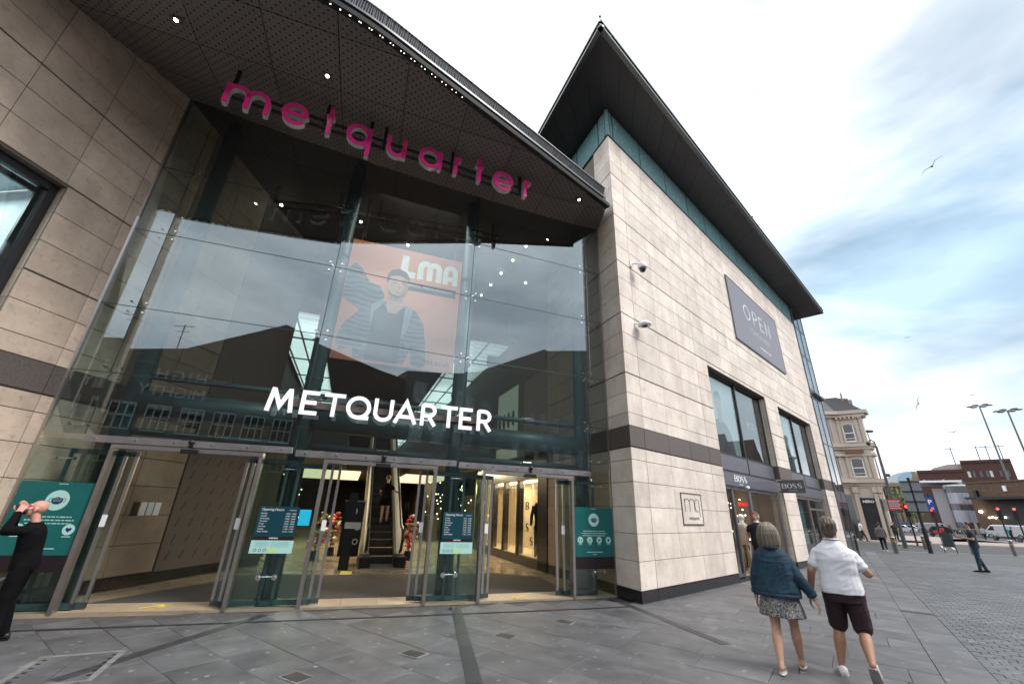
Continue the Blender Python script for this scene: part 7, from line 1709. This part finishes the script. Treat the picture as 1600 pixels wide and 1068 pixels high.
strandset(wm, wm, 700, bobpath, [H1, H2, H3, H2])

# ---- man in white polo
k = .955
mn, XM = person_root('man in a white polo shirt, dark maroon shorts and white trainers walking beside the woman', (4.06, 5.66, 0), R(37))
sk2 = SKIN('tan', (.36, .19, .125))
g = MB(); torso(g, [(0, 0, .86 * k, .16, .12), (0, 0, 1.0 * k, .165, .13), (0, 0, 1.2 * k, .155, .11), (0, 0, 1.36 * k, .15, .085), (0, 0, 1.45 * k, .075, .06)])
P_h, _ = head_prims(g, (0, .03, 1.635 * k), -.12, 1.02); capsule(g, (0, 0, 1.44 * k), (0, .02, 1.57 * k), .062, .06)
hipL, hipR = V((-.10, 0, .90 * k)), V((.10, 0, .90 * k)); kL, aL_ = V((-.12, .12, .50 * k)), V((-.17, .05, .10)); kR, aR_ = V((.11, .03, .50 * k)), V((.12, -.27, .22))
limb(g, [hipL, kL, kL * .66 + aL_ * .34 + V((0, -.028, 0)), aL_], [.095, .056, .063, .034]); limb(g, [hipR, kR, kR * .66 + aR_ * .34 + V((0, -.03, -.01)), aR_], [.095, .056, .063, .034])
limb(g, [aL_, aL_ + V((0, .1, -.05))], [.035, .03]); limb(g, [aR_, aR_ + V((0, .03, -.05))], [.035, .03])
wrL = V((-.33, .04, .84 * k)); elR = V((.285, .03, 1.13 * k)); wrR = V((.17, .25, 1.27 * k))
limb(g, [(-.165, 0, 1.31 * k), (-.27, -.04, 1.12 * k), wrL], [.048, .045, .031]); limb(g, [(.165, 0, 1.31 * k), elR, wrR], [.048, .046, .031])
hand(g, wrL, (-.25, .1, -1), (0, 1, 0), 1, 1.0, .7); hand(g, wrR, (-.25, .6, .8), (-.8, .1, .2), -1, 1.0, .7)
remesh('body', g, .008, sk2, mn, XM, 3)
WP = mat('white_polo', (.74, .74, .80), .8, var=.04, bump=.15, bscale=200)
g = MB(); torso(g, [(0, 0, .89 * k, .212, .165), (0, 0, .95 * k, .212, .165), (0, 0, 1.1 * k, .200, .150), (0, -.01, 1.28 * k, .212, .142), (0, -.01, 1.35 * k, .205, .125), (0, -.005, 1.41 * k, .165, .105), (0, 0, 1.455 * k, .11, .085), (0, 0, 1.50 * k, .075, .075)])
limb(g, [(-.165, 0, 1.315 * k), (-.232, -.02, 1.20 * k)], [.076, .068]); limb(g, [(.165, 0, 1.315 * k), (.232, .012, 1.21 * k)], [.076, .068])
remesh('polo_shirt', g, .008, WP, mn, XM, 1, .014, 8.)
g = MB(); g.lathe((0, .0, 1.475 * k), [(.078, 0), (.086, .02), (.08, .035), (.072, .036)], 20); lb(g, 'collar', WP, mn); g = MB(); g.lathe((0, .0, 1.49 * k), [(.0865, 0), (.0875, .006), (.0865, .012)], 20); lb(g, 'collar_stripe', mat('grey_stripe', (.12, .12, .15), .8), mn)
MS = mat('maroon_shorts', (.020, .006, .010), .75, var=.2, bump=.2)
g = MB(); torso(g, [(0, 0, .80 * k, .19, .14), (0, 0, .92 * k, .195, .15), (0, 0, .98 * k, .185, .14)])
def sub(a, b, t): return a + (b - a) * t
limb(g, [hipL, sub(hipL, kL, .90)], [.112, .098]); limb(g, [hipR, sub(hipR, kR, .90)], [.112, .098]); remesh('shorts', g, .009, MS, mn, XM, 1, .012, 9.)
HM = mat('brown_grey_hair', (.13, .095, .07), .55, var=.5, scale=50, stretch=(4, 4, .8), bump=.5, bscale=90)
g = MB(); g.ell((0, -.005, 1.675 * k), (.088, .108, .098), 18, 12); g.ell((0, -.045, 1.60 * k), (.078, .06, .075), 14, 10); g.ell((0, .04, 1.735 * k), (.07, .06, .035), 12, 8); remesh('hair', g, .006, HM, mn, XM, 2, .003, 30., strands=.008)
def shortpath():
    a = rs.uniform(0, 2 * pi); ph = rs.uniform(-.5, 1.45); L_ = rs.uniform(.02, .04); P_ = []
    if .2 * pi < a < .8 * pi and ph < .75: ph = rs.uniform(.75, 1.4)
    for j in range(3):
        q_ = ph - j * .16; sc_ = 1.0 + .03 + j * .012; P_.append(V((.088 * cos(q_) * cos(a) * sc_, -.012 + .108 * cos(q_) * sin(a) * sc_, 1.675 * k + .098 * sin(q_) * sc_ - (.0 if sin(a) > 0 else .012 * (q_ < 0)))))
    return P_
strandset(mn, mn, 900, shortpath, [mat('hair_brown', (.13, .085, .055), .5, var=.1), mat('hair_grey', (.30, .27, .24), .5, var=.1), mat('hair_deep', (.06, .04, .028), .5, var=.1)])
g = MB(); g.tube(wrL + V((0, 0, -.008)), wrL + V((0, 0, .022)), .036, .036, 14); lb(g, 'watch', BLACK, mn)
SH = mat('white_trainer', (.68, .67, .68), .6, var=.05); SO = mat('grey_sole', (.35, .33, .32), .7)
def lshoe(a, d, root, pitch=0, kk=1.0, m_=SH, so=SO, nm='trainer'):
    M = WM[root.name].to_3x3(); w_ = WM[root.name] @ V(a); dd = M @ V(d); return shoe(w_, dd, kk, m_, so, root, pitch, nm)
lshoe((aL_.x, aL_.y, 0.0), (-.1, 1, 0), mn, 0, 1.15); lshoe((aR_.x, aR_.y + .03, .135), (.1, 1, 0), mn, -.75, 1.15)

# ---- generic smaller figures
def figure(label, loc, az, h, skin, top, bottom, hair=None, arms=None, legs=None, sleeve=.5, shoec=BLACK, vox=.014, lean=0., headyaw=0., headpitch=0., longsl=False, bald=False, feet=True, name='person', legcut=.97, bottomk=1.0, torsow=1.0):
    kk = h / 1.75; t, X = person_root(label, loc, az, name)
    def Q(p): p = V(p) * kk; return V((p.x, p.y + lean * max(0, p.z - .9 * kk), p.z))
    arms = arms or [((-.2, 0, 1.42), (-.25, -.03, 1.13), (-.24, .08, .88)), ((.2, 0, 1.42), (.25, -.03, 1.13), (.24, .08, .88))]
    legs = legs or [((-.09, 0, .92), (-.1, .05, .5), (-.11, .0, .09)), ((.09, 0, .92), (.1, .02, .5), (.11, -.05, .09))]
    arms = [[Q((a[0][0] * .84, a[0][1], a[0][2] - .055)), Q(a[1]), Q(a[2])] for a in arms]; legs = [[Q(p) for p in a] for a in legs]
    g = MB(); c0 = Q((0, 0, 1.45)); torso(g, [(*Q((0, 0, z)).to_tuple()[:2], z * kk, rx * kk * torsow, ry * kk * torsow) for z, rx, ry in ((.85, .15, .11), (1.1, .14, .1), (1.33, .15, .09), (1.43, .075, .06))])
    hc = Q((0, .03, 1.64)); P_, _ = head_prims(g, hc, headyaw, kk * 1.0, headpitch); capsule(g, Q((0, 0, 1.42)), hc + V((0, -.01, -.06)), .052 * kk, .05 * kk)
    for a in arms: limb(g, a, [.045 * kk, .038 * kk, .028 * kk]); d = (a[2] - a[1]).normalized(); hand(g, a[2], d, (0, 1, .1) if abs(d.y) < .8 else (0, 0, 1), 1 if a[0].x < 0 else -1, kk, .6)
    for a in legs: limb(g, a, [.085 * kk, .055 * kk, .038 * kk])
    remesh('body', g, vox * .75, skin, t, X, 2)
    g = MB(); torso(g, [(*Q((0, 0, z)).to_tuple()[:2], z * kk, rx * kk * torsow, ry * kk * torsow) for z, rx, ry in ((.86, .175, .13), (.93, .18, .135), (1.1, .17, .125), (1.33, .2, .125), (1.40, .165, .105), (1.47, .075, .07))])
    for a in arms:
        if longsl: limb(g, [a[0], a[1], sub(a[1], a[2], .95)], [.068 * kk, .056 * kk, .045 * kk])
        else: limb(g, [a[0], sub(a[0], a[1], sleeve)], [.070 * kk, .062 * kk])
    remesh('top', g, vox, top, t, X, 2, .006, 9.)
    if bottom:
        g = MB(); torso(g, [(0, 0, .84 * kk, .165 * kk, .125 * kk), (0, 0, .95 * kk, .16 * kk, .12 * kk)])
        for a in legs: limb(g, [a[0], a[1], sub(a[1], a[2], legcut)], [.1 * kk * bottomk, .07 * kk * bottomk, .055 * kk * bottomk])
        remesh('trousers', g, vox, bottom, t, X, 2, .004, 9.)
    if not bald:
        g = MB(); g.ell(hc + V((0, -.022 * kk, .045 * kk)), (.086 * kk, .098 * kk, .088 * kk), 16, 10); remesh('hair', g, vox * .7, hair, t, X, 2, .004, 30.)
    for a in legs:
        M = WM[t.name]; w_ = M @ V((a[2].x, a[2].y, a[2].z - .09 * kk)); shoe(w_, M.to_3x3() @ V((0.05 if a[2].x > 0 else -.05, 1, 0)), kk * 1.1, shoec, shoec, t)
    eyes(P_, t, kk) if False else None
    return t, P_, hc, kk
NAVY = mat('navy_tshirt', (.012, .018, .030), .8, var=.2); JEAN = mat('dark_jeans', (.014, .045, .065), .8, var=.3); SUITB = mat('black_suit', (.007, .007, .008), .9, var=.3, spec=.08); BLT = mat('black_tshirt', (.008, .009, .012), .8)
DH = mat('dark_hair', (.02, .016, .014), .5, var=.4, scale=40)
# young man looking at his phone
t, P_, hc, kk = figure('young man in navy t-shirt and jeans standing alone looking at his phone', (18.35, 17.75, 0), R(-52), 1.76, SKIN('pale', (.50, .31, .23)), NAVY, JEAN, DH,
    arms=[((-.19, 0, 1.42), (-.21, .0, 1.13), (-.10, .33, 1.20)), ((.19, 0, 1.42), (.21, .02, 1.13), (.09, .33, 1.19))], legs=[((-.09, 0, .92), (-.1, .05, .5), (-.13, .08, .09)), ((.09, 0, .92), (.1, .0, .5), (.12, -.12, .09))], headpitch=-.5, vox=.012)
g = MB(); g.box((-.04, .42, 1.25), (.04, .53, 1.262)); lb(g, 'phone', BLACK, t, False)
# doorman
t, P_, hc, kk = figure('doorman in a black t-shirt standing in the shop doorway with a phone in his hand', FR.p(6.38, .22, 0), R(225), 1.80, SKIN('ruddy', (.50, .26, .19)), BLT, BLT, mat('ginger_crop', (.16, .07, .035), .7), arms=[((-.22, 0, 1.42), (-.30, -.03, 1.14), (-.30, .08, .90)), ((.22, 0, 1.42), (.31, -.04, 1.14), (.29, .08, .90))], torsow=1.14, headyaw=0, vox=.010)
eyes(P_, t, kk)
M_ = WM[t.name]
g = MB(); g.box((.26, .08, .76), (.275, .15, .88)); lb(g, 'phone', BLACK, t, False)
g = MB(); g.lathe((0, .0, 1.46 * kk), [(.072, 0), (.079, .03), (.072, .06)], 16); lb(g, 'neck_tube', mat('white_mask', (.7, .7, .7), .7), t)
# bald man with raised hands at the left edge
t, P_, hc, kk = figure('bald man in a black suit at the left edge, hands raised to his face', (-5.95, 5.88, 0), R(-128), 1.56, SKIN('pink', (.62, .30, .23)), SUITB, SUITB, None,
    arms=[((-.20, 0, 1.42), (-.21, .24, 1.36), (-.07, .19, 1.58)), ((.20, 0, 1.42), (.21, .27, 1.34), (.06, .21, 1.59))], legs=[((-.10, 0, .92), (-.12, .05, .5), (-.14, .02, .09)), ((.10, 0, .92), (.12, .04, .5), (.14, -.04, .09))], longsl=True, bald=True, headpitch=.30, vox=.011, lean=.12, bottomk=1.15, torsow=1.12)
eyes(P_, t, kk)
g = MB(); pts_ = [P_(-.05, .07, -.03), P_(-.08, .0, .0), P_(-.085, -.02, -.01)]; g.path(pts_, .003, 6); g.ell(P_(0, .075, -.06), (.05, .035, .04), 12, 8); lb(g, 'face_mask', mat('dark_mask', (.02, .02, .022), .8), t)
g = MB(); g.path([P_(.05, .07, -.03), P_(.08, .0, .0), P_(.085, -.02, -.01)], .003, 6); lb(g, 'mask_strap', BLACK, t)
g = MB(); g.box((-.06, .30 * kk, 1.62 * kk), (.06, .315 * kk, 1.70 * kk)); lb(g, 'phone', BLACK, t, False)
# woman on the escalator
t, P_, hc, kk = figure('woman in a short black dress riding up the escalator with her back to the doors', FM.p(15.95, 1.2, 1.02), aM + .25, 1.62, sk, SUITB, None, mat('auburn_hair', (.10, .04, .02), .6), arms=[((-.18, 0, 1.40), (-.22, -.02, 1.14), (-.18, .14, 1.0)), ((.18, 0, 1.40), (.30, .03, 1.20), (.42, .18, 1.12))], legs=[((-.08, 0, .9), (-.08, .02, .5), (-.08, -.02, .09)), ((.08, 0, .9), (.09, .12, .52), (.10, .10, .13))], vox=.014)
g = MB(); n = 24; g.loft([[V((rx * cos(a), ry * sin(a), z)) for a in [2 * pi * i / n for i in range(n)]] for z, rx, ry in ((.98, .15, .12), (.8, .19, .15), (.62, .20, .16))]); lb(g, 'skirt', SUITB, t)
# background walkers
wk = [((-.09, 0, .92), (-.08, .22, .53), (-.08, .30, .10)), ((.09, 0, .92), (.1, .0, .50), (.1, -.30, .14))]
GT = mat('grey_top', (.16, .14, .145), .8)
t, *_ = figure('woman in a grey top and black trousers walking away towards the road', gp(1384, 862), R(40), 1.62, sk2, GT, BLT, DH, legs=wk, shoec=mat('teal_white_shoe', (.5, .65, .65), .6), vox=.014, torsow=1.25)
t, *_ = figure('man in a white shirt and dark trousers striding past the café door', gp(1350, 845), R(110), 1.75, sk2, mat('white_shirt', (.7, .7, .72), .8), BLT, DH, legs=wk, vox=.02)
t, *_ = figure('person in dark clothes walking by the café behind the man in white', gp(1366, 842), R(95), 1.75, sk2, NAVY, BLT, DH, legs=wk, vox=.022)
t, *_ = figure('person in black with a yellow bag standing behind the grey post', gp(1403, 846), R(200), 1.72, sk2, BLT, BLT, DH, vox=.022)
g = MB(); g.box((-.4, -.12, .75), (-.22, .12, 1.2)); lb(g, 'bag', mat('yellow_bag', (.6, .5, .05), .6), t, False)
t, *_ = figure('person in a teal jacket walking near the glass end of the shop wing', gp(1322, 846), R(80), 1.7, sk2, mat('teal_jacket', (.02, .12, .13), .7), BLT, DH, legs=wk, longsl=True, vox=.02)
t, *_ = figure('person with a pale coat pulling a suitcase across the road', fcol(1539, 838, 84) + V((0, 0, -.14)), R(60), 1.7, sk2, mat('pale_coat', (.3, .3, .32), .8), BLT, DH, legs=wk, longsl=True, vox=.026)
t, *_ = figure('person with a bright teal backpack hurrying across the road', fcol(1581, 840, 80) + V((0, 0, -.14)), R(120), 1.75, sk2, BLT, BLT, DH, legs=wk, longsl=True, vox=.026, lean=.25)
g = MB(); g.box((-.17, -.36, 1.0), (.17, -.1, 1.5)); lb(g, 'backpack', mat('teal_backpack', (.0, .30, .34), .6), t, False)
t, *_ = figure('person in a dark blue coat on the far pavement by the guard railing', fcol(1534, 830, 100) + V((0, 0, -.14)), R(60), 1.7, sk2, mat('blue_coat', (.02, .03, .1), .8), BLT, DH, vox=.03)
for (x, D), l_, a_ in (((1553, 83), 'black suitcase rolling behind the person in the pale coat', 0), ((1590, 79), 'dark suitcase rolling behind the person with the teal backpack', .3)):
    b = fcol(x, 838, D); b.z = -.14; s_ = thing('suitcase', l_, 'suitcase', b); X = Matrix.Translation(b) @ Matrix.Rotation(a_, 4, 'Z') @ Matrix.Rotation(.6, 4, 'Y')
    g = MB(); g.box((-.2, -.15, .12), (.2, .15, .75), 0, X); g.build('case', BLACK, s_, bevel=.03); g = MB(); g.tube(X @ V((-.1, 0, .75)), X @ V((-.1, 0, 1.1)), .015, .015, 6); g.tube(X @ V((.1, 0, .75)), X @ V((.1, 0, 1.1)), .015, .015, 6); g.tube(X @ V((-.1, 0, 1.1)), X @ V((.1, 0, 1.1)), .02, .02, 6); g.build('handle', DARK, s_)
    for q_ in (-.13, .13): g = MB(); g.ell(X @ V((q_, 0, .08)), (.05, .03, .05), 8, 6); g.build('wheel', TYRE, s_)
